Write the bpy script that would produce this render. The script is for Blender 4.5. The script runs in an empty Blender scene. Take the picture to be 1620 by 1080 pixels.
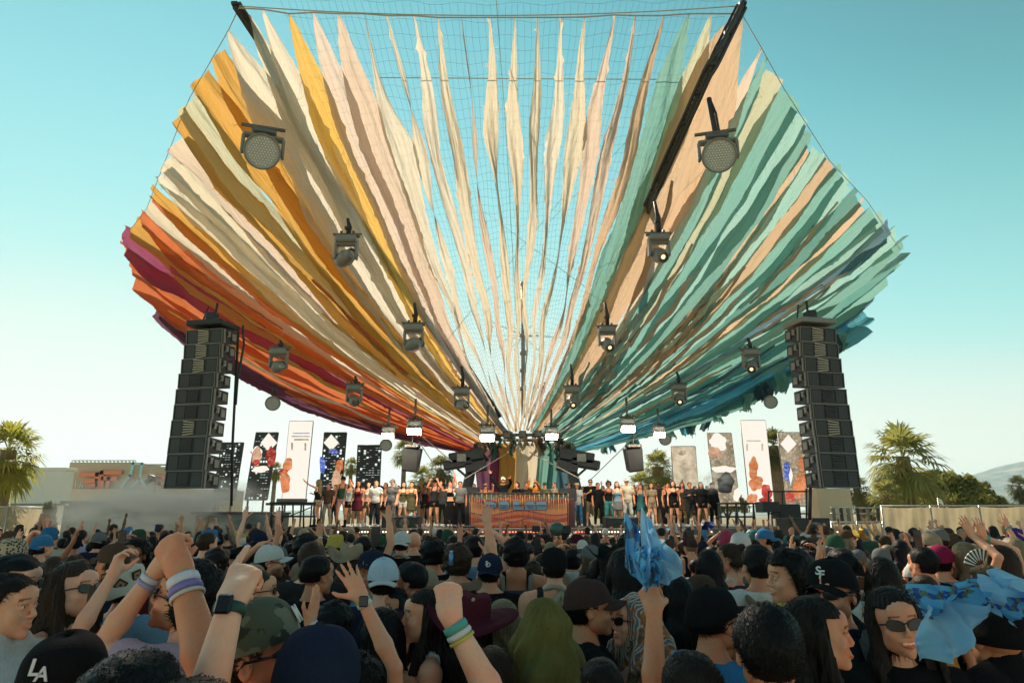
import bpy, math, random
import numpy as np
from mathutils import Vector, Matrix

# ------------------------------------------------------------------ camera, sky, sun, exposure
F = 1050.0; HZ = 815.0; CH = 2.1
TH = math.atan((HZ - 540.0) / F)
scene = bpy.context.scene
col = scene.collection
cam_d = bpy.data.cameras.new('camera'); cam = bpy.data.objects.new('camera', cam_d); col.objects.link(cam)
cam_d.sensor_width = 36.0; cam_d.lens = 36.0 * F / 1620.0
cam_d.clip_start = 0.1; cam_d.clip_end = 20000.0
cam.location = (0, 0, CH); cam.rotation_euler = (math.radians(90) + TH, 0, 0)
scene.camera = cam

SUN_EL = math.radians(40.0); SUN_AZ = math.radians(-24.0)      # azimuth from +Y, negative = left
w = bpy.data.worlds.new('World'); scene.world = w; w.use_nodes = True
nt = w.node_tree; nt.nodes.clear()
wo = nt.nodes.new('ShaderNodeOutputWorld'); bg = nt.nodes.new('ShaderNodeBackground')
sky = nt.nodes.new('ShaderNodeTexSky'); sky.sky_type = 'NISHITA'; sky.sun_disc = False
sky.sun_elevation = SUN_EL; sky.sun_rotation = SUN_AZ
sky.air_density = 1.0; sky.dust_density = 0.0; sky.ozone_density = 1.0
def vscale(k):
    m = nt.nodes.new('ShaderNodeVectorMath'); m.operation = 'SCALE'; m.inputs['Scale'].default_value = k; return m
v1 = vscale(0.1); v2 = vscale(7.1); cur = nt.nodes.new('ShaderNodeRGBCurve')   # film-like tone response of the whole sky
for ci, pts in enumerate([[(0, 0), (.07, .075), (.13, .115), (.18, .24), (.26, .43), (.45, .86), (1, 1)],
                          [(0, 0), (.15, .16), (.22, .37), (.30, .64), (.42, .84), (.6, .95), (1, 1)],
                          [(0, 0), (.25, .20), (.39, .43), (.5, .66), (.62, .80), (.85, .86), (1, .90)]]):
    c_ = cur.mapping.curves[ci]
    while len(c_.points) < len(pts): c_.points.new(0.5, 0.5)
    for p_, q_ in zip(c_.points, pts): p_.location = q_
cur.mapping.update()
bg.inputs['Strength'].default_value = 0.1
nt.links.new(sky.outputs[0], v1.inputs[0]); nt.links.new(v1.outputs[0], cur.inputs['Color'])
nt.links.new(cur.outputs[0], v2.inputs[0]); nt.links.new(v2.outputs[0], bg.inputs['Color'])
nt.links.new(bg.outputs[0], wo.inputs['Surface'])
sd = bpy.data.lights.new('sun', 'SUN'); sun = bpy.data.objects.new('sun', sd); col.objects.link(sun)
sd.energy = 5.0; sd.angle = math.radians(0.6); sd.color = (1.0, 0.86, 0.66)
sv = Vector((math.sin(SUN_AZ) * math.cos(SUN_EL), math.cos(SUN_AZ) * math.cos(SUN_EL), math.sin(SUN_EL)))
sun.rotation_euler = sv.to_track_quat('Z', 'Y').to_euler()
scene.view_settings.view_transform = 'Standard'; scene.view_settings.look = 'None'
scene.view_settings.gamma = 1.0; scene.view_settings.use_curve_mapping = False
scene.view_settings.exposure = 0.5
cy = scene.cycles
cy.max_bounces = 6; cy.diffuse_bounces = 3; cy.glossy_bounces = 2; cy.transmission_bounces = 4
cy.transparent_max_bounces = 8; cy.volume_bounces = 2; cy.caustics_reflective = False; cy.caustics_refractive = False

# ------------------------------------------------------------------ helpers
def ray(px, py):
    x = (px - 810.0) / F; u = (540.0 - py) / F
    return Vector((x, math.cos(TH) - math.sin(TH) * u, math.sin(TH) + math.cos(TH) * u))
def at(px, py, Y):                       # point at depth Y
    r = ray(px, py); return Vector((r.x / r.y * Y, Y, CH + r.z / r.y * Y))
def atz(px, py, z):
    r = ray(px, py); t = (z - CH) / r.z; return Vector((r.x * t, r.y * t, z))
def atx(px, py, X):
    r = ray(px, py); t = X / r.x; return Vector((X, r.y * t, CH + r.z * t))

rng = random.Random(7); nrng = np.random.default_rng(11)

def link(o, parent=None):
    col.objects.link(o)
    if parent is not None: o.parent = parent
    return o
def tag(o, label=None, cat=None, group=None, kind=None):
    if label: o['label'] = label
    if cat: o['category'] = cat
    if group: o['group'] = group
    if kind: o['kind'] = kind
    return o
def empty(name, loc=(0, 0, 0), rz=0.0, label=None, cat=None, group=None):
    o = bpy.data.objects.new(name, None); o.empty_display_size = 0.2; link(o)
    o.location = loc; o.rotation_euler = (0, 0, rz)
    return tag(o, label, cat, group)
def copy_tree(o, parent=None):
    c = o.copy(); col.objects.link(c); c.parent = parent
    for ch in o.children: copy_tree(ch, c)
    return c

def mesh_np(name, V, Fq, smooth=True, uv=None):
    me = bpy.data.meshes.new(name)
    V = np.asarray(V, dtype=np.float32); Fq = np.asarray(Fq, dtype=np.int32)
    n = Fq.shape[1]
    me.vertices.add(len(V)); me.vertices.foreach_set('co', V.ravel())
    me.loops.add(Fq.size); me.loops.foreach_set('vertex_index', Fq.ravel())
    me.polygons.add(len(Fq)); me.polygons.foreach_set('loop_start', np.arange(0, Fq.size, n, dtype=np.int32))
    me.polygons.foreach_set('loop_total', np.full(len(Fq), n, dtype=np.int32))
    if smooth: me.polygons.foreach_set('use_smooth', np.ones(len(Fq), dtype=bool))
    if uv is not None:
        l = me.uv_layers.new(name='UVMap'); l.data.foreach_set('uv', np.asarray(uv, dtype=np.float32)[Fq.ravel()].ravel())
    me.update(); me.validate()
    return me

class MB:
    """collects simple solids and links them as one mesh object"""
    def __init__(s): s.v = []; s.f = []; s.m = []; s.sm = []; s.mi = 0
    def _add(s, vs, fs, smooth=False):
        b = len(s.v); s.v.extend([tuple(v) for v in vs])
        for f in fs: s.f.append([b + i for i in f]); s.m.append(s.mi); s.sm.append(smooth)
    def box(s, c, d, M=None, bev=0.0):
        hx, hy, hz = d[0] / 2, d[1] / 2, d[2] / 2; c = Vector(c)
        if bev <= 0:
            vs = [Vector((x, y, z)) for x in (-hx, hx) for y in (-hy, hy) for z in (-hz, hz)]
            fs = [(0, 1, 3, 2), (4, 6, 7, 5), (0, 4, 5, 1), (2, 3, 7, 6), (0, 2, 6, 4), (1, 5, 7, 3)]
        else:
            vs = []; idx = {}
            for ax in range(3):
                for sx in (-1, 1):
                    for sy in (-1, 1):
                        for sz in (-1, 1):
                            p = [sx * (hx - bev), sy * (hy - bev), sz * (hz - bev)]
                            p[ax] = (sx, sy, sz)[ax] * (hx, hy, hz)[ax]
                            idx[(ax, sx, sy, sz)] = len(vs); vs.append(Vector(p))
            fs = []
            for ax in range(3):
                for sg in (-1, 1):
                    o = [a for a in range(3) if a != ax]; q = []
                    for a, b in ((-1, -1), (1, -1), (1, 1), (-1, 1)):
                        t = [0, 0, 0]; t[ax] = sg; t[o[0]] = a; t[o[1]] = b; q.append(idx[(ax,) + tuple(t)])
                    flip = (sg > 0) == (ax == 1)
                    fs.append(q[::-1] if flip else q)
            for a in range(3):
                for b in range(a + 1, 3):
                    c3 = 3 - a - b
                    for sa in (-1, 1):
                        for sb in (-1, 1):
                            def k(axx, sc):
                                t = [0, 0, 0]; t[a] = sa; t[b] = sb; t[c3] = sc; return idx[(axx,) + tuple(t)]
                            fs.append([k(a, -1), k(b, -1), k(b, 1), k(a, 1)])
            for sx in (-1, 1):
                for sy in (-1, 1):
                    for sz in (-1, 1): fs.append([idx[(0, sx, sy, sz)], idx[(1, sx, sy, sz)], idx[(2, sx, sy, sz)]])
        if M is not None: vs = [M @ v for v in vs]
        s._add([v + c for v in vs], fs); return s
    def tube(s, pts, r, seg=8, cap=True, smooth=True):
        pts = [Vector(p) for p in pts]; n = len(pts); rs = r if isinstance(r, (list, tuple)) else [r] * n
        ref = None; rings = []
        for i, p in enumerate(pts):
            d = (pts[min(i + 1, n - 1)] - pts[max(i - 1, 0)])
            d = d.normalized() if d.length > 1e-9 else Vector((0, 0, 1))
            if ref is None: ref = d.orthogonal().normalized()
            ref = (ref - d * ref.dot(d)); ref = ref.normalized() if ref.length > 1e-6 else d.orthogonal().normalized()
            bb = d.cross(ref)
            rings.append([p + (ref * math.cos(a) + bb * math.sin(a)) * rs[i] for a in [2 * math.pi * k / seg for k in range(seg)]])
        vs = [v for rr in rings for v in rr]; fs = []
        for i in range(n - 1):
            for k in range(seg):
                k2 = (k + 1) % seg
                fs.append((i * seg + k, i * seg + k2, (i + 1) * seg + k2, (i + 1) * seg + k))
        s._add(vs, fs, smooth)
        if cap:
            b = len(s.v) - len(vs)
            s.f.append([b + k for k in range(seg)][::-1]); s.m.append(s.mi); s.sm.append(False)
            s.f.append([b + (n - 1) * seg + k for k in range(seg)]); s.m.append(s.mi); s.sm.append(False)
        return s
    def lathe(s, prof, c=(0, 0, 0), seg=20, M=None, smooth=True):
        c = Vector(c); vs = []; fs = []
        for (r, z) in prof:
            for k in range(seg):
                a = 2 * math.pi * k / seg; v = Vector((r * math.cos(a), r * math.sin(a), z))
                vs.append((M @ v if M is not None else v) + c)
        for i in range(len(prof) - 1):
            for k in range(seg):
                k2 = (k + 1) % seg; fs.append((i * seg + k, i * seg + k2, (i + 1) * seg + k2, (i + 1) * seg + k))
        s._add(vs, fs, smooth); return s
    def poly(s, vs, th=None):
        vs = [Vector(v) for v in vs]
        if th is None: s._add(vs, [tuple(range(len(vs)))])
        else:
            n = len(vs); th = Vector(th)
            s._add(vs + [v + th for v in vs], [tuple(range(n)), tuple(range(2 * n - 1, n - 1, -1))] +
                   [(i, n + i, n + (i + 1) % n, (i + 1) % n) for i in range(n)])
        return s
    def build(s, name, mat, parent=None):
        me = bpy.data.meshes.new(name); me.from_pydata(s.v, [], s.f)
        me.polygons.foreach_set('use_smooth', s.sm)
        mats = mat if isinstance(mat, (list, tuple)) else [mat]
        for m_ in mats: me.materials.append(m_)
        if len(mats) > 1: me.polygons.foreach_set('material_index', s.m)
        import bmesh
        bm = bmesh.new(); bm.from_mesh(me); bmesh.ops.recalc_face_normals(bm, faces=bm.faces); bm.to_mesh(me); bm.free()
        o = bpy.data.objects.new(name, me); return link(o, parent)

def mobj(name, me, mat, parent=None, color=None, loc=None):
    o = bpy.data.objects.new(name, me); link(o, parent)
    if mat is not None:
        if len(me.materials) == 0: me.materials.append(mat)
        elif me.materials[0] is not mat:
            o.material_slots[0].link = 'OBJECT'; o.material_slots[0].material = mat
    if color is not None: o.color = (color[0], color[1], color[2], 1)
    if loc is not None: o.location = loc
    return o

# ------------------------------------------------------------------ materials
class NB:
    def __init__(s, name):
        s.m = bpy.data.materials.new(name); s.m.use_nodes = True; s.t = s.m.node_tree; s.t.nodes.clear()
        s.out = s.t.nodes.new('ShaderNodeOutputMaterial')
    def n(s, ty, **kw):
        x = s.t.nodes.new(ty)
        for k, v in kw.items():
            if k.startswith('i_'):
                key = k[2:]; x.inputs[int(key) if key.isdigit() else key.replace('_', ' ')].default_value = v
            else: setattr(x, k, v)
        return x
    def l(s, a, b): s.t.links.new(a, b)
    def coord(s, kind='Object'): return s.n('ShaderNodeTexCoord').outputs[kind]
    def mapping(s, src, scale=(1, 1, 1), loc=(0, 0, 0)):
        m = s.n('ShaderNodeMapping'); m.inputs['Scale'].default_value = scale; m.inputs['Location'].default_value = loc
        s.l(src, m.inputs[0]); return m.outputs[0]
    def noise(s, src, scale, detail=3, rough=0.55):
        n = s.n('ShaderNodeTexNoise'); n.inputs['Scale'].default_value = scale; n.inputs['Detail'].default_value = detail
        n.inputs['Roughness'].default_value = rough; s.l(src, n.inputs['Vector']); return n.outputs[0]
    def mixc(s, fac, a, b, blend='MIX'):
        m = s.n('ShaderNodeMix', data_type='RGBA', blend_type=blend)
        for i, v in ((0, fac), (6, a), (7, b)):
            if hasattr(v, 'is_linked') or isinstance(v, bpy.types.NodeSocket): s.l(v, m.inputs[i])
            else: m.inputs[i].default_value = v if i == 0 else (tuple(v) + (1,))[:4]
        return m.outputs[2]
    def ramp(s, src, stops, interp='LINEAR'):
        r = s.n('ShaderNodeValToRGB'); s.l(src, r.inputs[0]); cr = r.color_ramp; cr.interpolation = interp
        while len(cr.elements) < len(stops): cr.elements.new(0.5)
        for e, (p, c) in zip(cr.elements, stops): e.position = p; e.color = (tuple(c) + (1,))[:4] if not isinstance(c, (int, float)) else (c, c, c, 1)
        return r.outputs[0]
    def math(s, op, a, b=None, c=None):
        m = s.n('ShaderNodeMath', operation=op)
        for i, v in enumerate((a, b, c)):
            if v is None: continue
            if isinstance(v, bpy.types.NodeSocket): s.l(v, m.inputs[i])
            else: m.inputs[i].default_value = v
        return m.outputs[0]
    def bump(s, h, strength=0.3, dist=0.01):
        b = s.n('ShaderNodeBump'); b.inputs['Strength'].default_value = strength; b.inputs['Distance'].default_value = dist
        s.l(h, b.inputs['Height']); return b.outputs[0]
    def pbr(s, color, rough=0.6, metal=0.0, normal=None, sheen=0.0, sss=0.0, spec=0.5, coat=0.0):
        p = s.n('ShaderNodeBsdfPrincipled')
        for nm, v in (('Base Color', color), ('Roughness', rough), ('Metallic', metal)):
            if isinstance(v, bpy.types.NodeSocket): s.l(v, p.inputs[nm])
            else: p.inputs[nm].default_value = (tuple(v) + (1,))[:4] if nm == 'Base Color' else v
        if normal is not None: s.l(normal, p.inputs['Normal'])
        p.inputs['Sheen Weight'].default_value = sheen; p.inputs['Specular IOR Level'].default_value = spec
        p.inputs['Coat Weight'].default_value = coat
        if sss: p.inputs['Subsurface Weight'].default_value = sss; p.inputs['Subsurface Scale'].default_value = 0.02
        return p.outputs[0]
    def done(s, sh): s.l(sh, s.out.inputs['Surface']); return s.m

MC = {}
def mat_simple(name, color, rough=0.6, metal=0.0, var=0.25, scale=8.0, bump=0.15, bd=0.005, spec=0.5, sheen=0.0):
    if name in MC: return MC[name]
    b = NB(name); co = b.coord()
    n = b.noise(co, scale, 4)
    c = b.mixc(n, tuple(max(0, x * (1 - var)) for x in color), tuple(min(1, x * (1 + var)) for x in color))
    r = b.math('MULTIPLY_ADD', n, 0.3, rough - 0.15)
    n2 = b.noise(co, scale * 6, 3)
    MC[name] = b.done(b.pbr(c, r, metal, b.bump(n2, bump, bd), sheen=sheen, spec=spec)); return MC[name]
def mat_objcolor(name, rough=0.75, scale=60, var=0.35, bump=0.4, bd=0.004, sheen=0.3, stretch=(1, 1, 1), sss=0.0, spec=0.3, attr=False, transl=0.0, **kw):
    b = NB(name); oi = b.n('ShaderNodeObjectInfo'); co = b.coord()
    rnd = b.n('ShaderNodeVectorMath', operation='ADD'); b.l(co, rnd.inputs[0]); b.l(oi.outputs['Random'], rnd.inputs[1])
    mp = b.mapping(rnd.outputs[0], stretch)
    n = b.noise(mp, scale, 4); n2 = b.noise(mp, scale * 0.15, 3)
    dark = b.mixc(0.0 + var, (1.12, 1.12, 1.12), (0.1, 0.1, 0.1))
    c1 = b.mixc(n, dark, (1.15, 1.15, 1.15)); c2 = b.mixc(n2, dark, (1.15, 1.15, 1.15))
    c = b.mixc(1.0, oi.outputs['Color'], c1, 'MULTIPLY'); c = b.mixc(0.8, c, c2, 'MULTIPLY')
    if kw.get('ruddy'):
        n5 = b.noise(rnd.outputs[0], 11, 3); c = b.mixc(b.math('MULTIPLY', b.ramp(n5, [(.42, 0), (.68, 1)]), kw['ruddy']), c, b.mixc(1.0, c, (1.15, .78, .70), 'MULTIPLY'))
    if attr:
        a = b.n('ShaderNodeAttribute', attribute_name='mark'); c = b.mixc(1.0, c, a.outputs['Color'], 'MULTIPLY')
    sh = b.pbr(c, rough, 0, b.bump(n, bump, bd), sheen=sheen, sss=sss, spec=spec)
    if transl:
        tr = b.n('ShaderNodeBsdfTranslucent'); b.l(c, tr.inputs[0]); mx = b.n('ShaderNodeMixShader'); mx.inputs[0].default_value = transl
        b.l(sh, mx.inputs[1]); b.l(tr.outputs[0], mx.inputs[2]); sh = mx.outputs[0]
    return b.done(sh)
def mat_emit(name, color, strength):
    if name in MC: return MC[name]
    b = NB(name); e = b.n('ShaderNodeEmission'); e.inputs[0].default_value = tuple(color) + (1,); e.inputs[1].default_value = strength
    MC[name] = b.done(e.outputs[0]); return MC[name]

M_black = mat_simple('black_paint', (0.022, 0.023, 0.024), 0.55)
M_blackgloss = mat_simple('black_gloss', (0.012, 0.012, 0.013), 0.2, var=0.1, bump=0.02)
M_steel = mat_simple('dark_steel', (0.16, 0.15, 0.13), 0.45, 0.7)
M_alu = mat_simple('aluminium', (0.55, 0.54, 0.5), 0.4, 0.8)
M_grey = mat_simple('grey_housing', (0.24, 0.225, 0.19), 0.45)
M_grille = mat_simple('speaker_grille', (0.03, 0.03, 0.03), 0.45, scale=3, var=0.3)
M_cable = mat_simple('cable_rubber', (0.03, 0.03, 0.03), 0.6)
M_rope = mat_simple('rope', (0.5, 0.47, 0.4), 0.8)
# ------------------------------------------------------------------ ground, mountains
def grid_mesh(name, x0, x1, y0, y1, nx, ny, fz):
    xs = np.linspace(x0, x1, nx); ys = np.linspace(y0, y1, ny)
    X, Yg = np.meshgrid(xs, ys, indexing='ij'); Z = fz(X, Yg)
    V = np.stack([X, Yg, Z], -1).reshape(-1, 3)
    i = np.arange(nx - 1)[:, None] * ny + np.arange(ny - 1)[None, :]; i = i.ravel()
    return mesh_np(name, V, np.stack([i, i + ny, i + ny + 1, i + 1], 1))
b = NB('dry_grass_ground'); co = b.coord()
n1 = b.noise(co, 0.15, 5); n2 = b.noise(co, 3.0, 5); n3 = b.noise(co, 25, 3)
c = b.mixc(n1, (0.09, 0.10, 0.035), (0.42, 0.33, 0.21)); c = b.mixc(n2, c, (0.34, 0.27, 0.17))
M_ground = b.done(b.pbr(c, 0.95, 0, b.bump(n3, 0.6, 0.03), spec=0.1))
me = grid_mesh('ground', -9000, 9000, -60, 14000, 40, 40, lambda X, Y: X * 0)
g = mobj('ground', me, M_ground); g['kind'] = 'structure'

def ridge(x, seed, octs=6, f0=1.0):
    r = np.random.default_rng(seed); y = np.zeros_like(x); a = 1.0; f = f0
    for k in range(octs):
        y += a * np.sin(x * f + r.uniform(0, 6.28)) * np.cos(x * f * 0.37 + r.uniform(0, 6.28)); a *= 0.5; f *= 2.1
    return y
b = NB('mountain_rock'); co = b.coord()
n1 = b.noise(co, 0.010, 6, 0.6); c = b.ramp(n1, [(0.35, (0.10, 0.12, 0.11)), (0.5, (0.20, 0.19, 0.15)), (0.65, (0.42, 0.36, 0.28))])
M_rock = b.done(b.pbr(c, 0.95, 0, b.bump(n1, 1.0, 40.0), spec=0.1))
def mountain(name, Y0, x0, x1, hfun, depth, seed):
    nx, ny = 260, 26
    xs = np.linspace(x0, x1, nx)[:, None] * np.ones((1, ny)); t = np.linspace(0, 1, ny)[None, :] * np.ones((nx, 1))
    H = hfun(xs[:, 0])[:, None]
    fold = 0.10 * ridge(xs / 120.0, seed, 5) * np.sin(t * 9 + xs / 104.0) * np.sin(np.pi * np.clip(t, 0, 1))
    Z = H * np.clip(np.sin(t * np.pi * 0.5 / 0.7), 0, 1) * (1 + fold)
    Z = np.where(t > 0.7, H * (1 - (t - 0.7) * 1.5), Z)
    Y = Y0 + depth * t
    V = np.stack([xs, Y, np.maximum(Z, -5)], -1).reshape(-1, 3)
    i = (np.arange(nx - 1)[:, None] * ny + np.arange(ny - 1)[None, :]).ravel()
    o = mobj(name, mesh_np(name, V, np.stack([i, i + ny, i + ny + 1, i + 1], 1)), M_rock); o['kind'] = 'structure'
    return o
def hf(x):
    px = 810 + F * (x / 2600.0) * 1.03
    h_px = np.interp(px, [-2500, -1200, 200, 1350, 1480, 1530, 1570, 1600, 1660, 1760, 2300, 3400], [30, 20, 6, 8, 40, 62, 80, 76, 70, 95, 60, 10])
    return (h_px + 3.0 * ridge(x / 168.0, 3)) / F * 2600
mountain('mountain_range', 2400, -4800, 5600, hf, 900, 5)
# haze: closed box of thin air round the whole scene
def haze_box():
    mb = MB(); mb.box((0, 1640, 119), (12000, 4400, 240))
    b = NB('haze_air'); v = b.n('ShaderNodeVolumePrincipled'); v.inputs['Density'].default_value = HAZE_D
    v.inputs['Color'].default_value = (0.62, 0.86, 1.0, 1); v.inputs['Anisotropy'].default_value = 0.3
    b.l(v.outputs[0], b.out.inputs['Volume'])
    o = mb.build('haze', b.m); o['kind'] = 'stuff'; return o
HAZE_D = 0.00017
USE_HAZE = True
if USE_HAZE: haze_box()

# ------------------------------------------------------------------ fabric canopy
def fabric_mat(name, transl=0.5, shiny=0.0):
    b = NB(name); oi = b.n('ShaderNodeObjectInfo'); uv = b.coord('UV')
    mp = b.mapping(uv, (9, 1.3, 1)); n = b.noise(mp, 1.0, 5, 0.6)
    mp2 = b.mapping(uv, (60, 14, 1)); n2 = b.noise(mp2, 1.0, 3)
    mp3 = b.mapping(uv, (1.2, 0.25, 1)); n3 = b.noise(mp3, 1.0, 3)
    c = b.mixc(b.math('MULTIPLY', n3, 0.35), oi.outputs['Color'], (0.55, 0.5, 0.42))
    c = b.mixc(0.7, c, b.mixc(b.noise(b.mapping(uv, (26, 0.5, 1)), 1.0, 4, .65), (0.70, 0.70, 0.72), (1.12, 1.12, 1.10)), 'MULTIPLY')
    c = b.mixc(0.5, c, b.mixc(n2, (0.72, 0.72, 0.72), (1, 1, 1)), 'MULTIPLY')
    h = b.math('ADD', b.math('MULTIPLY', n, 1.0), b.math('MULTIPLY', n2, 0.12))
    bp = b.bump(h, 0.9, 0.10)
    p = b.pbr(c, 0.85 if not shiny else 0.35, 0, bp, spec=0.15 if not shiny else 0.6)
    tr = b.n('ShaderNodeBsdfTranslucent'); b.l(c, tr.inputs[0]); b.l(bp, tr.inputs['Normal'])
    mx = b.n('ShaderNodeMixShader'); mx.inputs[0].default_value = transl
    b.l(p, mx.inputs[1]); b.l(tr.outputs[0], mx.inputs[2]); return b.done(mx.outputs[0])
M_fab = fabric_mat('canopy_cloth', 0.6)
M_satin = fabric_mat('canopy_satin', 0.5, 1.0); M_ribbon = fabric_mat('ribbon_cloth', 0.12)

CR = (0.82, 0.71, 0.54); CW = (0.84, 0.76, 0.63); PW = (0.80, 0.66, 0.58); CG = (0.68, 0.66, 0.46)
AM = (0.76, 0.38, 0.035); YE = (0.85, 0.52, 0.08); OR = (0.72, 0.14, 0.010); MG = (0.34, 0.006, 0.13); PU = (0.14, 0.008, 0.09)
TE = (0.17, 0.45, 0.41); TL = (0.32, 0.60, 0.56); TD = (0.08, 0.32, 0.30); BL = (0.02, 0.13, 0.20); BB = (0.05, 0.42, 0.60); PE = (0.72, 0.48, 0.30); PK = (0.80, 0.62, 0.50)
TG = (0.05, 0.20, 0.17)
# rim px, rim py, colour, width factor, name-look
STR = [
 (252,500,PU,1.3),(247,490,PU,1.5),(238,474,PU,1.2),(226,455,OR,1.1),(214,437,OR,1.0),(208,415,OR,0.9),(196,392,OR,0.8),(195,378,MG,1.6),
 (208,362,AM,1.0),(222,345,OR,1.0),(232,330,CR,1.0),(240,314,OR,0.9),(240,300,AM,1.1),(252,285,CR,1.0),(262,268,CW,1.1),(268,250,CR,1.0),
 (284,222,PK,1.0),(285,182,AM,1.25),(300,160,CG,1.1),(320,120,AM,1.1),(345,86,AM,1.0),(362,48,CW,1.5),(396,24,CR,0.8),(415,15,CW,1.45),
 (458,22,YE,1.1),(496,20,PW,1.05),(535,22,PK,1.1),(575,22,CW,1.3),(615,25,CW,1.0),(655,25,CW,1.0),(692,28,CR,1.0),(733,28,PK,0.8),
 (772,28,CR,0.95),(812,28,CR,0.75),(850,28,CR,0.85),(890,28,CW,0.75),(928,27,CR,0.9),(971,24,PK,0.85),(1006,25,PK,0.9),(1048,25,PE,0.95),
 (1090,22,TE,1.2),(1124,22,CG,0.9),(1170,22,PE,1.45),(1203,75,PK,0.6),(1213,92,TE,1.3),(1228,120,CG,0.8),(1248,150,TE,1.2),(1262,180,TL,1.1),
 (1274,205,TE,1.1),(1276,235,PE,0.75),(1296,240,TL,1.1),(1312,256,PE,0.95),(1330,275,TE,1.1),(1343,290,TL,1.0),(1356,308,TD,0.9),(1364,325,PE,0.8),
 (1382,340,TE,1.1),(1396,352,TL,1.0),(1405,365,BL,1.0),(1416,380,TL,1.0),(1423,396,TE,1.0),(1418,420,TD,1.0),(1405,440,TE,1.0),(1392,458,TD,1.0),
 (1378,478,BL,0.9),(1367,492,BB,1.0),(1352,515,BB,0.8),(1334,540,TD,0.9)]
NS = len(STR); ZR = 14.2
rimP = []
for i, s in enumerate(STR):
    r = ray(s[0], s[1]); Y = min((ZR - CH) / (r.z / r.y), 36.0 - (0.0 if s[0] < 800 else max(0, i - 65) * 1.0))
    rimP.append(at(s[0], s[1], Y))
hub_ix = [0, 8, 20, 28, 34, 42, 50, 62, NS - 1]
hub_px = [742, 752, 782, 806, 825, 848, 872, 897, 908]; hub_py = [716, 706, 692, 684, 680, 684, 694, 708, 716]; hub_Y = [28, 27.6, 26.8, 26.4, 26.3, 26.4, 26.9, 27.7, 28]
sag_ix = [0, 3, 7, 17, 23, 34, 42, 48, 58, 64, NS - 1]; sag = [1.3, 1.1, 0.5, 0.9, 1.5, 1.2, 1.2, 1.2, 0.5, 0.7, 0.8]
def ctrl(u):
    i = min(int(u), NS - 2); f = u - i
    R = rimP[i].lerp(rimP[i + 1], f)
    H = at(float(np.interp(u, hub_ix, hub_px)), float(np.interp(u, hub_ix, hub_py)), float(np.interp(u, hub_ix, hub_Y)))
    return H, R, float(np.interp(u, sag_ix, sag))
def surf(u, v):
    u = min(max(u, 0.0), NS - 1.0001); H, R, sg = ctrl(u)
    p = H.lerp(R, v); p.z -= sg * 4 * v * (1 - v) * (0.9 + 0.25 * v); return p

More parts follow.
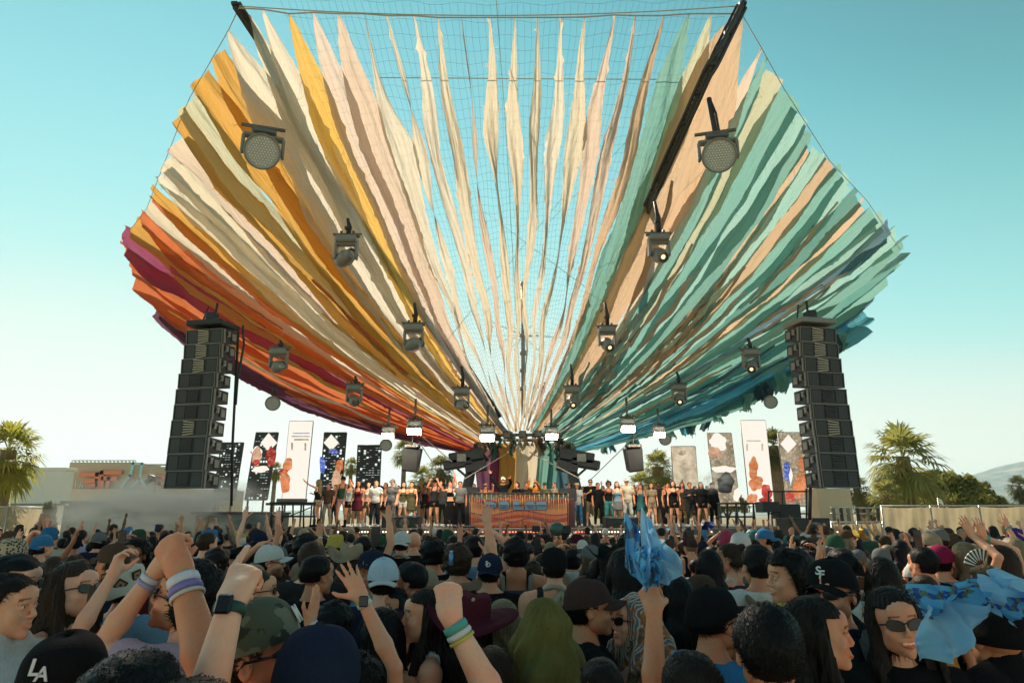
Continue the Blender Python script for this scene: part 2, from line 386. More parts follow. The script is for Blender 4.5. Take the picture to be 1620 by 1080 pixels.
canopy = empty('fabric_canopy', at(825, 700, 28), 0, 'huge fan of orange, cream and teal cloth strips spreading up and out over the stage', 'canopy')
cloc = canopy.location.copy()
def strip(i, color, wf, kind, lift):
    r = random.Random(i * 31 + 5)
    nv, nw = 120, 13
    up = r.uniform(0, 6.28); ph = [r.uniform(0, 6.28) for _ in range(6)]
    V = []; UV = []; vlen = 20.0
    i0 = max(i - 1, 0); i1 = min(i + 1, NS - 1)
    # spacing at the rim
    sp = ((rimP[i1] - rimP[i]).length + (rimP[i] - rimP[i0]).length) / (1 if i0 == i or i1 == i else 2) * 1.0
    mid = kind == 'mid'
    for a in range(nv):
        t = a / (nv - 1)
        v = t ** 0.9
        c = surf(i, v); dv = 0.01
        d = (surf(i, min(v + dv, 1)) - surf(i, max(v - dv, 0))).normalized()
        ua = surf(i - 0.5, v); ub = surf(i + 0.5, v); U = (ub - ua); loc_sp = U.length; U = (U - d * U.dot(d)); U.normalize()
        N = d.cross(U).normalized()
        if N.z > 0: N = -N                      # underside, towards the ground
        tip = 1 - v
        if mid:
            W = wf * (0.34 * (0.14 + 0.86 * min(1, v * 1.1))) * min(1.0, (tip / 0.16)) ** 0.9 + 0.03
            bulge = math.exp(-((tip - 0.17) / 0.10) ** 2)
            W *= 1 + 0.60 * bulge * r.uniform(0.9, 1.1)
            narrow = 0.45 + 0.55 * math.exp(-(tip / 0.25) ** 2)
            tw = 0.35 + (1.35 * math.sin(up + v * 7.5 + math.sin(v * 5 + ph[0])) * (1 - narrow * 0.6)) + 0.25 * math.sin(ph[1] + v * 17)
            if 28 <= i <= 31: tw += 1.1 * bulge
        else:
            cover = 1.32 if i < 22 else 1.30 if i > 43 else 1.30
            ww = max(loc_sp * cover, 0.10) * wf
            if tip < 0.12: ww *= ((0.62 + 0.38 * tip / 0.12) if i < 40 else (0.88 + tip)) if (i < 21 or i > 44) else (0.03 + 0.97 * (tip / 0.12) ** 0.8)
            W = ww
            tw = 0.10 * math.sin(ph[1] + v * 9) + (-0.20 if i < 34 else 0.07) + (0.5 if i < 40 else 0.15) * math.exp(-(tip / 0.06) ** 2) * math.sin(ph[2])
        if mid: c = c + U * (0.09 * math.sin(v * 10 + ph[2]) * (1 - abs(2 * v - 1)) + 0.04 * math.sin(v * 23 + ph[5]))
        base = N * (lift + 0.03 * math.sin(v * 11 + ph[3]))
        wob = 0.09 * W * math.sin(v * 13 + ph[4]) + 0.04 * W * math.sin(v * 37 + ph[5])
        for k in range(nw):
            q = k / (nw - 1) - 0.5
            fold = 0.07 * W * math.sin(q * 9 + ph[0] + v * 6) + 0.03 * W * math.sin(q * 17 + v * 23 + ph[2])
            fold += 0.012 * math.sin(q * 40 + v * 60 + ph[1] + 2 * math.sin(v * 31)) + 0.010 * math.sin(q * 23 - v * 95 + ph[4] + 3 * math.sin(q * 9 + v * 22)) + 0.016 * math.sin(v * 47 + q * 13 + ph[0])
            if mid: fold += 0.35 * W * (q * q) * 2 * math.sin(v * 8 + ph[3])
            jag = 0
            if k in (0, nw - 1): jag = (r.random() - 0.5) * 0.03 * min(1.0, 3 * W) + (r.random() < 0.04) * 0.05
            x = q * W + wob + (jag if k else -jag)
            p = c + base + U * (x * math.cos(tw)) + N * (x * math.sin(tw) + fold)
            V.append(p - cloc); UV.append((q * W, v * vlen))
    idx = []
    for a in range(nv - 1):
        for k in range(nw - 1):
            b0 = a * nw + k; idx.append((b0, b0 + 1, b0 + nw + 1, b0 + nw))
    for j in range(46):                                   # loose threads along the torn edges
        a = int(nv * (1 - 0.5 * r.random() ** 1.6)) - 2; k = r.choice((0, nw - 1)); p0 = V[a * nw + k]; pin = V[a * nw + (1 if k == 0 else nw - 2)]; out = (p0 - pin).normalized() if (p0 - pin).length > 1e-5 else Vector((1, 0, 0))
        L = r.uniform(.04, .16); e_ = p0 + out * L + Vector((0, 0, -L * r.uniform(.2, .9))) + (V[(a - 1) * nw + k] - p0) * r.uniform(-1.5, 1.5); t_ = (V[(a - 1) * nw + k] - p0).normalized() * .006 if (V[(a - 1) * nw + k] - p0).length > 1e-5 else Vector((0, .006, 0))
        b0 = len(V); V += [p0 - t_, p0 + t_, e_ + t_ * .4, e_ - t_ * .4]; UV += [(0, 0)] * 4; idx.append((b0, b0 + 1, b0 + 2, b0 + 3))
    me = mesh_np('fabric_strip', [tuple(p) for p in V], idx, True, UV)
    o = mobj('fabric_strip', me, M_satin if i > 44 and i % 3 == 0 else M_fab, canopy, color)
    return o
for i, s in enumerate(STR):
    mid = 27 <= i <= 39
    lift = 0
    strip(i, s[2], s[3], 'mid' if mid else 'side', lift)
# thin slivers of other cloth on the right wing and short loose tatters
def sliver(u, v0, v1, w, color, seed, off=0.25):
    r = random.Random(seed); nv = 24; V = []; UV = []; idx = []
    du = r.uniform(-1.2, 1.2)
    for a in range(nv):
        t = a / (nv - 1); v = v0 + (v1 - v0) * t; uu = u + du * t
        c = surf(uu, v); d = (surf(uu, min(v + .01, 1)) - surf(uu, max(v - .01, 0))).normalized()
        U = surf(uu + .5, v) - surf(uu - .5, v); U = (U - d * U.dot(d)).normalized(); N = d.cross(U).normalized()
        if N.z > 0: N = -N
        W = w * math.sin(math.pi * min(max(t, 0.02), 0.98)) ** 0.7 * (1 + 0.3 * math.sin(t * 20 + seed))
        for k in range(4):
            q = k / 3 - 0.5
            p = c + N * (off + 0.05 * math.sin(q * 6 + t * 12 + seed)) + U * (q * W + 0.15 * w * math.sin(t * 15 + seed))
            V.append(tuple(p - cloc)); UV.append((q * W, v * 20))
    for a in range(nv - 1):
        for k in range(3):
            b0 = a * 4 + k; idx.append((b0, b0 + 1, b0 + 5, b0 + 4))
    return mobj('loose_ribbon', mesh_np('loose_ribbon', V, idx, True, UV), M_ribbon, canopy, color)
sl_cols = [PE, PE, PK, CG, TL, PE, TL, PK, TE]
for k in range(34):
    u = rng.uniform(42, 60); v0 = rng.uniform(0.12, 0.65)
    sliver(u, v0, v0 + rng.uniform(0.15, 0.34), rng.uniform(0.18, 0.42), sl_cols[k % 9], k, 0.16)
for k in range(10):
    u = rng.uniform(58, NS - 2); v0 = rng.uniform(0.2, 0.6); sliver(u, v0, v0 + rng.uniform(0.2, 0.35), rng.uniform(0.2, 0.5), [BB, BL, TL, BB, TE][k % 5], 50 + k)
for k in range(12):
    u = rng.uniform(2, 22); v0 = rng.uniform(0.1, 0.6); sliver(u, v0, v0 + rng.uniform(0.2, 0.35), rng.uniform(0.12, 0.3), [AM, OR, CR, YE][k % 4], 80 + k, 0.3)

# net across the open top, hung from the front rope
net_m = mat_simple('net_cord', (0.10, 0.10, 0.09), 0.8, var=0.1)
mb = MB()
U0, U1 = 23.5, 41.8
nu = 66
for k in range(nu + 1):
    u = U0 + (U1 - U0) * k / nu
    pts = []
    for j in range(22):
        v = 1.0 - j / 21 * 0.97
        p = surf(u, v); p.z += 0.35 * math.sin(math.pi * v) + 0.5; p.y += 0.1
        p.x += 0.03 * math.sin(j * 2.1 + k); pts.append(p - cloc)
    mb.tube(pts, 0.0026, 3, False, False)
for j in range(64):
    v = 1.0 - (j / 63) ** 0.9 * 0.93
    pts = []
    for k in range(0, 40):
        u = U0 + (U1 - U0) * k / 39
        p = surf(u, v); p.z += 0.35 * math.sin(math.pi * v) + 0.5; p.y += 0.1; p.z += 0.05 * math.sin(k * 1.3 + j * 0.7)
        pts.append(p - cloc)
    mb.tube(pts, 0.0026, 3, False, False)
o = mb.build('net', net_m, canopy); o['kind'] = 'stuff'
# front rope with loops and tie points
mb = MB()
FLt = at(378, 13, 13.75); FRt = at(1168, 13, 13.75)
rope = [FLt] + [rimP[i] for i in range(23, 43)] + [FRt]
mb.tube([p - cloc for p in rope], 0.02, 6)
rp = []
for k in range(41):
    t = k / 40; p = FLt.lerp(FRt, t); p.z -= 0.28 * 4 * t * (1 - t) - 0.06; rp.append(p - cloc)
mb.tube(rp, 0.014, 5)
mb.build('edge_rope', M_rope, canopy)
mb = MB()
mb.tube([p - cloc for p in [FRt, at(1203, 73, 14.6), at(1240, 140, 16.7), at(1313, 255, 20.5), at(1372, 318, 23.5), at(1424, 395, 28)]], 0.012, 5)
mb.tube([p - cloc for p in [FLt, at(362, 47, 14.8), at(300, 155, 17.6), at(232, 330, 25), at(193, 380, 28)]], 0.012, 5)
mb.tube([p - cloc for p in [at(785, 0, 13.2), at(800, 200, 18), at(822, 600, 27)]], 0.01, 4)
for a, bb in (((1000, 215), (870, 350)), ((960, 480), (760, 330)), ((690, 560), (900, 300)), ((640, 420), (760, 620))):
    mb.tube([at(a[0], a[1], 20) - cloc, at(bb[0], bb[1], 23) - cloc], 0.008, 4)
mb.tube([at(600, 123, 15.5) - cloc, at(850, 125, 15.4) - cloc, at(1056, 126, 15.5) - cloc], 0.012, 4)
mb.build('guy_line', M_rope, canopy)
# bent timber-dark booms reaching to the two front corners (truss of three chords with lacing)
def boom(pts, wd=0.22):
    mb = MB(); n = 40
    P = [Vector(p) for p in pts]
    def bez(t):
        m = len(P) - 1; f = t * m; i = min(int(f), m - 1); return P[i].lerp(P[i + 1], f - i)
    cs = [bez(k / n) for k in range(n + 1)]
    ch = []
    for a in range(3):
        line = []
        for k, c_ in enumerate(cs):
            d = (cs[min(k + 1, n)] - cs[max(k - 1, 0)]).normalized(); x = d.cross(Vector((0, 0, 1))).normalized(); y = x.cross(d)
            line.append(c_ - cloc + x * wd * math.cos(a * 2.094 + 0.5) + y * wd * math.sin(a * 2.094 + 0.5))
        ch.append(line); mb.tube(line, 0.05, 6)
    for k in range(n):
        for a in range(3): mb.tube([ch[a][k], ch[(a + 1) % 3][k + 1]], 0.022, 4, False)
    mb.tube([c_ - cloc for c_ in cs], wd * .62, 8)
    for k in range(0, n, 3): mb.box(cs[k] - cloc, (wd * 1.5, wd * 1.5, 0.08))
    return mb.build('boom', mat_simple('boom_steel', (0.045, 0.038, 0.028), 0.6), canopy)
def lowered(i, v, dz):
    p = surf(i, v); p.z -= dz; return p
boom([FRt + Vector((0.1, 0, 0.1)), at(1128, 100, 13.2), at(1090, 185, 14.0), at(1040, 296, 15.6), at(1018, 345, 18.6), at(960, 470, 23.4), at(905, 590, 26.6), at(860, 660, 28.0)], 0.12)
boom([FLt + Vector((-0.1, 0, 0.1)), at(408, 62, 14.6), at(470, 180, 18.6), at(560, 345, 22.5) + Vector((0, 0, .8)), at(700, 550, 26.5) + Vector((0, 0, .8)), at(790, 660, 28.5)], 0.10)
# central mast with collars, hub clamps
mb = MB(); m0 = at(828, 660, 28.5); m1 = at(827, 447, 28.5)
mb.tube([m0 - cloc, m1 - cloc], 0.09, 10)
for y in (450, 478, 530, 558, 585, 614): p = at(827.5, y, 28.5) - cloc; mb.tube([p - Vector((0, 0, .1)), p + Vector((0, 0, .1))], 0.14, 10)
c0 = at(827, 531, 28.5) - cloc
for k in range(18):
    a = k / 18 * 6.283; mb.tube([c0, c0 + Vector((math.cos(a) * rng.uniform(.5, 2.6), math.sin(a) * 1.2, rng.uniform(-.6, .5)))], 0.012, 4, False)
mb.build('mast', mat_simple('mast_paint', (0.45, 0.44, 0.42), 0.5, 0.3), canopy)
mb = MB()
hc = at(826, 692, 27.3)
for k in range(9):
    a = math.pi * (1 + k / 8); mb.box(hc - cloc + Vector((math.cos(a) * 1.5, math.sin(a) * 1.0, rng.uniform(-.1, .1))), (0.35, 0.3, 0.28), Matrix.Rotation(a, 3, 'Z'), 0.03)
mb.tube([hc - cloc + Vector((1.5 * math.cos(t), 1.0 * math.sin(t), 0)) for t in np.linspace(0, 6.283, 25)], 0.07, 6)
mb.build('hub_ring', M_steel, canopy)
# short torn ends below the hub and draped trunk cloth down to the stage
def drape(x0, x1, ytop, ybot, Y, color, seed, nm='trunk_drape'):
    r = random.Random(seed); nx, nz = 14, 12; V = []; idx = []; UV = []
    for a in range(nx):
        for k in range(nz):
            t = a / (nx - 1); s_ = k / (nz - 1)
            p = at(x0 + (x1 - x0) * t + 3 * math.sin(s_ * 5 + seed), ytop + (ybot - ytop) * s_ + (rng.uniform(-4, 4) if k == nz - 1 else 0), Y)
            p.y += 0.16 * math.sin(t * 16 + seed) * (0.3 + 0.7 * s_) + 0.5 * (2 * t - 1) ** 2
            V.append(tuple(p - cloc)); UV.append((t, s_))
    for a in range(nx - 1):
        for k in range(nz - 1): b0 = a * nz + k; idx.append((b0, b0 + 1, b0 + nz + 1, b0 + nz))
    return mobj(nm, mesh_np(nm, V, idx, True, UV), M_fab, canopy, color)
for (x0, x1, c_, Y) in ((752, 790, PU, 28.3), (775, 800, MG, 28.0), (785, 822, AM, 27.6), (812, 850, CR, 27.4), (843, 868, TE, 27.7), (862, 882, TD, 28.0), (878, 905, BL, 28.3)):
    drape(x0, x1, 700, 829, Y, c_, x0)
for k in range(46):
    px = rng.uniform(745, 905); yb = rng.uniform(694, 712); e = abs(px - 825) / 80
    drape(px, px + rng.uniform(3, 7), 686 + 14 * e, yb + 8 + 8 * e, 26.0 + e * 1.2 + rng.uniform(0, .6), rng.choice([CR, CW, PE, TE, PK, CR]), k * 3, 'torn_end')
for k in range(22):
    px = rng.uniform(955, 1330); yb = float(np.interp(px, [955, 1050, 1160, 1250, 1330], [708, 690, 655, 600, 545]))
    drape(px, px + rng.uniform(8, 20), yb - 22, yb + rng.uniform(4, 10), 31, rng.choice([TE, TD, BL, TL, BB]), k * 7, 'torn_end')
# ------------------------------------------------------------------ background: buildings, fences, trees
b = NB('leaf_translucent'); oi = b.n('ShaderNodeObjectInfo'); co = b.coord(); n = b.noise(co, 1.7, 3); n2 = b.noise(co, 14, 2)
c = b.mixc(n, (1.0, 1.1, 0.8), (2.0, 1.8, 1.3)); c = b.mixc(1.0, oi.outputs['Color'], c, 'MULTIPLY'); c = b.mixc(b.math('MULTIPLY', n2, 0.35), c, (0.20, 0.17, 0.07))
p = b.pbr(c, 0.6, spec=0.3); tr = b.n('ShaderNodeBsdfTranslucent'); b.l(c, tr.inputs[0]); mx = b.n('ShaderNodeMixShader'); mx.inputs[0].default_value = 0.55
b.l(p, mx.inputs[1]); b.l(tr.outputs[0], mx.inputs[2]); M_leaf = b.done(mx.outputs[0])
M_bark = mat_simple('palm_bark', (0.26, 0.18, 0.11), 0.9, var=0.5, scale=3, bump=0.8, bd=0.05)
M_branch = mat_simple('branch_bark', (0.16, 0.12, 0.08), 0.9, var=0.4, bump=0.5, bd=0.02)

def palm_crown_mesh(seed, nf=46, R=2.6, name='crown'):
    r = random.Random(seed); V = []; T = []
    for f in range(nf):
        el = math.radians(85 - 135 * (f / nf) ** 0.85 + r.uniform(-10, 10)); az = f * 2.399 + r.uniform(-.3, .3)
        d = Vector((math.cos(az) * math.cos(el), math.sin(az) * math.cos(el), math.sin(el)))
        L = R * r.uniform(0.42, 0.56); droop = 0.25 + 0.5 * (f / nf)
        o = Vector((0, 0, -0.5 * f / nf)); pet = []
        for k in range(5):
            t = k / 4; p_ = o + d * L * t; p_.z -= droop * L * t * t * 0.5; pet.append(p_)
        side = d.cross(Vector((0, 0, 1))); side = side.normalized() if side.length > 1e-3 else Vector((1, 0, 0))
        for k in range(4):
            w_ = 0.035
            b0 = len(V); V += [pet[k] - side * w_, pet[k] + side * w_, pet[k + 1] + side * w_, pet[k + 1] - side * w_]; T += [(b0, b0 + 1, b0 + 2, b0 + 3)]
        tipd = (pet[4] - pet[3]).normalized(); up = side.cross(tipd); nl = 18
        for k in range(nl):
            a = math.radians(-105 + 210 * k / (nl - 1)) + r.uniform(-.05, .05)
            ld = (tipd * math.cos(a) + side * math.sin(a) + up * r.uniform(-.15, .15)).normalized()
            ll = R * 0.5 * (0.75 + 0.35 * math.cos(a)) * r.uniform(.85, 1.1)
            pd = ld.cross(up).normalized() * (0.055 + 0.03 * r.random())
            m_ = pet[4] + ld * ll * 0.6 - Vector((0, 0, 0.04 * ll)); e_ = pet[4] + ld * ll - Vector((0, 0, (0.16 + 0.3 * r.random()) * ll))
            b0 = len(V); V += [pet[4], m_ + pd, e_, m_ - pd]; T += [(b0, b0 + 1, b0 + 2, b0 + 3)]
    return mesh_np(name, [tuple(v) for v in V], T, False)
def palm_trunk_mesh(seed, h, r0):
    r = random.Random(seed); V = []; T = []; ns, nh = 14, max(10, int(h / 0.10))
    for i in range(nh + 1):
        t = i / nh
        for k in range(ns):
            a = 6.283 * k / ns + (0.22 if i % 2 else 0); rr = r0 * (1.12 - 0.25 * t) * (1.0 + (0.14 if (k + i) % 2 else -0.06) + r.uniform(-.05, .05))
            V.append((rr * math.cos(a), rr * math.sin(a), h * t + r.uniform(-.02, .02)))
    for i in range(nh):
        for k in range(ns): T.append((i * ns + k, i * ns + (k + 1) % ns, (i + 1) * ns + (k + 1) % ns, (i + 1) * ns + k))
    return mesh_np('trunk', V, T, False)
crown_var = [palm_crown_mesh(s, 50) for s in (1, 2, 3)]
def palm(px, py, rad_px, Y, label, cvar=0, color=(0.17, 0.20, 0.06), tr=0.3, group='fan palms around the stage', skirt=True):
    c = at(px, py, Y); R = rad_px / F * Y
    o = empty('palm_tree', (c.x, Y, 0), rng.uniform(0, 6), label, 'palm tree', group)
    tk = mobj('trunk', palm_trunk_mesh(cvar, c.z + 0.0, tr), M_bark, o)
    cr = mobj('crown', crown_var[cvar % 3], M_leaf, o, color, (0, 0, c.z)); s = R / 2.6; cr.scale = (s, s, s)
    if skirt:
        sk = mobj('dead_frond_skirt', palm_skirt, M_leaf, o, (0.30, 0.22, 0.11), (0, 0, c.z - 0.1 * R)); sk.scale = (s * tr / 0.3, s * tr / 0.3, s)
    return o
def skirt_mesh():
    r = random.Random(4); V = []; T = []
    for k in range(160):
        a = r.uniform(0, 6.283); z = -r.uniform(0.1, 1.2); rr = 0.30 + r.uniform(0, .2); w_ = r.uniform(.03, .07); L = r.uniform(.4, .9)
        p0 = Vector((math.cos(a) * .22, math.sin(a) * .22, z)); p1 = Vector((math.cos(a) * rr * 1.5, math.sin(a) * rr * 1.5, z - L)); t_ = Vector((-math.sin(a), math.cos(a), 0)) * w_
        b0 = len(V); V += [p0 - t_, p0 + t_, p1 + t_ * .3, p1 - t_ * .3]; T.append((b0, b0 + 1, b0 + 2, b0 + 3))
    return mesh_np('dead_frond_skirt', [tuple(v) for v in V], T, False)
palm_skirt = skirt_mesh()
palm(1428, 722, 68, 44, 'large bushy fan palm with a thick rough trunk right of the right speaker stack', 0, (0.24, 0.25, 0.10), 0.42)
palm(14, 712, 62, 34, 'sunlit fan palm at the far left edge in front of the white wall', 1, (0.26, 0.27, 0.05), 0.35)
palm(1040, 738, 34, 52, 'fan palm with a pale trunk behind the stage, left of the blank beige screen', 2, (0.24, 0.24, 0.09), 0.42)
palm(640, 712, 24, 60, 'slim tall fan palm seen between the dark screen and the hanging speaker on the left', 0, (0.20, 0.22, 0.08), 0.2, skirt=False)
palm(697, 742, 30, 50, 'low fan palm just left of the dark lighting rig beside the trunk', 1, (0.14, 0.15, 0.07), 0.3)
palm(668, 756, 26, 55, 'short fan palm behind the people left of the booth', 2, (0.24, 0.25, 0.08), 0.25)
palm(556, 735, 16, 70, 'small distant fan palm between the two left dark-backed screens', 0, (0.22, 0.22, 0.09), 0.2, skirt=False)
palm(436, 742, 16, 70, 'small distant fan palm between the two leftmost picture screens', 1, (0.22, 0.23, 0.09), 0.2, skirt=False)
palm(1013, 768, 30, 48, 'short fan palm with spreading fronds behind the man in the white shirt', 1, (0.24, 0.25, 0.11), 0.25)
palm(1078, 752, 20, 66, 'small fan palm just right of the pale-trunked palm', 0, (0.22, 0.22, 0.09), 0.25, skirt=False)
palm(1224, 705, 36, 50, 'dark shaggy palm standing between the two right picture screens', 2, (0.10, 0.11, 0.04), 0.4)
palm(1290, 712, 30, 56, 'shaggy palm mostly hidden behind the right speaker stack', 0, (0.12, 0.12, 0.05), 0.5)
palm(1612, 768, 22, 60, 'small dark palm at the far right edge before the blue mountain', 1, (0.08, 0.10, 0.06), 0.2, skirt=False)
palm(1400, 782, 30, 40, 'low young palm at the foot of the large bushy palm', 2, (0.22, 0.22, 0.09), 0.2, skirt=False)
palm(1355, 770, 26, 52, 'ragged palm showing just behind the foot of the right speaker stack', 1, (0.18, 0.18, 0.08), 0.25)

def leaf_tree_crown(seed, rx, ry, rz, n=5200, leaf=0.16):
    r = np.random.default_rng(seed)
    nc = 42
    d = r.normal(size=(nc, 3)); d /= np.linalg.norm(d, axis=1)[:, None]; d[:, 2] = np.abs(d[:, 2]) * 1.0 - 0.25
    cc = d * np.array([rx, ry, rz]) * r.uniform(.55, 0.95, (nc, 1)); cs = r.uniform(.16, .34, nc) * min(rx, rz) * 1.2
    k = r.integers(0, nc, n); q = r.normal(size=(n, 3)); q /= np.linalg.norm(q, axis=1)[:, None]
    p = cc[k] + q * cs[k][:, None] * r.uniform(.5, 1.1, (n, 1)) * np.array([1.15, 1, .75])
    a = r.normal(size=(n, 3)); a /= np.linalg.norm(a, axis=1)[:, None]; b_ = np.cross(a, r.normal(size=(n, 3))); b_ /= np.linalg.norm(b_, axis=1)[:, None]
    L = leaf * r.uniform(.6, 1.5, (n, 1)); V = np.stack([p - a * L, p - b_ * L * .45, p + a * L, p + b_ * L * .45], 1).reshape(-1, 3)
    return mesh_np('crown', V, np.arange(4 * n).reshape(-1, 4), False)
tree_cr = [leaf_tree_crown(s, 3.0, 3.0, 2.0, 6500) for s in (1, 2, 3)]
def bush(px, ytop, ybase_w, Y, label, v=0, color=(0.10, 0.12, 0.035), name='bushy_tree', cat='tree', grp='trees beyond the fence'):
    top = at(px, ytop, Y); rx = ybase_w / F * Y; h = top.z; rz = max(0.6, h * 0.42)
    o = empty(name, (top.x, Y, 0), rng.uniform(0, 6), label, cat, grp)
    mb = MB(); cz = h - rz * 1.0
    mb.tube([(0, 0, 0), (0.05, 0, cz * .5), (0, 0.03, cz)], [0.05 * rx + .06, 0.04 * rx + .05, 0.03 * rx + .03], 8)
    for k in range(6):
        a = k * 1.05; mb.tube([(0, 0, cz * .55), (math.cos(a) * rx * .35, math.sin(a) * rx * .35, cz), (math.cos(a) * rx * .7, math.sin(a) * rx * .7, cz + rz * .3)], [0.025 * rx + .03, .02 * rx + .02, .01], 5)
    mb.build('trunk', M_branch, o)
    c = mobj('crown', tree_cr[v % 3], M_leaf, o, color, (0, 0, cz)); c.scale = (rx / 3.0, rx / 3.0, rz / 2.0)
    return o
bush(1482, 735, 62, 50, 'large olive green bushy tree right behind the big palm', 0, (0.16, 0.17, 0.05))
bush(1530, 752, 42, 54, 'rounded olive tree stepping down to the right of the large bushy tree', 1, (0.17, 0.17, 0.06))
bush(1562, 780, 30, 58, 'low olive shrub at the right end of the green trees', 2, (0.15, 0.15, 0.07))
bush(1415, 770, 32, 52, 'green bush tucked under the left side of the big palm', 1, (0.17, 0.18, 0.07))
bush(1375, 775, 26, 56, 'grey green bush between speaker stack and big palm', 2, (0.15, 0.15, 0.07))
bush(1600, 792, 26, 60, 'very low scrub bush near the right edge under the mountain', 0, (0.16, 0.15, 0.08))
for k, px in enumerate(range(575, 1150, 44)):
    bush(px, 768 + 7 * math.sin(k * 2.3), 30, 60 + 5 * (k % 3), 'low sunlit bush behind the ' + ['green vest man', 'white shorts girl', 'big wavy haired woman', 'cap man and black shorts', 'long black skirt', 'left equipment rack', 'left booth corner', 'booth centre', 'right booth corner', 'white hat woman', 'cream shirt man', 'teal outfit', 'brown dress', 'smoke puff'][k % 14], k, (0.20, 0.20, 0.08), grp='low bushes behind the stage')
bush(82, 786, 15, 27, 'small dark round shrub in front of the left fence', 0, (0.07, 0.09, 0.05), 'shrub', 'shrub', 'shrubs by the smoke')
bush(150, 784, 20, 27, 'dark shrub against the green container in the smoke', 1, (0.07, 0.09, 0.05), 'shrub', 'shrub', 'shrubs by the smoke')
bush(122, 794, 14, 27, 'low shrub between the two dark shrubs on the left', 2, (0.08, 0.09, 0.05), 'shrub', 'shrub', 'shrubs by the smoke')

# white block building, left
M_wall = mat_simple('pale_wall', (0.85, 0.80, 0.70), 0.9, var=0.06, scale=1.5)
M_beige = mat_simple('beige_scrim', (0.62, 0.50, 0.35), 0.9, var=0.15, scale=2, bump=0.3, bd=0.02)
def slab(o, name, x0, y0, x1, y1, Y, depth, mat, dy=0.0):
    a = at(x0, y1, Y - dy); b2 = at(x1, y0, Y - dy); mb = MB()
    mb.box(((a.x + b2.x) / 2 - o.location.x, Y - dy + depth / 2 - o.location.y, (a.z + b2.z) / 2), (abs(b2.x - a.x), depth, abs(b2.z - a.z)), None, min(0.03, depth * .2))
    return mb.build(name, mat, o)
def base(px, Y): p_ = at(px, 800, Y); return (p_.x, Y, 0)
bw = empty('white_building', base(50, 58), 0, 'low white flat-roofed building behind the left palm', 'building')
slab(bw, 'wall', -140, 744, 104, 830, 58, 1.2, M_wall)
slab(bw, 'roof_edge', -140, 739, 106, 744, 57.9, 1.5, M_wall)
slab(bw, 'base_band', -140, 796, 103, 799, 58, .1, M_grey, 0.1)
# sign building
M_signbrown = mat_simple('sign_board', (0.52, 0.40, 0.28), 0.85, var=0.1)
M_signor = mat_simple('sign_orange', (0.80, 0.24, 0.12), 0.8, var=0.1)
M_cyan = mat_simple('cyan_trim', (0.35, 0.66, 0.68), 0.6, var=0.1)
sb = empty('festival_sign_building', base(190, 70), 0, 'low brown building with big orange block shapes and a pale blue zigzag trim', 'building')
slab(sb, 'front_board', 103, 731, 216, 776, 70, 5, M_signbrown)
slab(sb, 'side_board', 231, 738, 275, 782, 70, 5, M_signbrown)
slab(sb, 'lower_wall', 102, 773, 350, 830, 69, 6, M_beige)
for k in range(7): slab(sb, 'white_pale', 107 + k * 3.6, 748 + k * 3.0, 109.6 + k * 3.6, 772, 70, .1, M_wall, 0.2)
mb = MB()
def stroke(pts, w_, Y, o):
    for a_, b_ in zip(pts[:-1], pts[1:]):
        A = at(a_[0], a_[1], Y); B = at(b_[0], b_[1], Y); mb.box((A + B) / 2 - o.location, ((B - A).length + w_ * .9, 0.12, w_), Matrix.Rotation(-math.atan2(B.z - A.z, B.x - A.x), 3, 'Y'), 0.0)
for st in ([(128, 750), (154, 750), (154, 770)], [(134, 760), (152, 760)], [(140, 769), (152, 767)], [(161, 771), (161, 747), (190, 747)], [(163, 756), (183, 757)], [(172, 757), (170, 769)]): stroke(st, 0.42, 69.7, sb)
for st in ([(246, 754), (270, 754)], [(250, 764), (274, 764)], [(252, 775), (252, 757)]): stroke(st, 0.42, 69.7, sb)
mb.build('block_lettering', M_signor, sb)
mb = MB()
for st in ([(211, 732), (206, 752), (190, 772)], [(225, 733), (221, 757), (206, 772)], [(221, 757), (232, 773)], [(211, 733), (225, 733)]): stroke(st, 0.22, 69.6, sb)
mb.build('zigzag_trim', M_cyan, sb)
mb = MB()
pA, pB = at(114, 728, 70), at(215, 728, 70); pC, pD = at(114, 731, 70), at(215, 731, 70)
mb.tube([pA - sb.location, pB - sb.location], 0.05, 4)
for k in range(34): a = pA.lerp(pB, k / 33) - sb.location; c_ = pC.lerp(pD, min(1, (k + (k % 2)) / 33)) - sb.location; mb.tube([a, c_], 0.04, 4)
mb.tube([at(233, 735, 70) - sb.location, at(270, 735, 70) - sb.location], 0.12, 4)
mb.build('roof_truss', M_alu, sb)
# street lamp
sl = empty('flood_lamp_post', base(241, 45), 0, 'thin grey lamp post with a square lamp head in front of the brown building', 'lamp post')
mb = MB(); t_ = at(247, 752, 45) - sl.location; mb.tube([(0, 0, 0), (0, 0, t_.z)], .06, 8); mb.build('pole', M_grey, sl)
mb = MB(); q = at(241, 756, 45) - sl.location; mb.box(q, (.45, .5, .35), Matrix.Rotation(.3, 3, 'Y'), .03); mb.tube([q + Vector((-.05, -.2, -.1)), q + Vector((-.1, -.45, -.3))], .16, 10); mb.build('lamp_head', M_black, sl)
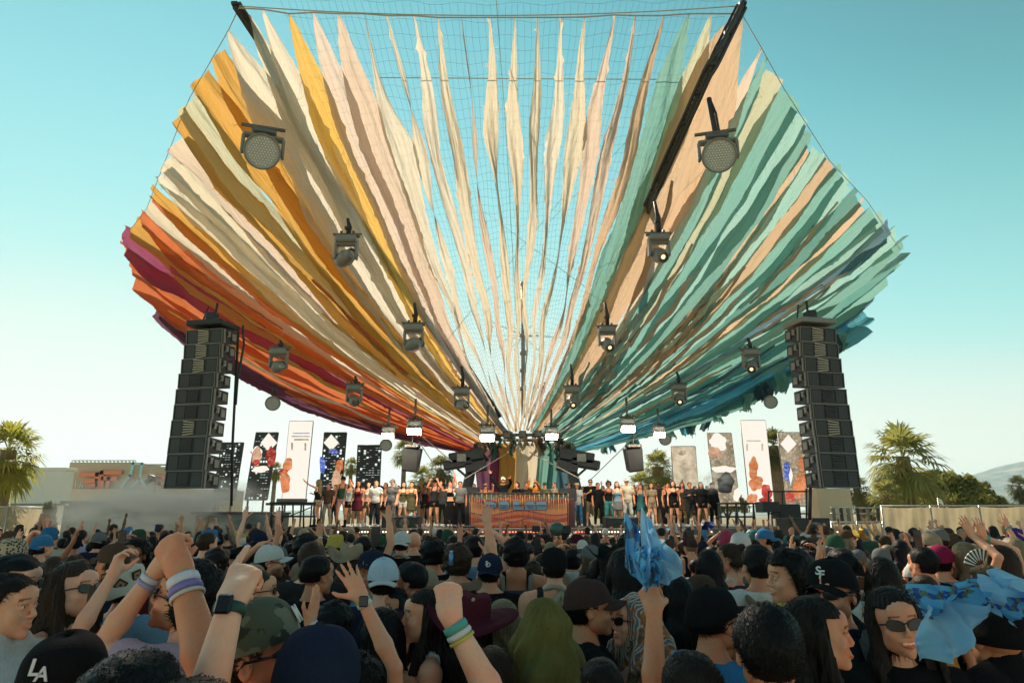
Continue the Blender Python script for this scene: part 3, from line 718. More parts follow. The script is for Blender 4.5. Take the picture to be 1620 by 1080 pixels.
# green container in the smoke and screens of scrim
M_cont = mat_simple('container_green', (0.13, 0.18, 0.16), 0.7, var=0.2, scale=1)
ct = empty('green_container', base(180, 26), 0, 'dark green container standing in the drifting smoke on the left', 'container')
slab(ct, 'body', 95, 795, 262, 880, 26, 3, M_cont)
for k in range(24): slab(ct, 'rib', 99 + k * 6.8, 799, 101.5 + k * 6.8, 870, 26, .06, M_cont, .06)
slab(ct, 'top_rail', 94, 792, 263, 796, 26, .12, M_grey, .1)
c2 = empty('dark_side_stage_riser', base(330, 23), 0, 'dark box riser at the left end of the stage, half in smoke', 'riser')
slab(c2, 'body', 302, 812, 420, 880, 23, 2.5, M_cont); slab(c2, 'lid', 300, 809, 422, 813, 23, 2.6, M_black, .1)
pn = empty('cream_scrim_wall', base(278, 30), 0, 'tall cream scrim wall between container and dark riser on the left', 'wall')
slab(pn, 'cloth', 262, 783, 300, 880, 30, .1, M_beige); slab(pn, 'frame', 298, 781, 300.5, 880, 30, .12, M_alu, .12)
# fences
def fence(px0, px1, ytop, Y, label, nposts, tilt=0.0):
    o = empty('scrim_fence', base((px0 + px1) / 2, Y), 0, label, 'fence'); ox = o.location
    A = at(px0, ytop, Y); B = at(px1, ytop + tilt, Y); nx, nz = 90, 10; V = []; T = []
    for i in range(nx):
        t = i / (nx - 1); pt = A.lerp(B, t); dpost = abs(math.sin(math.pi * t * nposts)); 
        for k in range(nz):
            s_ = k / (nz - 1); z = pt.z * (1 - s_) - (0.06 * dpost * (1 - s_))
            V.append((pt.x - ox.x, (0.07 * math.sin(t * 160 + s_ * 5) + 0.10 * math.sin(t * 47 + 4 * s_)) * math.sin(math.pi * min(1, s_ + .1)) , z))
    for i in range(nx - 1):
        for k in range(nz - 1): T.append((i * nz + k, i * nz + k + 1, (i + 1) * nz + k + 1, (i + 1) * nz + k))
    mobj('scrim_cloth', mesh_np('scrim_cloth', V, T), M_scrim, o)
    mb = MB(); mb.tube([A - Vector((ox.x, ox.y, -0.03)), B - Vector((ox.x, ox.y, -0.03))], .035, 6); mb.build('top_rail', M_alu, o)
    for i in range(nposts + 1):
        p_ = A.lerp(B, i / nposts); mb = MB(); mb.tube([(p_.x - ox.x, -.12, 0), (p_.x - ox.x, -.12, p_.z + .05)], .035, 6); mb.build('post', M_alu, o)
    return o
b = NB('scrim_cloth'); co = b.coord(); n = b.noise(co, 2.2, 4); c = b.mixc(n, (0.34, 0.28, 0.18), (0.50, 0.42, 0.29)); wv = b.noise(b.mapping(co, (60, 60, 60)), 1, 2)
p = b.pbr(c, 0.9, 0, b.bump(wv, .3, .01), spec=.1); tr = b.n('ShaderNodeBsdfTranslucent'); b.l(c, tr.inputs[0]); mx = b.n('ShaderNodeMixShader'); mx.inputs[0].default_value = .5
b.l(p, mx.inputs[1]); b.l(tr.outputs[0], mx.inputs[2]); M_scrim = b.done(mx.outputs[0])
fence(1392, 1700, 801, 30, 'long beige cloth-covered fence on the right below the palms', 4, -1)
fence(1313, 1394, 827, 29, 'lower beige cloth fence between the subwoofer and the long right fence', 2, -1)
fence(-60, 92, 801, 32, 'beige cloth fence at the far left below the white building', 2, 3)
tb = empty('barricade_frame', base(1350, 33), 0, 'open metal barrier frame with dark uprights above the lower right fence', 'barrier')
for k, px in enumerate((1318, 1330, 1341, 1356, 1372, 1388)):
    mb = MB(); a = at(px, 803, 33) - tb.location; mb.box((a.x, 0, a.z / 2), (.12, .12, a.z)); mb.build('upright', M_black if k % 2 else M_steel, tb)
for yy in (803, 812, 826):
    mb = MB(); a = at(1313, yy, 33) - tb.location; c_ = at(1392, yy, 33) - tb.location; mb.tube([a, c_], .04, 6); mb.build('rail', M_alu, tb)
tw = empty('cream_scrim_tower', base(1322, 36), 0, 'square cream scrim tower standing under the right speaker stack', 'tower')
slab(tw, 'cloth', 1301, 772, 1345, 850, 36, 1.6, M_beige)
fl = empty('white_flag', base(1484, 34), 0, 'small white flag on a pole above the right fence', 'flag')
mb = MB(); a = at(1483, 787, 34) - fl.location; mb.tube([(a.x, 0, 0), a], .02, 6); mb.build('pole', M_alu, fl)
mb = MB(); V = []; 
for i in range(7):
    for k in range(4): V.append((a.x + i * .045, .04 * math.sin(i * 1.3), a.z - k * .08 - .012 * i * i * .6))
f_ = [(i * 4 + k, i * 4 + k + 1, (i + 1) * 4 + k + 1, (i + 1) * 4 + k) for i in range(6) for k in range(3)]; mb._add(V, f_, True); mb.build('cloth', M_wall, fl)

# ------------------------------------------------------------------ picture screens behind the stage
def mat_screen(name, color, strength):
    b = NB(name); n = b.noise(b.coord('Object'), 1.6, 5, .65); n2 = b.noise(b.coord('Object'), 6.0, 2)
    c = b.mixc(b.ramp(n, [(.38, 0), (.62, 1)]), tuple(x * .62 for x in color), tuple(min(1, x * 1.15 + .04) for x in color)); c = b.mixc(b.ramp(n2, [(.52, 0), (.60, .35)]), c, (.8, .68, .5))
    e = b.n('ShaderNodeEmission'); b.l(c, e.inputs[0]); e.inputs[1].default_value = strength; return b.done(e.outputs[0])
E_w = mat_emit('screen_white', (1.0, 0.92, 0.80), .72); E_cr = mat_screen('screen_cream', (0.80, 0.66, 0.45), .6); E_or = mat_screen('screen_orange', (0.9, 0.25, 0.07), .6)
E_re = mat_screen('screen_red', (0.7, 0.06, 0.03), .5); E_bl = mat_screen('screen_blue', (0.05, 0.12, 0.5), .8); E_dk = mat_screen('screen_dim', (0.30, 0.24, 0.15), .8); E_pk = mat_screen('screen_skin', (0.9, 0.5, 0.3), .6)
M_lat = mat_simple('screen_lattice', (0.03, 0.035, 0.035), 0.5)
def blob(o, cx, cy, rx, ry, Y, mat, name, seed, k=0, lean=0.0):
    r = random.Random(seed); n = 4 if name in ('white_shape', 'diamond_shape', 'bar_shape', 'line_shape') else 20; vs = []
    for i in range(n):
        a = 6.283 * i / n; m = (1 + .14 * math.sin(2 * a + seed) + .10 * math.sin(5 * a + seed * 2) + r.uniform(-.03, .03)) if n > 4 else 1.15 + r.uniform(-.1, .1)
        if name in ('bar_shape', 'line_shape'): a += .785
        px = cx + rx * m * math.cos(a); py = cy + ry * m * math.sin(a); vs.append(at(px, py, Y - .06 - .012 * k) - o.location)
    mb = MB(); mb.poly(vs, (0, .01, 0)); return mb.build(name, mat, o)
def screen(x0, y0, x1, y1, Y, lean, kind, label):
    """x0..x1 at the top; lean = px shift of the bottom edge"""
    o = empty('led_screen', base((x0 + x1) / 2, Y), 0, label, 'screen', 'tall picture screens beside the stage')
    q = [at(x0, y0, Y), at(x1, y0, Y), at(x1 + lean, y1, Y), at(x0 + lean, y1, Y)]
    q = [p_ - o.location for p_ in q]
    def pt(u, v_, dy=0): return q[0].lerp(q[1], u).lerp(q[3].lerp(q[2], u), v_) + Vector((0, dy, 0))
    if kind == 'lattice' or kind == 'mix':
        mb = MB()
        nu_, nv_ = 8, 24
        for i in range(nu_ + 1): mb.poly([pt(max(0, i / nu_ - .012), 0), pt(min(1, i / nu_ + .012), 0), pt(min(1, i / nu_ + .012), 1), pt(max(0, i / nu_ - .012), 1)], (0, .08, 0))
        for k in range(nv_ + 1): mb.poly([pt(0, max(0, k / nv_ - .004), -.01), pt(1, max(0, k / nv_ - .004), -.01), pt(1, min(1, k / nv_ + .004), -.01), pt(0, min(1, k / nv_ + .004), -.01)], (0, .1, 0))
        r = random.Random(x0)
        for i in range(nu_):
            for k in range(nv_):
                if r.random() < .93:
                    a0, a1 = i / nu_, (i + 1) / nu_; b0, b1 = k / nv_, (k + 1) / nv_; g_ = .25 if r.random() < .35 else .0
                    mb.poly([pt(a0, b0 + g_ / nv_, .02), pt(a1, b0 + g_ / nv_, .02), pt(a1, b1, .02), pt(a0, b1, .02)], (0, .05, 0))
        mb.build('lattice', M_lat, o)
    else:
        mb = MB(); mb.poly([pt(0, 0), pt(1, 0), pt(1, 1), pt(0, 1)], (0, .12, 0)); mb.build('display', {'white': E_w, 'beige': E_cr, 'face': E_dk}[kind], o)
    mb = MB(); lp = pt(.15, 1); rp_ = pt(.85, 1); mb.tube([lp, (lp.x, lp.y, 0)], .06, 6); mb.tube([rp_, (rp_.x, rp_.y, 0)], .06, 6)
    for a_, b_ in ((pt(0, 0), pt(0, 1)), (pt(1, 0), pt(1, 1)), (pt(0, 0), pt(1, 0)), (pt(0, 1), pt(1, 1))): mb.tube([a_ + Vector((0, .05, 0)), b_ + Vector((0, .05, 0))], .04, 5)
    mb.build('support', M_steel, o); return o
s1 = screen(350, 700, 385, 790, 38, -14, 'lattice', 'see-through dark lattice screen just right of the left speaker stack')
s2 = screen(405, 684, 440, 790, 38, -18, 'mix', 'left leaning screen showing a bearded face in sunglasses under a white shape')
for a in ((425, 700, 12, 13, E_w, 'white_shape'), (407, 716, 9, 9, E_w, 'cap_shape'), (406, 722, 8, 14, E_pk, 'face_shape'), (404, 715, 7, 3, E_re, 'glasses_shape'), (429, 722, 7, 18, E_re, 'red_shape'), (405, 731, 6, 5, E_re, 'beard_shape'), (412, 742, 14, 5, E_w, 'collar_shape')): blob(s2, a[0], a[1], a[2], a[3], 38, a[4], a[5], a[0], a[1] * .05)
s3 = screen(458, 666, 495, 790, 38, -12, 'white', 'very bright white screen on the left with an orange figure low down')
for a in ((455, 735, 7, 12, E_or, 'orange_shape'), (451, 762, 9, 16, E_or, 'figure_shape'), (448, 746, 6, 5, E_re, 'red_shape'), (474, 793, 12, 4, E_re, 'low_shape'), (477, 695, 14, 1.4, E_dk, 'line_shape'), (476, 690, 17, .9, E_dk, 'line_shape'), (477, 685, 16, .8, E_bl, 'line_shape'), (462, 706, 1.6, 7, E_dk, 'bar_shape'), (483, 706, 1.6, 7, E_dk, 'bar_shape')): blob(s3, a[0], a[1], a[2], a[3], 38, a[4], a[5], a[0], a[1] * .02)
s4 = screen(513, 684, 548, 790, 38, -9, 'mix', 'left screen with dark lattice, blue shape and an orange woman in sunglasses')
for a in ((524, 700, 11, 12, E_w, 'white_shape'), (528, 714, 7, 5, E_bl, 'blue_shape'), (510, 735, 4, 16, E_bl, 'blue_shape'), (537, 737, 6, 11, E_or, 'face_shape'), (533, 764, 9, 18, E_pk, 'body_shape'), (536, 731, 6, 2, E_re, 'glasses_shape')): blob(s4, a[0], a[1], a[2], a[3], 38, a[4], a[5], a[0], a[1] * .03)
s5 = screen(566, 704, 603, 790, 38, -4, 'lattice', 'see-through dark lattice screen behind the people at the left of the stage')
t1 = screen(1062, 706, 1100, 790, 38, 6, 'beige', 'blank beige screen behind the smoke on the right of the stage')
blob(t1, 1080, 716, 6, 4, 38, E_dk, 'faint_shape', 3, 1)
t2 = screen(1119, 685, 1157, 800, 38, 14, 'face', 'right leaning screen showing a man in a white cap and sunglasses')
for a in ((1136, 700, 15, 13, E_w, 'cap_shape'), (1131, 716, 11, 10, E_pk, 'face_shape'), (1131, 713, 9, 3, E_dk, 'glasses_shape'), (1132, 728, 8, 6, E_dk, 'beard_shape'), (1145, 742, 17, 6, E_w, 'collar_shape'), (1148, 764, 15, 15, mat_emit('screen_dark', (.03, .03, .03), .6), 'jacket_shape'), (1166, 782, 6, 10, E_w, 'sleeve_shape')): blob(t2, a[0], a[1], a[2], a[3], 38, a[4], a[5], a[0], a[1] * .04)
t3 = screen(1172, 665, 1211, 800, 38, 14, 'white', 'very bright white screen on the right with orange figures low down')
for a in ((1192, 740, 8, 16, E_or, 'figure_shape'), (1196, 764, 10, 13, E_or, 'figure_shape'), (1213, 778, 8, 13, E_re, 'face_shape'), (1190, 788, 8, 8, E_or, 'face_shape'), (1192, 697, 14, 1.2, E_cr, 'line_shape'), (1182, 707, 1.6, 7, E_cr, 'bar_shape'), (1206, 707, 1.6, 7, E_cr, 'bar_shape'), (1211, 792, 12, 6, E_re, 'low_shape')): blob(t3, a[0], a[1], a[2], a[3], 38, a[4], a[5], a[0], a[1] * .02)
t4 = screen(1231, 684, 1268, 800, 38, 13, 'face', 'rightmost screen with a white diamond shape and an orange woman in sunglasses')
for a in ((1247, 702, 11, 13, E_w, 'diamond_shape'), (1245, 745, 5, 17, E_bl, 'blue_shape'), (1251, 752, 3, 12, E_w, 'white_shape'), (1268, 735, 6, 11, E_or, 'face_shape'), (1268, 732, 6, 2, E_re, 'glasses_shape'), (1266, 768, 11, 20, E_or, 'body_shape'), (1250, 786, 8, 8, E_re, 'low_shape')): blob(t4, a[0], a[1], a[2], a[3], 38, a[4], a[5], a[0], a[1] * .03)

# ------------------------------------------------------------------ stage
ZS = 1.72; YF = 21.0
M_deck = mat_simple('stage_deck', (0.10, 0.09, 0.075), 0.7, var=0.3, scale=2)
M_skirt = mat_simple('stage_front', (0.035, 0.033, 0.03), 0.7, var=0.3, scale=2)
xl, xr = at(425, 835, YF).x, at(1325, 835, YF).x
stg = empty('stage', ((xl + xr) / 2, YF, 0), 0, 'wide low dark stage deck with a lit strip along its front edge', 'stage')
so = stg.location
mb = MB(); mb.box((0, 5.5, ZS - .1), (xr - xl, 11.0, .2), None, .01); mb.build('deck', M_deck, stg)
npan = 12
for k in range(npan):
    w_ = (xr - xl) / npan; mb = MB(); mb.box((-(xr - xl) / 2 + w_ * (k + .5), .12, (ZS - .42) / 2), (w_ - .02, .06, ZS - .44), None, .01); mb.build('front_panel', M_skirt, stg)
mb = MB(); mb.box((0, -.04, ZS - .10), (xr - xl, .08, .19), None, .012); mb.build('edge_beam', M_steel, stg)
mb = MB(); mb.box((0, -.02, ZS - .30), (xr - xl - .1, .10, .12), None, .01); mb.build('lower_beam', M_skirt, stg)
mb = MB()
E_ledw = mat_emit('led_warm', (1.0, 0.75, 0.45), 5.0); E_ledr = mat_emit('led_red', (1.0, 0.13, 0.06), 4.0)
nled = 190
for k in range(nled):
    x = xl + (xr - xl) * (k + .5) / nled; px = 810 + x / YF * F * 0.985
    if px < 545 or (px > 1000 and k % 3): continue
    mb.mi = 1 if 738 < px < 925 else 0; mb.box((x - so.x, -.09, ZS - .10), (.035, .02, .035))
o = mb.build('led_strip', [E_ledw, E_ledr], stg); o['kind'] = 'stuff'

# DJ booth with gold tubes and a painted front
bo = empty('dj_booth', (at(821, 830, 22.0).x, 22.0, ZS), 0, 'booth faced with thin gold tubes over a painted orange and blue wave picture', 'booth')
b = NB('booth_painting'); co = b.coord('Generated'); sx = b.n('ShaderNodeSeparateXYZ'); b.l(co, sx.inputs[0])
xx, zz = sx.outputs[0], sx.outputs[2]
w1 = b.math('MULTIPLY_ADD', b.math('SINE', b.math('MULTIPLY', xx, 9.0)), .07, zz)
w2 = b.math('MULTIPLY_ADD', b.math('SINE', b.math('MULTIPLY_ADD', xx, 16.0, 1.0)), .06, zz)
base_c = b.ramp(w1, [(0, (.85, .14, .06)), (.14, (.95, .34, .14)), (.22, (.70, .05, .05)), (.32, (.90, .22, .08)), (.42, (.30, .04, .22)), (.46, (.95, .36, .14)), (.62, (.85, .30, .16)), (.78, (.55, .06, .10)), (.92, (.14, .40, .45))], 'CONSTANT')
st2 = b.ramp(w2, [(0, 0), (.20, 0), (.21, 1), (.25, 1), (.26, 0), (1, 0)])
c = b.mixc(st2, base_c, (.30, .08, .16)); n = b.noise(co, 14, 3); c = b.mixc(b.math('MULTIPLY', n, .3), c, (.5, .3, .15))
M_paint = b.done(b.pbr(c, .6, 0)); M_gold = mat_simple('gold_tube', (0.75, 0.40, 0.14), 0.35, 0.5)
mb = MB(); mb.box((0, .5, .52), (3.10, .9, 1.04), None, .02); mb.build('body', M_paint, bo)
mb = MB(); mb.box((0, .5, 1.07), (3.2, 1.1, .06), None, .01); mb.build('table_top', M_black, bo)
for k in range(42):
    x = -1.58 + 3.16 * k / 41; mb = MB(); mb.tube([(x, -.02 - .05 * (k % 2), .02), (x, -.02 - .05 * (k % 2), 1.06)], .0065, 6); mb.build('gold_tube', M_gold, bo)
GL = {'D': [[(0, 0), (.62, 0), (1, .35), (1, .70), (.62, 1), (0, 1)]], 'O': [[(.2, 0), (.8, 0), (1, .3), (1, .7), (.8, 1), (.2, 1), (0, .7), (0, .3)]],
      'L': [[(0, 0), (1, 0), (1, .38), (.62, .38), (.55, 1), (0, 1)]], 'A': [[(0, 0), (1, 0), (1, .6), (.75, 1), (.25, 1), (0, .6)]], 'B': [[(0, 0), (.9, 0), (1, .25), (.85, .5), (1, .75), (.85, 1), (0, 1)]]}
M_let = mat_simple('letter_blue', (0.22, 0.36, 0.48), 0.5, var=.15); M_letd = mat_simple('letter_dark', (0.08, 0.05, 0.12), 0.5)
for ch, px in zip('DOLAB', (776, 797, 820, 839, 857)):
    cx = at(px, 800, 21.9).x - bo.location.x; w_, h_ = .34, .26; z0 = .56
    for poly in GL[ch]:
        mb = MB(); mb.poly([(cx - w_ / 2 + u * w_ * 1.08 - .01, -.105, z0 + v_ * h_ * 1.12 - .015) for u, v_ in poly], (0, .02, 0)); lt = mb.build('letter', M_letd, bo)
        mb = MB(); mb.poly([(cx - w_ / 2 + u * w_, -.125, z0 + v_ * h_) for u, v_ in poly], (0, .015, 0)); mb.build('letter_face', M_let, lt)
        mb = MB(); mb.box((cx, -.132, z0 + h_ * .52), (w_ * .86, .01, .025)); mb.build('letter_gap', M_letd, lt)
        if ch in 'AO': mb = MB(); mb.box((cx, -.132, z0 + h_ * .25), (w_ * .55, .01, .03)); mb.build('letter_gap', M_letd, lt)
# speaker boxes, cases, wedges and rails on the stage
def thing_box(name, cat, label, x0, y0, x1, y1, Y, dep, mat, grille=None, group=None, extra=None):
    a = at(x0, y1, Y); c_ = at(x1, y0, Y); o = empty(name, ((a.x + c_.x) / 2, Y, a.z), 0, label, cat, group); w_, h_ = c_.x - a.x, c_.z - a.z
    mb = MB(); mb.box((0, dep / 2, h_ / 2), (w_, dep, h_), None, .02); mb.build('body', mat, o)
    if grille: mb = MB(); mb.box((0, -.012, h_ / 2), (w_ * .88, .02, h_ * .82), None, .006); g_ = mb.build('grille', M_grille, o)
    if grille == 'cone':
        mb = MB(); mb.lathe([(.001, -.0), (h_ * .12, -.01), (h_ * .30, .02), (h_ * .36, .0), (h_ * .37, .03)], (w_ * .12, -.03, h_ / 2), 24, Matrix.Rotation(math.radians(90), 3, 'X')); mb.build('driver_cone', M_steel, o)
    return o
thing_box('subwoofer', 'speaker', 'large black subwoofer box at the right end of the stage', 1251, 819, 1313, 852, 20.2, 1.0, M_black, 'cone')
thing_box('stage_speaker', 'speaker', 'low dark speaker box at the left front of the stage beside the girls', 603, 815, 663, 838, 21.6, .7, M_black, 'cone')
thing_box('stage_speaker', 'speaker', 'low dark speaker box at the front of the stage right of the man in shorts', 958, 817, 1010, 838, 21.6, .7, M_black, 'cone')
thing_box('wedge_monitor', 'speaker', 'flat black monitor wedge left of the booth', 715, 831, 752, 838, 21.4, .5, M_black)
thing_box('wedge_monitor', 'speaker', 'flat black monitor wedge right of the booth', 861, 832, 884, 838, 21.4, .5, M_black)
thing_box('flight_case', 'case', 'black flight case standing right of the booth', 888, 788, 909, 836, 22.6, .8, mat_simple('case_maroon', (.09, .03, .035), .5))
thing_box('equipment_rack', 'rack', 'stack of black equipment left of the booth', 730, 770, 757, 832, 23.6, .8, M_black)
thing_box('equipment_rack', 'rack', 'stack of black equipment right of the booth', 884, 772, 912, 792, 23.6, .8, M_black)
thing_box('side_cabinet', 'speaker', 'black box on the right side of the stage under the bright screen', 1207, 793, 1233, 810, 22.6, .7, M_black)
thing_box('side_cabinet', 'speaker', 'tall black box beside the subwoofer under the rightmost screen', 1234, 797, 1266, 820, 22.9, .7, M_black)
def rail(pts, Y, label, grp):
    o = empty('guard_rail', base(pts[0][0], Y), 0, label, 'rail', grp)
    x0, x1 = pts[0][0], pts[1][0]; y0, y1 = pts[0][1], pts[1][1]
    for k in range(5):
        px = x0 + (x1 - x0) * k / 4; mb = MB(); mb.tube([at(px, y0, Y) - o.location, at(px, y1, Y) - o.location], .03, 6); mb.build('post', M_black, o)
    for yy in (y0, (y0 + y1) / 2): mb = MB(); mb.tube([at(x0 - 3, yy, Y) - o.location, at(x1 + 3, yy, Y) - o.location], .028, 6); mb.build('rail_bar', M_black, o)
rail(((1137, 796), (1192, 838)), 21.5, 'black guard rail on the right of the stage in front of the screens', 'guard rails at the stage ends')
rail(((430, 795), (497, 838)), 21.5, 'black guard rail at the left end of the stage', 'guard rails at the stage ends')
tb2 = empty('keyboard_table', base(462, 23.5), 0, 'black equipment table under the white screen at the left of the stage', 'table')
a = at(425, 797, 23.5) - tb2.location; c_ = at(498, 797, 23.5) - tb2.location
mb = MB(); mb.box(((a.x + c_.x) / 2, 0, a.z), (c_.x - a.x, .6, .08), None, .01); mb.build('table_top', M_black, tb2)
mb = MB(); mb.box(((a.x + c_.x) / 2, 0, a.z + .12), ((c_.x - a.x) * .6, .4, .12), None, .02); mb.build('mixer', M_steel, tb2)
for x in (a.x + .1, c_.x - .1):
    mb = MB(); mb.tube([(x, 0, ZS), (x, 0, a.z)], .03, 6); mb.build('leg', M_black, tb2)
mb = MB(); mb.tube([(a.x + .1, 0, ZS + .1), (c_.x - .1, 0, a.z - .1)], .02, 6); mb.build('brace', M_steel, tb2)
st = empty('ladder_frame', base(1240, 23.5), 0, 'dark pipe frame with a crossbar among the boxes on the right of the stage', 'frame')
for px in (1216, 1238, 1276): mb = MB(); mb.tube([at(px, 776 if px != 1276 else 772, 23.5) - st.location, at(px, 832, 23.5) - st.location], .03, 6); mb.build('pipe', M_black, st)
for yy in (777, 812): mb = MB(); mb.tube([at(1214, yy, 23.5) - st.location, at(1278, yy, 23.5) - st.location], .025, 6); mb.build('crossbar', M_black, st)

# dark lighting arms either side of the trunk
def arm_rig(sx, label):
    X = lambda px: 825 + sx * (px - 825)
    o = empty('lighting_arm', at(X(900), 760, 26.5), 0, label, 'stage rig', 'lighting arms either side of the trunk')
    def P_(px, py, Y=26.0): return at(X(px), py, Y) - o.location
    mb = MB(); mb.tube([P_(925, 835), P_(905, 745), P_(880, 722)], [.28, .2, .16], 6, True, False); mb.build('arm', M_black, o)
    for (px, py, w_, h_) in ((912, 722, 1.3, .42), (925, 733, 1.1, .34), (897, 738, .8, .4)):
        mb = MB(); mb.box(P_(px, py, 25.6), (w_, .7, h_), Matrix.Rotation(sx * .18, 3, 'Y'), .04); mb.build('housing', M_black, o)
    mb = MB(); mb.box(P_(920, 724, 25.2), (.35, .1, .3), None, .02); mb.build('panel', M_grey, o)
    mb = MB(); mb.tube([P_(930, 738), P_(905, 760), P_(890, 790)], .05, 6); mb.tube([P_(940, 728), P_(915, 716)], .04, 6); mb.build('strut', M_steel, o)
arm_rig(1, 'dark jointed lighting arm on the right of the cloth trunk'); arm_rig(-1, 'dark jointed lighting arm on the left of the cloth trunk')
gw = empty('guy_ropes', at(825, 700, 26), 0, 'thin ropes running down from the canopy hub to the sides of the stage', 'rope')
for a_, b_ in (((838, 715, 26), (918, 757, 24)), ((1020, 675, 27), (935, 758, 25)), ((661, 684, 27), (715, 730, 25)), ((805, 715, 26), (735, 757, 24)), ((664, 700, 27), (690, 740, 25))):
    mb = MB(); mb.tube([at(*a_) - gw.location, at(*b_) - gw.location], .02, 5); mb.build('rope', M_rope, gw)

# ------------------------------------------------------------------ line arrays
L_x0 = [303, 298, 293, 287, 282, 278, 273, 269, 266, 264]; L_x1 = [370, 368, 365, 362, 359, 357, 354, 351, 348, 346]; L_y = [535, 558, 581, 604, 629, 654, 679, 706, 733, 760]
R_x0 = [1244, 1247, 1251, 1255, 1259, 1263, 1267, 1271, 1274, 1277]; R_x1 = [1318, 1322, 1327, 1331, 1335, 1340, 1344, 1348, 1351, 1355]; R_y = [532, 556, 580, 603, 629, 654, 679, 705, 732, 759]
def cabinet(o, c_, sx, i):
    W, D = 1.02, .62; H = (.372, .372, .372, .375, .385, .39, .40, .41, .41, .41)[i]
    cb = empty('cabinet', c_, 0); cb.parent = o
    mb = MB()
    # trapezoid body seen from above
    vs = []
    for z in (-H / 2, H / 2):
        vs += [(-W / 2, -D / 2, z), (W / 2, -D / 2, z), (W / 2 - .02, D / 2, z * .8), (-W / 2 + .02, D / 2, z * .8)]
    mb._add([Vector(v) for v in vs], [(0, 1, 2, 3), (4, 7, 6, 5), (0, 4, 5, 1), (1, 5, 6, 2), (2, 6, 7, 3), (3, 7, 4, 0)]); mb.build('shell', M_black, cb)
    for z in (-H / 2 + .012, H / 2 - .012): mb = MB(); mb.box((0, -D / 2 - .012, z), (W, .024, .02)); mb.build('edge_strip', M_steel, cb)
    for x in (-W / 2 + .014, W / 2 - .014): mb = MB(); mb.box((x, -D / 2 - .012, 0), (.024, .024, H - .05)); mb.build('edge_strip', M_steel, cb)
    mb = MB(); mb.box((-.33, -D / 2 - .006, 0), (.26, .012, H * .78)); mb.build('grille', M_grille, cb); mb = MB(); mb.box((.33, -D / 2 - .006, 0), (.26, .012, H * .78)); mb.build('grille', M_grille, cb)
    mb = MB()
    for k in range(6): mb.box((-.02, -D / 2 - .018 - .006 * (k % 2), -H * .36 + H * .72 * k / 5), (.30, .02 + .01 * (k % 2), .022), Matrix.Rotation(.12 * (k - 2.5) * .4, 3, 'Y'))
    mb.build('horn_fins', M_hornm if i < 3 or i == 6 else M_grille, cb)
    s_ = -sx
    mb = MB(); mb.box((s_ * (W / 2 + .012), -.08, .06), (.024, .10, .14)); mb.box((s_ * (W / 2 + .012), .12, 0), (.024, .16, .18)); mb.box((s_ * (W / 2 + .014), -D / 2 + .04, 0), (.03, .05, H * .95)); mb.tube([(s_ * (W / 2 + .03), -.2, -.05), (s_ * (W / 2 + .05), -.16, .02), (s_ * (W / 2 + .03), -.12, .08)], .012, 5)
    mb.build('rigging_plate', M_grey, cb)
    return cb
M_hornm = mat_simple('horn_metal', (0.42, 0.36, 0.26), .35, .5)
for sx, X0, X1, YY, lab in ((-1, L_x0, L_x1, L_y, 'hanging stack of ten black speaker cabinets left of the stage'), (1, R_x0, R_x1, R_y, 'hanging stack of ten black speaker cabinets right of the stage')):
    Yc = 16.2; top = at((X0[0] + X1[0]) / 2, YY[0] - 12, Yc)
    o = empty('line_array', top, 0, lab, 'speaker stack', 'line arrays beside the stage')
    for i in range(10):
        c_ = at((X0[i] + X1[i]) / 2, YY[i], Yc - .28 * (i / 9) ** 2 * 0 + .0) - o.location
        cb = cabinet(o, c_, sx, i); cb.rotation_euler = (math.radians(7 - 1.0 * i), 0, math.radians(-sx * 12) * -1 * (1 if sx > 0 else 1))
    mb = MB(); mb.box((0, 0, .12), (.98, .8, .14), Matrix.Rotation(math.radians(sx * 12), 3, 'Z'), .02); mb.build('flying_frame', M_grey if sx > 0 else M_black, o)
    mb = MB(); mb.box((0, -.1, .30), (.25, .3, .26), None, .03); mb.tube([(0, 0, .2), (.02, .05, .75)], .03, 6); mb.tube([(-.3, 0, .2), (-.2, .05, .65)], .02, 6); mb.build('hoist', M_black, o)
    if sx < 0:
        mb = MB(); pt = [at(377, 525, Yc + .4), at(372, 620, Yc + .4), at(368, 700, Yc + .4), at(366, 800, Yc + .4)]; mb.tube([p_ - o.location for p_ in pt], .035, 6); mb.build('cable', M_cable, o)
        mb = MB(); pt = [at(384, 515, Yc + .3), at(386, 545, Yc + .3), at(376, 600, Yc + .3), at(373, 640, Yc + .3)]; mb.tube([p_ - o.location for p_ in pt], .03, 6); mb.build('cable', M_cable, o)
    else:
        mb = MB(); pt = [at(1282, 770, Yc), at(1281, 822, Yc)]; mb.tube([p_ - o.location for p_ in pt], .04, 6); mb.build('cable', M_cable, o)

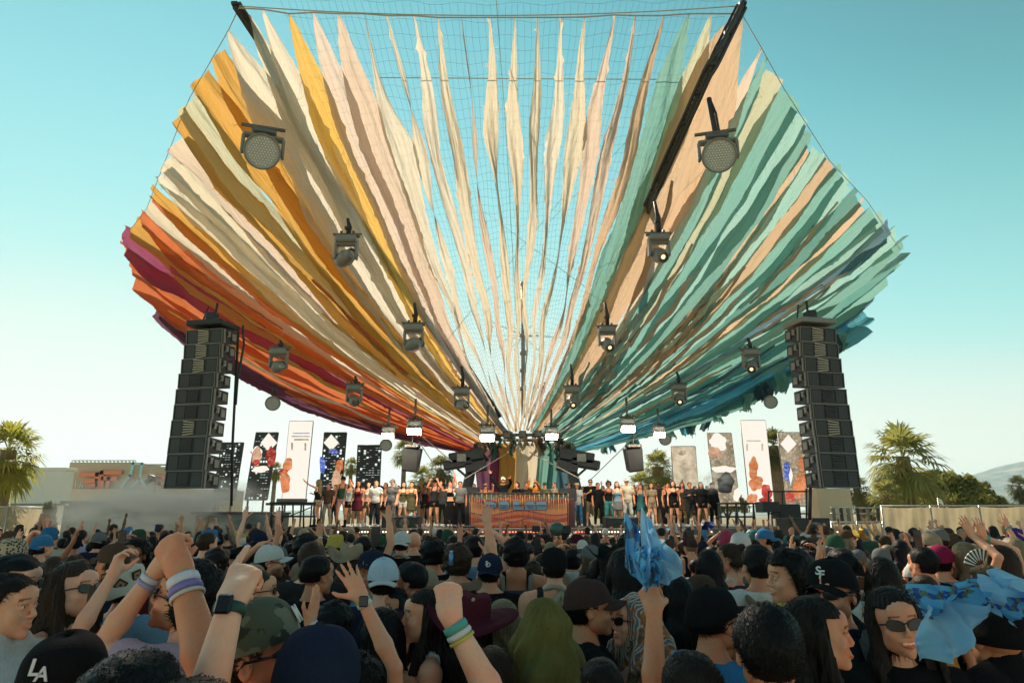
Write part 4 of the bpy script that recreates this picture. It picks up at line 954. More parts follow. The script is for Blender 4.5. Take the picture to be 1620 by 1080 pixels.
# ------------------------------------------------------------------ lights hung from the canopy
E_bulb = mat_emit('bulb_warm', (1.0, .72, .35), 1.6); M_lens = mat_simple('lens_glass', (.25, .24, .2), .08, .6, var=.1)
M_ledface = mat_simple('led_face', (.42, .45, .44), .3, .1, var=.1)
def spot_head(px, py, w_px, Y, yaw, pitch, lit, label, pole_px):
    s = w_px / F * Y / .46; o = empty('moving_head_light', at(px, py, Y), 0, label, 'stage light', 'moving head lights hung under the canopy'); o.scale = (s, s, s)
    mb = MB(); mb.box((0, 0, .36), (.42, .30, .14), None, .03); mb.build('base', M_grey, o)
    mb = MB(); mb.box((0, 0, .46), (.50, .10, .05), None, .01); mb.tube([(-.28, 0, .50), (.28, 0, .50)], .02, 6); mb.tube([(-.12, 0, .48), (-.12, 0, .56)], .03, 6); mb.tube([(.12, 0, .48), (.12, 0, .56)], .03, 6); mb.build('clamp', M_steel, o)
    mb = MB()
    for x in (-.20, .20): mb.box((x, 0, .14), (.05, .16, .34), None, .015)
    mb.box((0, 0, .28), (.40, .16, .05), None, .015); mb.build('yoke', M_grey, o)
    Rm = Matrix.Rotation(yaw, 3, 'Z') @ Matrix.Rotation(pitch, 3, 'X')
    mb = MB(); mb.lathe([(.0, .22), (.11, .21), (.15, .12), (.16, -.02), (.13, -.12), (.115, -.20), (.125, -.22), (.10, -.22)], (0, 0, 0), 20, Rm @ Matrix.Rotation(math.radians(-90), 3, 'X')); mb.box((0, 0, 0), (.30, .22, .10), Rm, .03)
    h = mb.build('head', M_grey, o)
    mb = MB(); mb.lathe([(.0, -.20), (.05, -.205), (.10, -.19)], (0, 0, 0), 20, Rm @ Matrix.Rotation(math.radians(-90), 3, 'X')); mb.build('lens', M_lens, h)
    if lit: mb = MB(); mb.lathe([(.0, -.215), (.045, -.21)], (0, 0, 0), 14, Rm @ Matrix.Rotation(math.radians(-90), 3, 'X')); mb.build('bulb', E_bulb, h)
    mb = MB(); L = pole_px / F * Y / s
    mb.tube([(0, 0, .5), (.01, .02, .5 + L * .5), (-.02, .04, .5 + L)], .035, 6); mb.tube([(.05, 0, .5), (.06, .03, .5 + L * .45), (0, .02, .5 + L * .9)], .018, 5); mb.box((0, 0, .5 + L * .35), (.10, .10, .05)); mb.build('hanging_pipe', M_cable, o)
    return o
D2 = math.radians
heads = [(547, 408, 40, 15.5, .9, D2(-10), 0, 'silver moving head light, second from the top on the left wing', 30), (1043, 404, 38, 15.2, .2, D2(30), 1, 'moving head light with a warm bulb, second from the top on the right boom', 60),
 (654, 545, 34, 18.5, 1.0, D2(-5), 0, 'silver moving head light in the middle of the left cream strips', 35), (961, 545, 30, 18.3, .2, D2(35), 1, 'moving head light with a warm bulb, third down on the right boom', 40),
 (730, 640, 26, 22, .7, D2(10), 0, 'small moving head light low on the left beside the hub', 35), (905, 636, 25, 22, .1, D2(35), 1, 'small moving head light with a warm bulb low on the right beside the hub', 35),
 (440, 580, 30, 20, .8, D2(0), 0, 'dark moving head light under the orange cloth beside the left speaker stack', 12), (560, 634, 26, 22, .5, D2(20), 0, 'dim moving head light low under the orange and purple cloth', 12),
 (1189, 580, 28, 20, -.4, D2(30), 1, 'dark moving head light under the teal cloth near the right speaker stack', 18), (1075, 632, 24, 23, -.2, D2(30), 1, 'small dark moving head light low under the teal cloth', 20)]
for h in heads: spot_head(*h)
def wash(px, py, dia, Y, yaw, label, pole, small=False):
    s = dia / F * Y / .5; o = empty('wash_light', at(px, py, Y), yaw, label, 'stage light', 'round wash lights hung under the canopy'); o.scale = (s, s, s)
    Rm = Matrix.Rotation(D2(-62), 3, 'X')
    mb = MB(); mb.lathe([(.0, .14), (.16, .13), (.24, .06), (.27, -.02), (.27, -.10), (.245, -.11), (.24, -.085)], (0, 0, 0), 28, Rm @ Matrix.Rotation(0, 3, 'X')); hd = mb.build('housing', M_grey, o)
    mb = MB(); mb.lathe([(.0, -.088), (.242, -.088)], (0, 0, 0), 28, Rm); mb.build('face', M_ledface, hd)
    mb = MB()
    for i in range(-5, 6):
        for k in range(-5, 6):
            x, y = (i + .5 * (k % 2)) * .042, k * .038
            if x * x + y * y < .205 ** 2: mb.lathe([(0, -.098), (.011, -.094), (.013, -.088)], Rm @ Vector((x, y, 0)), 6, Rm)
    mb.build('led_cells', M_wall, hd)
    if not small:
        mb = MB()
        for x in (-.29, .29): mb.box((x, .03, .10), (.05, .12, .30), None, .015)
        mb.box((0, .05, .27), (.60, .14, .06), None, .02); mb.build('yoke', M_grey, o)
        mb = MB(); mb.box((0, .08, .34), (.36, .26, .10), None, .03); mb.tube([(-.34, .05, .43), (.30, .05, .45)], .03, 6); mb.build('clamp', M_steel, o)
    L = pole / F * Y / s; mb = MB(); mb.tube([(0, .06, .3), (-.03, .08, .3 + L * .5), (-.06, .1, .3 + L)], .04, 6); mb.tube([(.06, .06, .3), (.02, .05, .3 + L * .6), (-.05, .1, .3 + L)], .02, 5); mb.build('hanging_pipe', M_cable, o)
    return o
wash(415, 240, 58, 13.2, .35, 'large round LED wash light hung before the left cream strips', 14)
wash(1137, 246, 56, 13.2, -.2, 'large round LED wash light hung from the right boom', 90)
wash(432, 637, 22, 24, .2, 'small round light hung at the lower edge of the purple cloth', 12, True)
wash(1219, 635, 20, 24, -.3, 'small round light with a ringed face at the lower edge of the teal cloth', 10, True)
wash(611, 703, 18, 27, 0, 'small dark round light under the left floodlights', 10, True)
wash(1052, 694, 18, 27, 0, 'small dark round light beside the outer right floodlight', 10, True)
E_fl = mat_emit('floodlight_face', (1.0, .93, .80), 60.0)
def flood(px, py, w_px, Y, label):
    s = w_px / F * Y; o = empty('floodlight', at(px, py, Y), 0, label, 'floodlight', 'lit floodlights under the canopy')
    Rt = Matrix.Rotation(math.radians(38), 3, 'X')
    mb = MB(); mb.box((0, .12, .06), (s, .2, s * .52), Rt, .03); mb.box((0, .14, s * .52), (s * 1.0, .22, s * .42), None, .03); mb.build('housing', M_grey, o)
    mb = MB(); mb.box(Rt @ Vector((0, -.115, 0)) + Vector((0, .12, .06)), (s * .9, .03, s * .46), Rt, .01); mb.build('lit_face', E_fl, o)
    mb = MB(); mb.tube([(-s * .6, .1, s * .85), (s * .6, .1, s * .85)], .03, 6)
    for x in (-.4, -.1, .2, .4): mb.tube([(x * s, .1, s * .7), (x * s, .1, s * 1.0)], .025, 5)
    mb.tube([(0, .1, s * .8), (0, .15, s * 2.2)], .04, 6); mb.build('hanging_bracket', M_steel, o)
    ld = bpy.data.lights.new('floodlight_beam', 'AREA'); ld.shape = 'RECTANGLE'; ld.size = s * .9; ld.size_y = s * .4; ld.energy = 62; ld.color = (1.0, .86, .66)
    lo = bpy.data.objects.new('floodlight_beam', ld); link(lo, o); lo.location = Rt @ Vector((0, -.15, 0)) + Vector((0, .12, .06)); lo.rotation_euler = (math.radians(38 + 90 - 90 + 14), 0, 0)
for f_ in ((771, 692, 24, 21.6, 'bright floodlight left of the canopy hub'), (873, 690, 20, 21.6, 'bright floodlight right of the canopy hub'), (655, 682, 24, 21.6, 'bright floodlight under the red cloth, second from the left'),
           (613, 689, 20, 22, 'outermost bright floodlight on the left'), (994, 678, 23, 21.6, 'bright floodlight under the teal cloth'), (1044, 687, 19, 22, 'outermost bright floodlight on the right')): flood(*f_)
def hung_speaker(px, py, w_px, h_px, Y, sx, label):
    s = 1 / F * Y; w_, h_ = w_px * s, h_px * s; o = empty('hanging_speaker', at(px, py, Y), 0, label, 'speaker', 'side fill speakers hung over the stage')
    mb = MB(); vs = [Vector((x * w_ / 2 * (1.0 if z > 0 else .86), y, z * h_ / 2)) for z in (-1, 1) for y in (-.25, .35) for x in (-1, 1)]
    mb._add(vs, [(0, 1, 3, 2), (4, 6, 7, 5), (0, 4, 5, 1), (2, 3, 7, 6), (0, 2, 6, 4), (1, 5, 7, 3)]); b1 = mb.build('body', M_black, o); b1.rotation_euler = (D2(12), sx * .12, 0)
    mb = MB(); mb.box((0, -.27, 0), (w_ * .8, .02, h_ * .86), None, .005); g1 = mb.build('grille', M_grille, o); g1.rotation_euler = (D2(12), sx * .12, 0)
    mb = MB(); mb.box((0, 0, h_ * .62), (w_ * .8, .4, h_ * .16), None, .02); mb.tube([(-w_ * .45, 0, -.2 * h_), (-w_ * .45, 0, h_ * .7)], .03, 6); mb.tube([(w_ * .45, 0, -.2 * h_), (w_ * .45, 0, h_ * .7)], .03, 6)
    mb.tube([(0, 0, h_ * .6), (0, .1, h_ * 1.4)], .03, 6); mb.build('bracket', M_steel, o)
hung_speaker(651, 727, 27, 34, 23, 1, 'black speaker hung over the left of the stage'); hung_speaker(1003, 727, 26, 34, 23, -1, 'black speaker hung over the right of the stage')

# ------------------------------------------------------------------ drifting smoke
def smoke(px0, y0, px1, y1, Y, dep, dens, seed, label):
    a = at(px0, y1, Y); c_ = at(px1, y0, Y); ctr = Vector(((a.x + c_.x) / 2, Y, (a.z + c_.z) / 2)); mb = MB()
    mb.lathe([(0.001, -1), (.5, -.86), (.86, -.5), (1, 0), (.86, .5), (.5, .86), (.001, 1)], (0, 0, 0), 20)
    b = NB('smoke_cloud_' + str(seed)); co = b.coord('Object'); n = b.noise(b.mapping(co, (2.2, 1.5, 2.0), (seed, 0, 0)), 1.0, 4, .6)
    ln = b.n('ShaderNodeVectorMath', operation='LENGTH'); b.l(co, ln.inputs[0])
    fall = b.math('SUBTRACT', 1.0, ln.outputs['Value']); fall = b.math('MAXIMUM', fall, 0.0)
    d = b.math('MULTIPLY', b.math('MAXIMUM', b.math('SUBTRACT', n, .46), 0.0), dens * 8); d = b.math('MULTIPLY', d, b.math('POWER', b.math('MINIMUM', b.math('MULTIPLY', fall, 1.5), 1.0), 1.6))
    v = b.n('ShaderNodeVolumePrincipled'); v.inputs['Color'].default_value = (.97, .97, .96, 1); b.l(d, v.inputs['Density']); b.l(v.outputs[0], b.out.inputs['Volume'])
    o = mb.build('smoke', b.m); o.location = ctr; o.scale = ((c_.x - a.x) / 2, dep / 2, (c_.z - a.z) / 2)
    tag(o, label, 'smoke', None, 'stuff'); return o
smoke(30, 728, 470, 885, 22.5, 7, 1.1, 1, 'pale smoke drifting across the left of the stage and the container')
smoke(1085, 735, 1170, 785, 22.4, 2.0, .9, 2, 'small white puff of smoke before the right screens')

# ------------------------------------------------------------------ smooth bodies: blended tapered limbs, meshed from a distance field
def surface_nets(f, org, h):
    s = f < 0
    nx, ny, nz = f.shape
    c = np.zeros((nx - 1, ny - 1, nz - 1), np.uint8)
    for dx in (0, 1):
        for dy in (0, 1):
            for dz in (0, 1): c += s[dx:nx - 1 + dx, dy:ny - 1 + dy, dz:nz - 1 + dz]
    act = (c > 0) & (c < 8); I = np.argwhere(act)
    if len(I) == 0: return np.zeros((0, 3)), np.zeros((0, 4), int)
    acc = np.zeros((len(I), 3)); cnt = np.zeros(len(I))
    cor = [(0, 0, 0), (1, 0, 0), (0, 1, 0), (1, 1, 0), (0, 0, 1), (1, 0, 1), (0, 1, 1), (1, 1, 1)]
    val = [f[I[:, 0] + a, I[:, 1] + b_, I[:, 2] + d] for a, b_, d in cor]
    for e0, e1 in ((0, 1), (2, 3), (4, 5), (6, 7), (0, 2), (1, 3), (4, 6), (5, 7), (0, 4), (1, 5), (2, 6), (3, 7)):
        a, b_ = val[e0], val[e1]; m = (a < 0) != (b_ < 0); t = np.where(m, a / np.where(m, a - b_, 1), 0)
        p0 = np.array(cor[e0]); p1 = np.array(cor[e1]); acc += np.where(m[:, None], p0 + (p1 - p0) * t[:, None], 0); cnt += m
    V = (I + acc / cnt[:, None]) * h + org
    idx = np.full(act.shape, -1, np.int64); idx[tuple(I.T)] = np.arange(len(I)); Q = []
    for ax in range(3):
        sl0 = [slice(None)] * 3; sl1 = [slice(None)] * 3; sl0[ax] = slice(0, -1); sl1[ax] = slice(1, None)
        ed = s[tuple(sl0)] != s[tuple(sl1)]; o1, o2 = [a for a in range(3) if a != ax]
        E = np.argwhere(ed); E = E[(E[:, o1] > 0) & (E[:, o2] > 0) & (E[:, o1] < f.shape[o1] - 1) & (E[:, o2] < f.shape[o2] - 1)]
        ins = s[tuple(E.T)]
        def g(a, b_):
            K = E.copy(); K[:, o1] -= a; K[:, o2] -= b_; return idx[tuple(K.T)]
        q = np.stack([g(0, 0), g(1, 0), g(1, 1), g(0, 1)], 1)
        flip = ins if ax != 1 else ~ins
        q[~flip] = q[~flip][:, ::-1]; Q.append(q)
    Q = np.concatenate(Q); Q = Q[(Q >= 0).all(1)]
    return V, Q

class SDF:
    def __init__(s, k=0.02): s.P = []; s.k = k
    def cone(s, a, b, r1, r2=None, k=None): s.P.append(('c', np.array(a, float), np.array(b, float), r1, r1 if r2 is None else r2, s.k if k is None else k, 0)); return s
    def ell(s, c, r, k=None, R=None): s.P.append(('e', np.array(c, float), np.array(r, float), R, 0, s.k if k is None else k, 0)); return s
    def sub(s): 
        p = list(s.P[-1]); p[6] = 1; s.P[-1] = tuple(p); return s
    def bounds(s):
        lo = np.full(3, 1e9); hi = -lo
        for p in s.P:
            if p[6]: continue
            if p[0] == 'c':
                r = max(p[3], p[4]); lo = np.minimum(lo, np.minimum(p[1], p[2]) - r); hi = np.maximum(hi, np.maximum(p[1], p[2]) + r)
            else:
                r = p[2] if p[3] is None else np.full(3, p[2].max()); lo = np.minimum(lo, p[1] - r); hi = np.maximum(hi, p[1] + r)
        return lo, hi
    def mesh(s, h, post=None, pad=0.0, off=0.0):
        lo, hi = s.bounds(); lo = lo - 2.5 * h - pad - off; hi = hi + 2.5 * h + pad + off
        n = np.ceil((hi - lo) / h).astype(int) + 1
        ax = [lo[i] + h * np.arange(n[i]) for i in range(3)]
        f = np.full(n, 0.12, np.float32)
        for p in s.P:
            k = max(p[5], 1e-4); m = k + 2 * h + 0.02 + off
            if p[0] == 'c': r = max(p[3], p[4]); a = np.minimum(p[1], p[2]) - r - m; b_ = np.maximum(p[1], p[2]) + r + m
            else: r = p[2] if p[3] is None else np.full(3, p[2].max()); a = p[1] - r - m; b_ = p[1] + r + m
            i0 = np.clip(np.floor((a - lo) / h).astype(int), 0, n); i1 = np.clip(np.ceil((b_ - lo) / h).astype(int) + 1, 0, n)
            if (i1 <= i0).any(): continue
            X = ax[0][i0[0]:i1[0], None, None].astype(np.float32); Yy = ax[1][None, i0[1]:i1[1], None].astype(np.float32); Z = ax[2][None, None, i0[2]:i1[2]].astype(np.float32)
            if p[0] == 'c':
                A = p[1]; D = p[2] - p[1]; dd = float(D @ D)
                if dd < 1e-12: t = 0.0
                else: t = np.clip(((X - A[0]) * D[0] + (Yy - A[1]) * D[1] + (Z - A[2]) * D[2]) / dd, 0, 1)
                d = np.sqrt((X - A[0] - t * D[0]) ** 2 + (Yy - A[1] - t * D[1]) ** 2 + (Z - A[2] - t * D[2]) ** 2) - (p[3] + (p[4] - p[3]) * t)
            else:
                x, y, z = X - p[1][0], Yy - p[1][1], Z - p[1][2]
                if p[3] is not None:
                    R = p[3]; x, y, z = R[0][0] * x + R[1][0] * y + R[2][0] * z, R[0][1] * x + R[1][1] * y + R[2][1] * z, R[0][2] * x + R[1][2] * y + R[2][2] * z
                r = p[2]; k0 = np.sqrt((x / r[0]) ** 2 + (y / r[1]) ** 2 + (z / r[2]) ** 2); k1 = np.sqrt((x / r[0] ** 2) ** 2 + (y / r[1] ** 2) ** 2 + (z / r[2] ** 2) ** 2)
                d = k0 * (k0 - 1) / np.maximum(k1, 1e-6)
            sl = (slice(i0[0], i1[0]), slice(i0[1], i1[1]), slice(i0[2], i1[2])); g = f[sl]
            if p[6]: q = np.clip(0.5 - 0.5 * (g + d) / k, 0, 1); f[sl] = g + (-d - g) * q + k * q * (1 - q)
            else: q = np.clip(0.5 + 0.5 * (g - d) / k, 0, 1); f[sl] = g + (d - g) * q - k * q * (1 - q)
        f = f - off
        if post is not None:
            X = ax[0][:, None, None]; Yy = ax[1][None, :, None]; Z = ax[2][None, None, :]; f = post(f, X, Yy, Z)
        f[0] = f[-1] = 1; f[:, 0] = f[:, -1] = 1; f[:, :, 0] = f[:, :, -1] = 1
        return surface_nets(f, lo, h)
def join_parts(parts):
    V = []; Q = []; n = 0
    for v, q in parts: V.append(v); Q.append(q + n); n += len(v)
    return np.concatenate(V), np.concatenate(Q)
def wob(X, Y, Z, seed, f, a):
    r = np.random.default_rng(seed); o = 0
    for k in range(3):
        d = r.normal(size=3); d = d / np.linalg.norm(d) * f * (1 + .7 * k); o = o + a / (1 + .6 * k) * np.sin(X * d[0] + Y * d[1] + Z * d[2] + r.uniform(0, 6.28))
    return o

# ---- the head (origin between the ears, looking along +Y)
HEAD_Z = 1.615
def rotm(yaw=0, pitch=0, roll=0): return np.array(Matrix.Rotation(yaw, 3, 'Z') @ Matrix.Rotation(pitch, 3, 'X') @ Matrix.Rotation(roll, 3, 'Y'))
def head_sdf(sex, smile, jaw=1.0):
    s = SDF(.018); m = sex == 'm'
    s.ell((0, -.016, .030), (.076, .097, .088)); s.ell((0, .028, -.042), (.056 * jaw, .060, .066), .03)
    s.cone((-.040 * jaw, .005, -.058), (.040 * jaw, .005, -.058), .024, .024, .03); s.ell((0, .070, -.096), (.020 if m else .016, .018, .018), .022)
    for x in (-1, 1):
        s.ell((x * .036, .060, -.026), (.024, .020, .022), .02)
        s.cone((x * .016, .086, .022), (x * .040, .070, .025), .009 if m else .006, .007, .014)
    s.ell((0, .076, .048), (.045, .022, .03), .025)
    nt_ = .106 if m else .1015
    s.cone((0, .087, .012), (0, nt_, -.026), .0062, .0095 if m else .0080, .010); s.ell((0, nt_ - .004, -.031), (.0115, .0105, .0085) if m else (.0095, .0085, .0075), .008)
    for x in (-1, 1): s.ell((x * (.0118 if m else .0098), .095, -.034), (.0068, .0085, .0068) if m else (.0056, .0075, .0058), .006)
    for x in (-1, 1):
        s.ell((x * .031, .100, .003), (.015, .014, .010), .010).sub()
        s.ell((x * .031, .0795, .003), (.0125, .0115, .0115), .002)
        s.cone((x * .018, .088, .0105), (x * .044, .080, .0105), .0035, .0035, .004)
    w_ = .023 if not smile else .029
    s.cone((-w_, .083 - .003, -.058 + smile * .006), (0, .0925, -.0585), .0040, .0056, .006); s.cone((w_, .083 - .003, -.058 + smile * .006), (0, .0925, -.0585), .0040, .0056, .006)
    s.cone((-w_ * .8, .084, -.068 + smile * .004), (0, .0915, -.0705), .0042, .0064, .006); s.cone((w_ * .8, .084, -.068 + smile * .004), (0, .0915, -.0705), .0042, .0064, .006)
    s.cone((-w_ * .95, .094, -.0635 + smile * .004), (w_ * .95, .094, -.0635 + smile * .004), .0026 + smile * .0015, .0026 + smile * .0015, .002).sub()
    for x in (-1, 1):
        s.ell((x * .078, -.012, -.004), (.009, .019, .031), .006, rotm(x * -.35)); s.ell((x * .086, -.006, 0), (.006, .010, .018), .004, rotm(x * -.35)).sub()
    return s
def head_marks(V, sex, beard, smile, brows=1):
    M = np.ones((len(V), 3)); x, y, z = np.abs(V[:, 0]), V[:, 1], V[:, 2]
    def put(mask, colr, a=1.0): M[mask] = M[mask] * (1 - a) + np.array(colr) * a
    lip = (y > .080) & (x < .026 + .004 * smile) & (z > -.078) & (z < -.052 + x * .15) & (y > .078)
    put(lip & (np.abs(z + .064) < .0125 - x * .25), (.85, .42, .40), .75 if sex == 'f' else .4)
    if smile: put((y > .078) & (x < .022) & (np.abs(z + .0635 - .0045) < .0038), (2.2, 2.4, 2.5), .9)
    br = (y > .06) & (np.abs(z - (.027 + .004 * np.sin(x * 60))) < .0038) & (x > .012) & (x < .048)
    put(br, (.12, .09, .07), .85)
    ex, ez = x - .031, z - .003; eye = (ex ** 2 + (ez * 1.6) ** 2 < .0098 ** 2) & (y > .075)
    put(eye, (1.6, 1.9, 2.1), .8); put((ex ** 2 + ez ** 2 < .0048 ** 2) & (y > .075), (.05, .04, .03), 1)
    put((y > .072) & (ex ** 2 + (ez - .001) ** 2 < .0135 ** 2) & (np.abs(ez - .0065) < .0022), (.15, .1, .08), .8)
    if beard:
        sg = lambda t, w: 1 / (1 + np.exp(-np.clip(t / w, -30, 30)))
        up = -.040 - .30 * np.clip(.055 - x, 0, 1) * (x > .026) + .0 * x; up = np.where(x < .026, -.047, up)
        m = sg(up - z, .0035) * sg(z + .125, .004) * sg(y + .005, .008) * (1 - sg(.0095 - np.abs(z + .064), .002) * sg(.024 - x, .003))
        m = (m * beard)[:, None]; M = M * (1 - m) + np.array((.18, .145, .12)) * m
    return M
def neck_prims(s, R, hz):
    a = R @ np.array([0, -.035, -.06]) + hz; s.cone(a, (0, -.035, hz[2] - .165), .052, .060, .03)

def lat(p, R, hz): return R @ np.array(p, float) + hz

ARMS = {  # upper-arm elbow, wrist, hand direction, palm normal, hand pose, for the right side (x > 0); mirrored for the left
 'down': ((.245, -.03, 1.12), (.255, .06, .88), (.0, .25, -1), (-1, 0, 0), 'relax'),
 'bent': ((.255, .02, 1.12), (.16, .27, 1.20), (-.4, .8, .4), (-.6, 0, -.8), 'relax'),
 'up': ((.265, .03, 1.66), (.22, .10, 1.90), (.0, .15, 1), (0, 1, 0), 'open'),
 'upout': ((.36, .04, 1.60), (.46, .10, 1.84), (.25, .1, 1), (0, 1, .2), 'open'),
 'fist': ((.27, .05, 1.64), (.23, .12, 1.88), (0, .1, 1), (0, 1, 0), 'fist'),
 'point': ((.29, .12, 1.60), (.24, .24, 1.82), (-.05, .35, 1), (0, 1, -.3), 'point'),
 'phone': ((.25, .26, 1.46), (.14, .30, 1.70), (-.25, .1, 1), (-.3, 1, 0), 'pinch'),
 'bentup': ((.30, .16, 1.38), (.34, .26, 1.62), (.1, .2, 1), (0, 1, 0), 'open'),
 'head': ((.36, .02, 1.60), (.18, -.03, 1.76), (-.9, -.1, .3), (0, 0, -1), 'relax'),
 'fwdup': ((.27, .24, 1.52), (.25, .45, 1.66), (-.1, .7, .7), (0, .7, -.7), 'open'),
}
def nrm(v): v = np.array(v, float); return v / max(1e-9, np.linalg.norm(v))
def hand_prims(s, W, d, nrm_, side, pose, k=.008, sc=1.0):
    """W wrist, d along the fingers, nrm_ direction the palm faces; side +1 = right hand"""
    d = nrm(d); n_ = np.array(nrm_, float); n_ = nrm(n_ - d * (n_ @ d)); x = np.cross(d, n_) * side     # x points to the thumb
    def L(a, b_, c): return W + sc * (x * a + d * b_ - n_ * c)      # c up = back of the hand
    bases = [(.030, .086), (.010, .091), (-.010, .087), (-.029, .077)]; lens = [(.042, .025, .020), (.046, .028, .021), (.042, .026, .020), (.033, .019, .018)]
    s.cone(W, L(0, .03, 0), .0245 * sc, .027 * sc, .012)
    for (bx, by) in bases: s.cone(L(bx * .55, .012, 0), L(bx, by, .004), .0155 * sc, .0115 * sc, .014)
    s.ell(L(.022, .040, -.012), (.018 * sc,) * 3, .012)
    curls = {'open': (8, 10, 8), 'relax': (28, 32, 20), 'fist': (82, 98, 60), 'point': (82, 98, 60), 'pinch': (42, 50, 30), 'grip': (62, 70, 40), 'flat': (2, 3, 2)}[pose]
    for i, ((bx, by), ls) in enumerate(zip(bases, lens)):
        cu = list(curls)
        if pose == 'point' and i == 0: cu = [4, 5, 4]
        if pose == 'horns' : pass
        jit = 5 * math.sin(i * 2.3 + W[0] * 40)
        if pose in ('open',): cu[0] += jit
        spread = {'open': .13, 'relax': .05, 'flat': .02}.get(pose, .0) * (1.5 - i)
        ang = 0; p = L(bx, by, .004); rr = [.0098, .0088, .0078, .0066] if i < 3 else [.0085, .0076, .0068, .0058]
        for j in range(3):
            ang += math.radians(cu[j]); dr = d * math.cos(ang) + n_ * math.sin(ang) + x * spread * math.cos(ang)
            dr = nrm(dr); q = p + dr * ls[j] * sc; s.cone(p, q, rr[j] * sc, rr[j + 1] * sc, .003 if j else .006); p = q
    th = {'open': ((.80, .62, -.15), (.55, .82, -.1)), 'flat': ((.6, .8, -.1), (.3, .95, 0)), 'relax': ((.55, .72, -.45), (.2, .9, -.35)), 'fist': ((.35, .75, -.75), (-.75, .45, -.6)), 'point': ((.35, .75, -.75), (-.75, .45, -.6)),
          'pinch': ((.55, .65, -.65), (.05, .85, -.6)), 'grip': ((.45, .6, -.75), (-.45, .6, -.7))}[pose]
    p = L(.024, .018, -.004)
    for j, (dd, ln, r0, r1) in enumerate(((th[0], .044, .016, .0125), (th[0] if pose in ('open', 'flat') else th[1], .032, .0118, .0105), (th[1], .027, .0102, .0078))):
        v = nrm(x * dd[0] + d * dd[1] - n_ * dd[2] if False else x * dd[0] + d * dd[1] + n_ * (-dd[2])); q = p + v * ln * sc; s.cone(p, q, r0 * sc, r1 * sc, .008 if j == 0 else .004); p = q
def arm_pts(spec, side, sex):
    sw = .185 if sex == 'm' else .160
    E, Wp, hd, pn, pose = spec if isinstance(spec, tuple) else ARMS[spec]
    if isinstance(spec, tuple) and len(spec) == 5 and spec and isinstance(E, np.ndarray): return np.array([side * sw, -.01, 1.405]), E, Wp, np.array(hd, float), np.array(pn, float), pose
    m = np.array([side, 1, 1.0]); dx = np.array([side * (sw - .185), 0, 0])
    return np.array([side * sw, -.01, 1.405]), np.array(E) * m + dx, np.array(Wp) * m + dx, np.array(hd) * m, np.array(pn) * m, pose
def torso_prims(s, sex, legs=True, arms=None, k=.045):
    if sex == 'm':
        s.ell((0, .0, 1.27), (.165, .110, .20), k); s.ell((0, .005, 1.06), (.142, .102, .17), k); s.ell((0, 0, .93), (.155, .115, .12), k)
        for x in (-1, 1): s.ell((x * .07, .055, 1.30), (.075, .05, .07), .03); s.cone((0, -.035, 1.47), (x * .17, -.015, 1.415), .052, .050, .035); s.ell((x * .185, -.01, 1.395), (.055, .055, .06), .03)
    else:
        s.ell((0, .0, 1.27), (.140, .095, .19), k); s.ell((0, .005, 1.07), (.112, .085, .16), k); s.ell((0, -.01, .93), (.160, .118, .12), k)
        for x in (-1, 1): s.ell((x * .062, .070, 1.255), (.058, .050, .055), .025); s.cone((0, -.03, 1.46), (x * .15, -.015, 1.412), .042, .042, .03); s.ell((x * .158, -.01, 1.395), (.046, .047, .052), .03)
    return s
def leg_prims(s, sex, stance=0.0):
    m = sex == 'm'
    for x in (-1, 1):
        h_ = (x * .085, 0, .90); kn = (x * (.10 + stance * .4), .03 + stance * .1 * x, .49); an = (x * (.105 + stance * .6), -.02 + stance * .12 * x, .085)
        s.cone(h_, kn, .088 if m else .092, .058 if m else .055, .04); s.cone(kn, (kn[0] * .5 + an[0] * .5, kn[1] * .5 + an[1] * .5 - .015, .33), .055, .054 if m else .048, .02); s.cone((kn[0] * .5 + an[0] * .5, kn[1] * .5 + an[1] * .5 - .015, .33), an, .052 if m else .046, .036 if m else .031, .02)
        s.cone((an[0], an[1] - .02, .045), (an[0] + x * .02, an[1] + .15, .03), .036, .030, .02)
    return s
def lean_pts(p, lean): return p
body_cache = {}
def person_body_mesh(sex, arms, hr, smile, beard, hv, lv, legs, stance, jaw=1.0):
    """one continuous skin: trunk, legs, neck, head, arms and hands; a colour attribute for lips, brows and eyes"""
    hz = np.array([0, .0, HEAD_Z]); R = rotm(*hr)
    hs = head_sdf(sex, smile, jaw); V, Q = hs.mesh(hv); mk = head_marks(V, sex, beard, smile); V = V @ R.T + hz
    parts = [(V, Q)]; marks = [mk]
    t = SDF(.03); torso_prims(t, sex); neck_prims(t, R, hz)
    if legs: leg_prims(t, sex, stance)
    for side, a in zip((-1, 1), arms):
        S, E, W, *_ = arm_pts(a, side, sex); M_ = S + (E - S) * .5; t.cone(S, M_, .049 if sex == 'm' else .040, .043 if sex == 'm' else .035, .035)
    parts.append(t.mesh(max(lv * 2.6, .016) if lv < .015 else lv * 1.6)); marks.append(np.ones((len(parts[-1][0]), 3)))
    for side, a in zip((-1, 1), arms):
        if a == 'none': continue
        S, E, W, hd, pn, pose = arm_pts(a, side, sex); k = 1.0 if sex == 'm' else .82
        s = SDF(.02); s.cone(S + (E - S) * .15, E, .047 * k, .034 * k, .02)
        fm = E + (W - E) * .32; s.cone(E, fm, .033 * k, .041 * k, .012); s.cone(fm, W, .040 * k, .026 * k, .010)
        hand_prims(s, W, hd, pn, side, pose, sc=(.98 if sex == 'm' else .86)); parts.append(s.mesh(lv)); marks.append(np.ones((len(parts[-1][0]), 3)))
    V, Q = join_parts(parts); me = mesh_np('body', V, Q); at_ = me.color_attributes.new('mark', 'FLOAT_COLOR', 'POINT')
    mk = np.concatenate(marks); at_.data.foreach_set('color', np.concatenate([mk, np.ones((len(mk), 1))], 1).astype(np.float32).ravel())
    return me
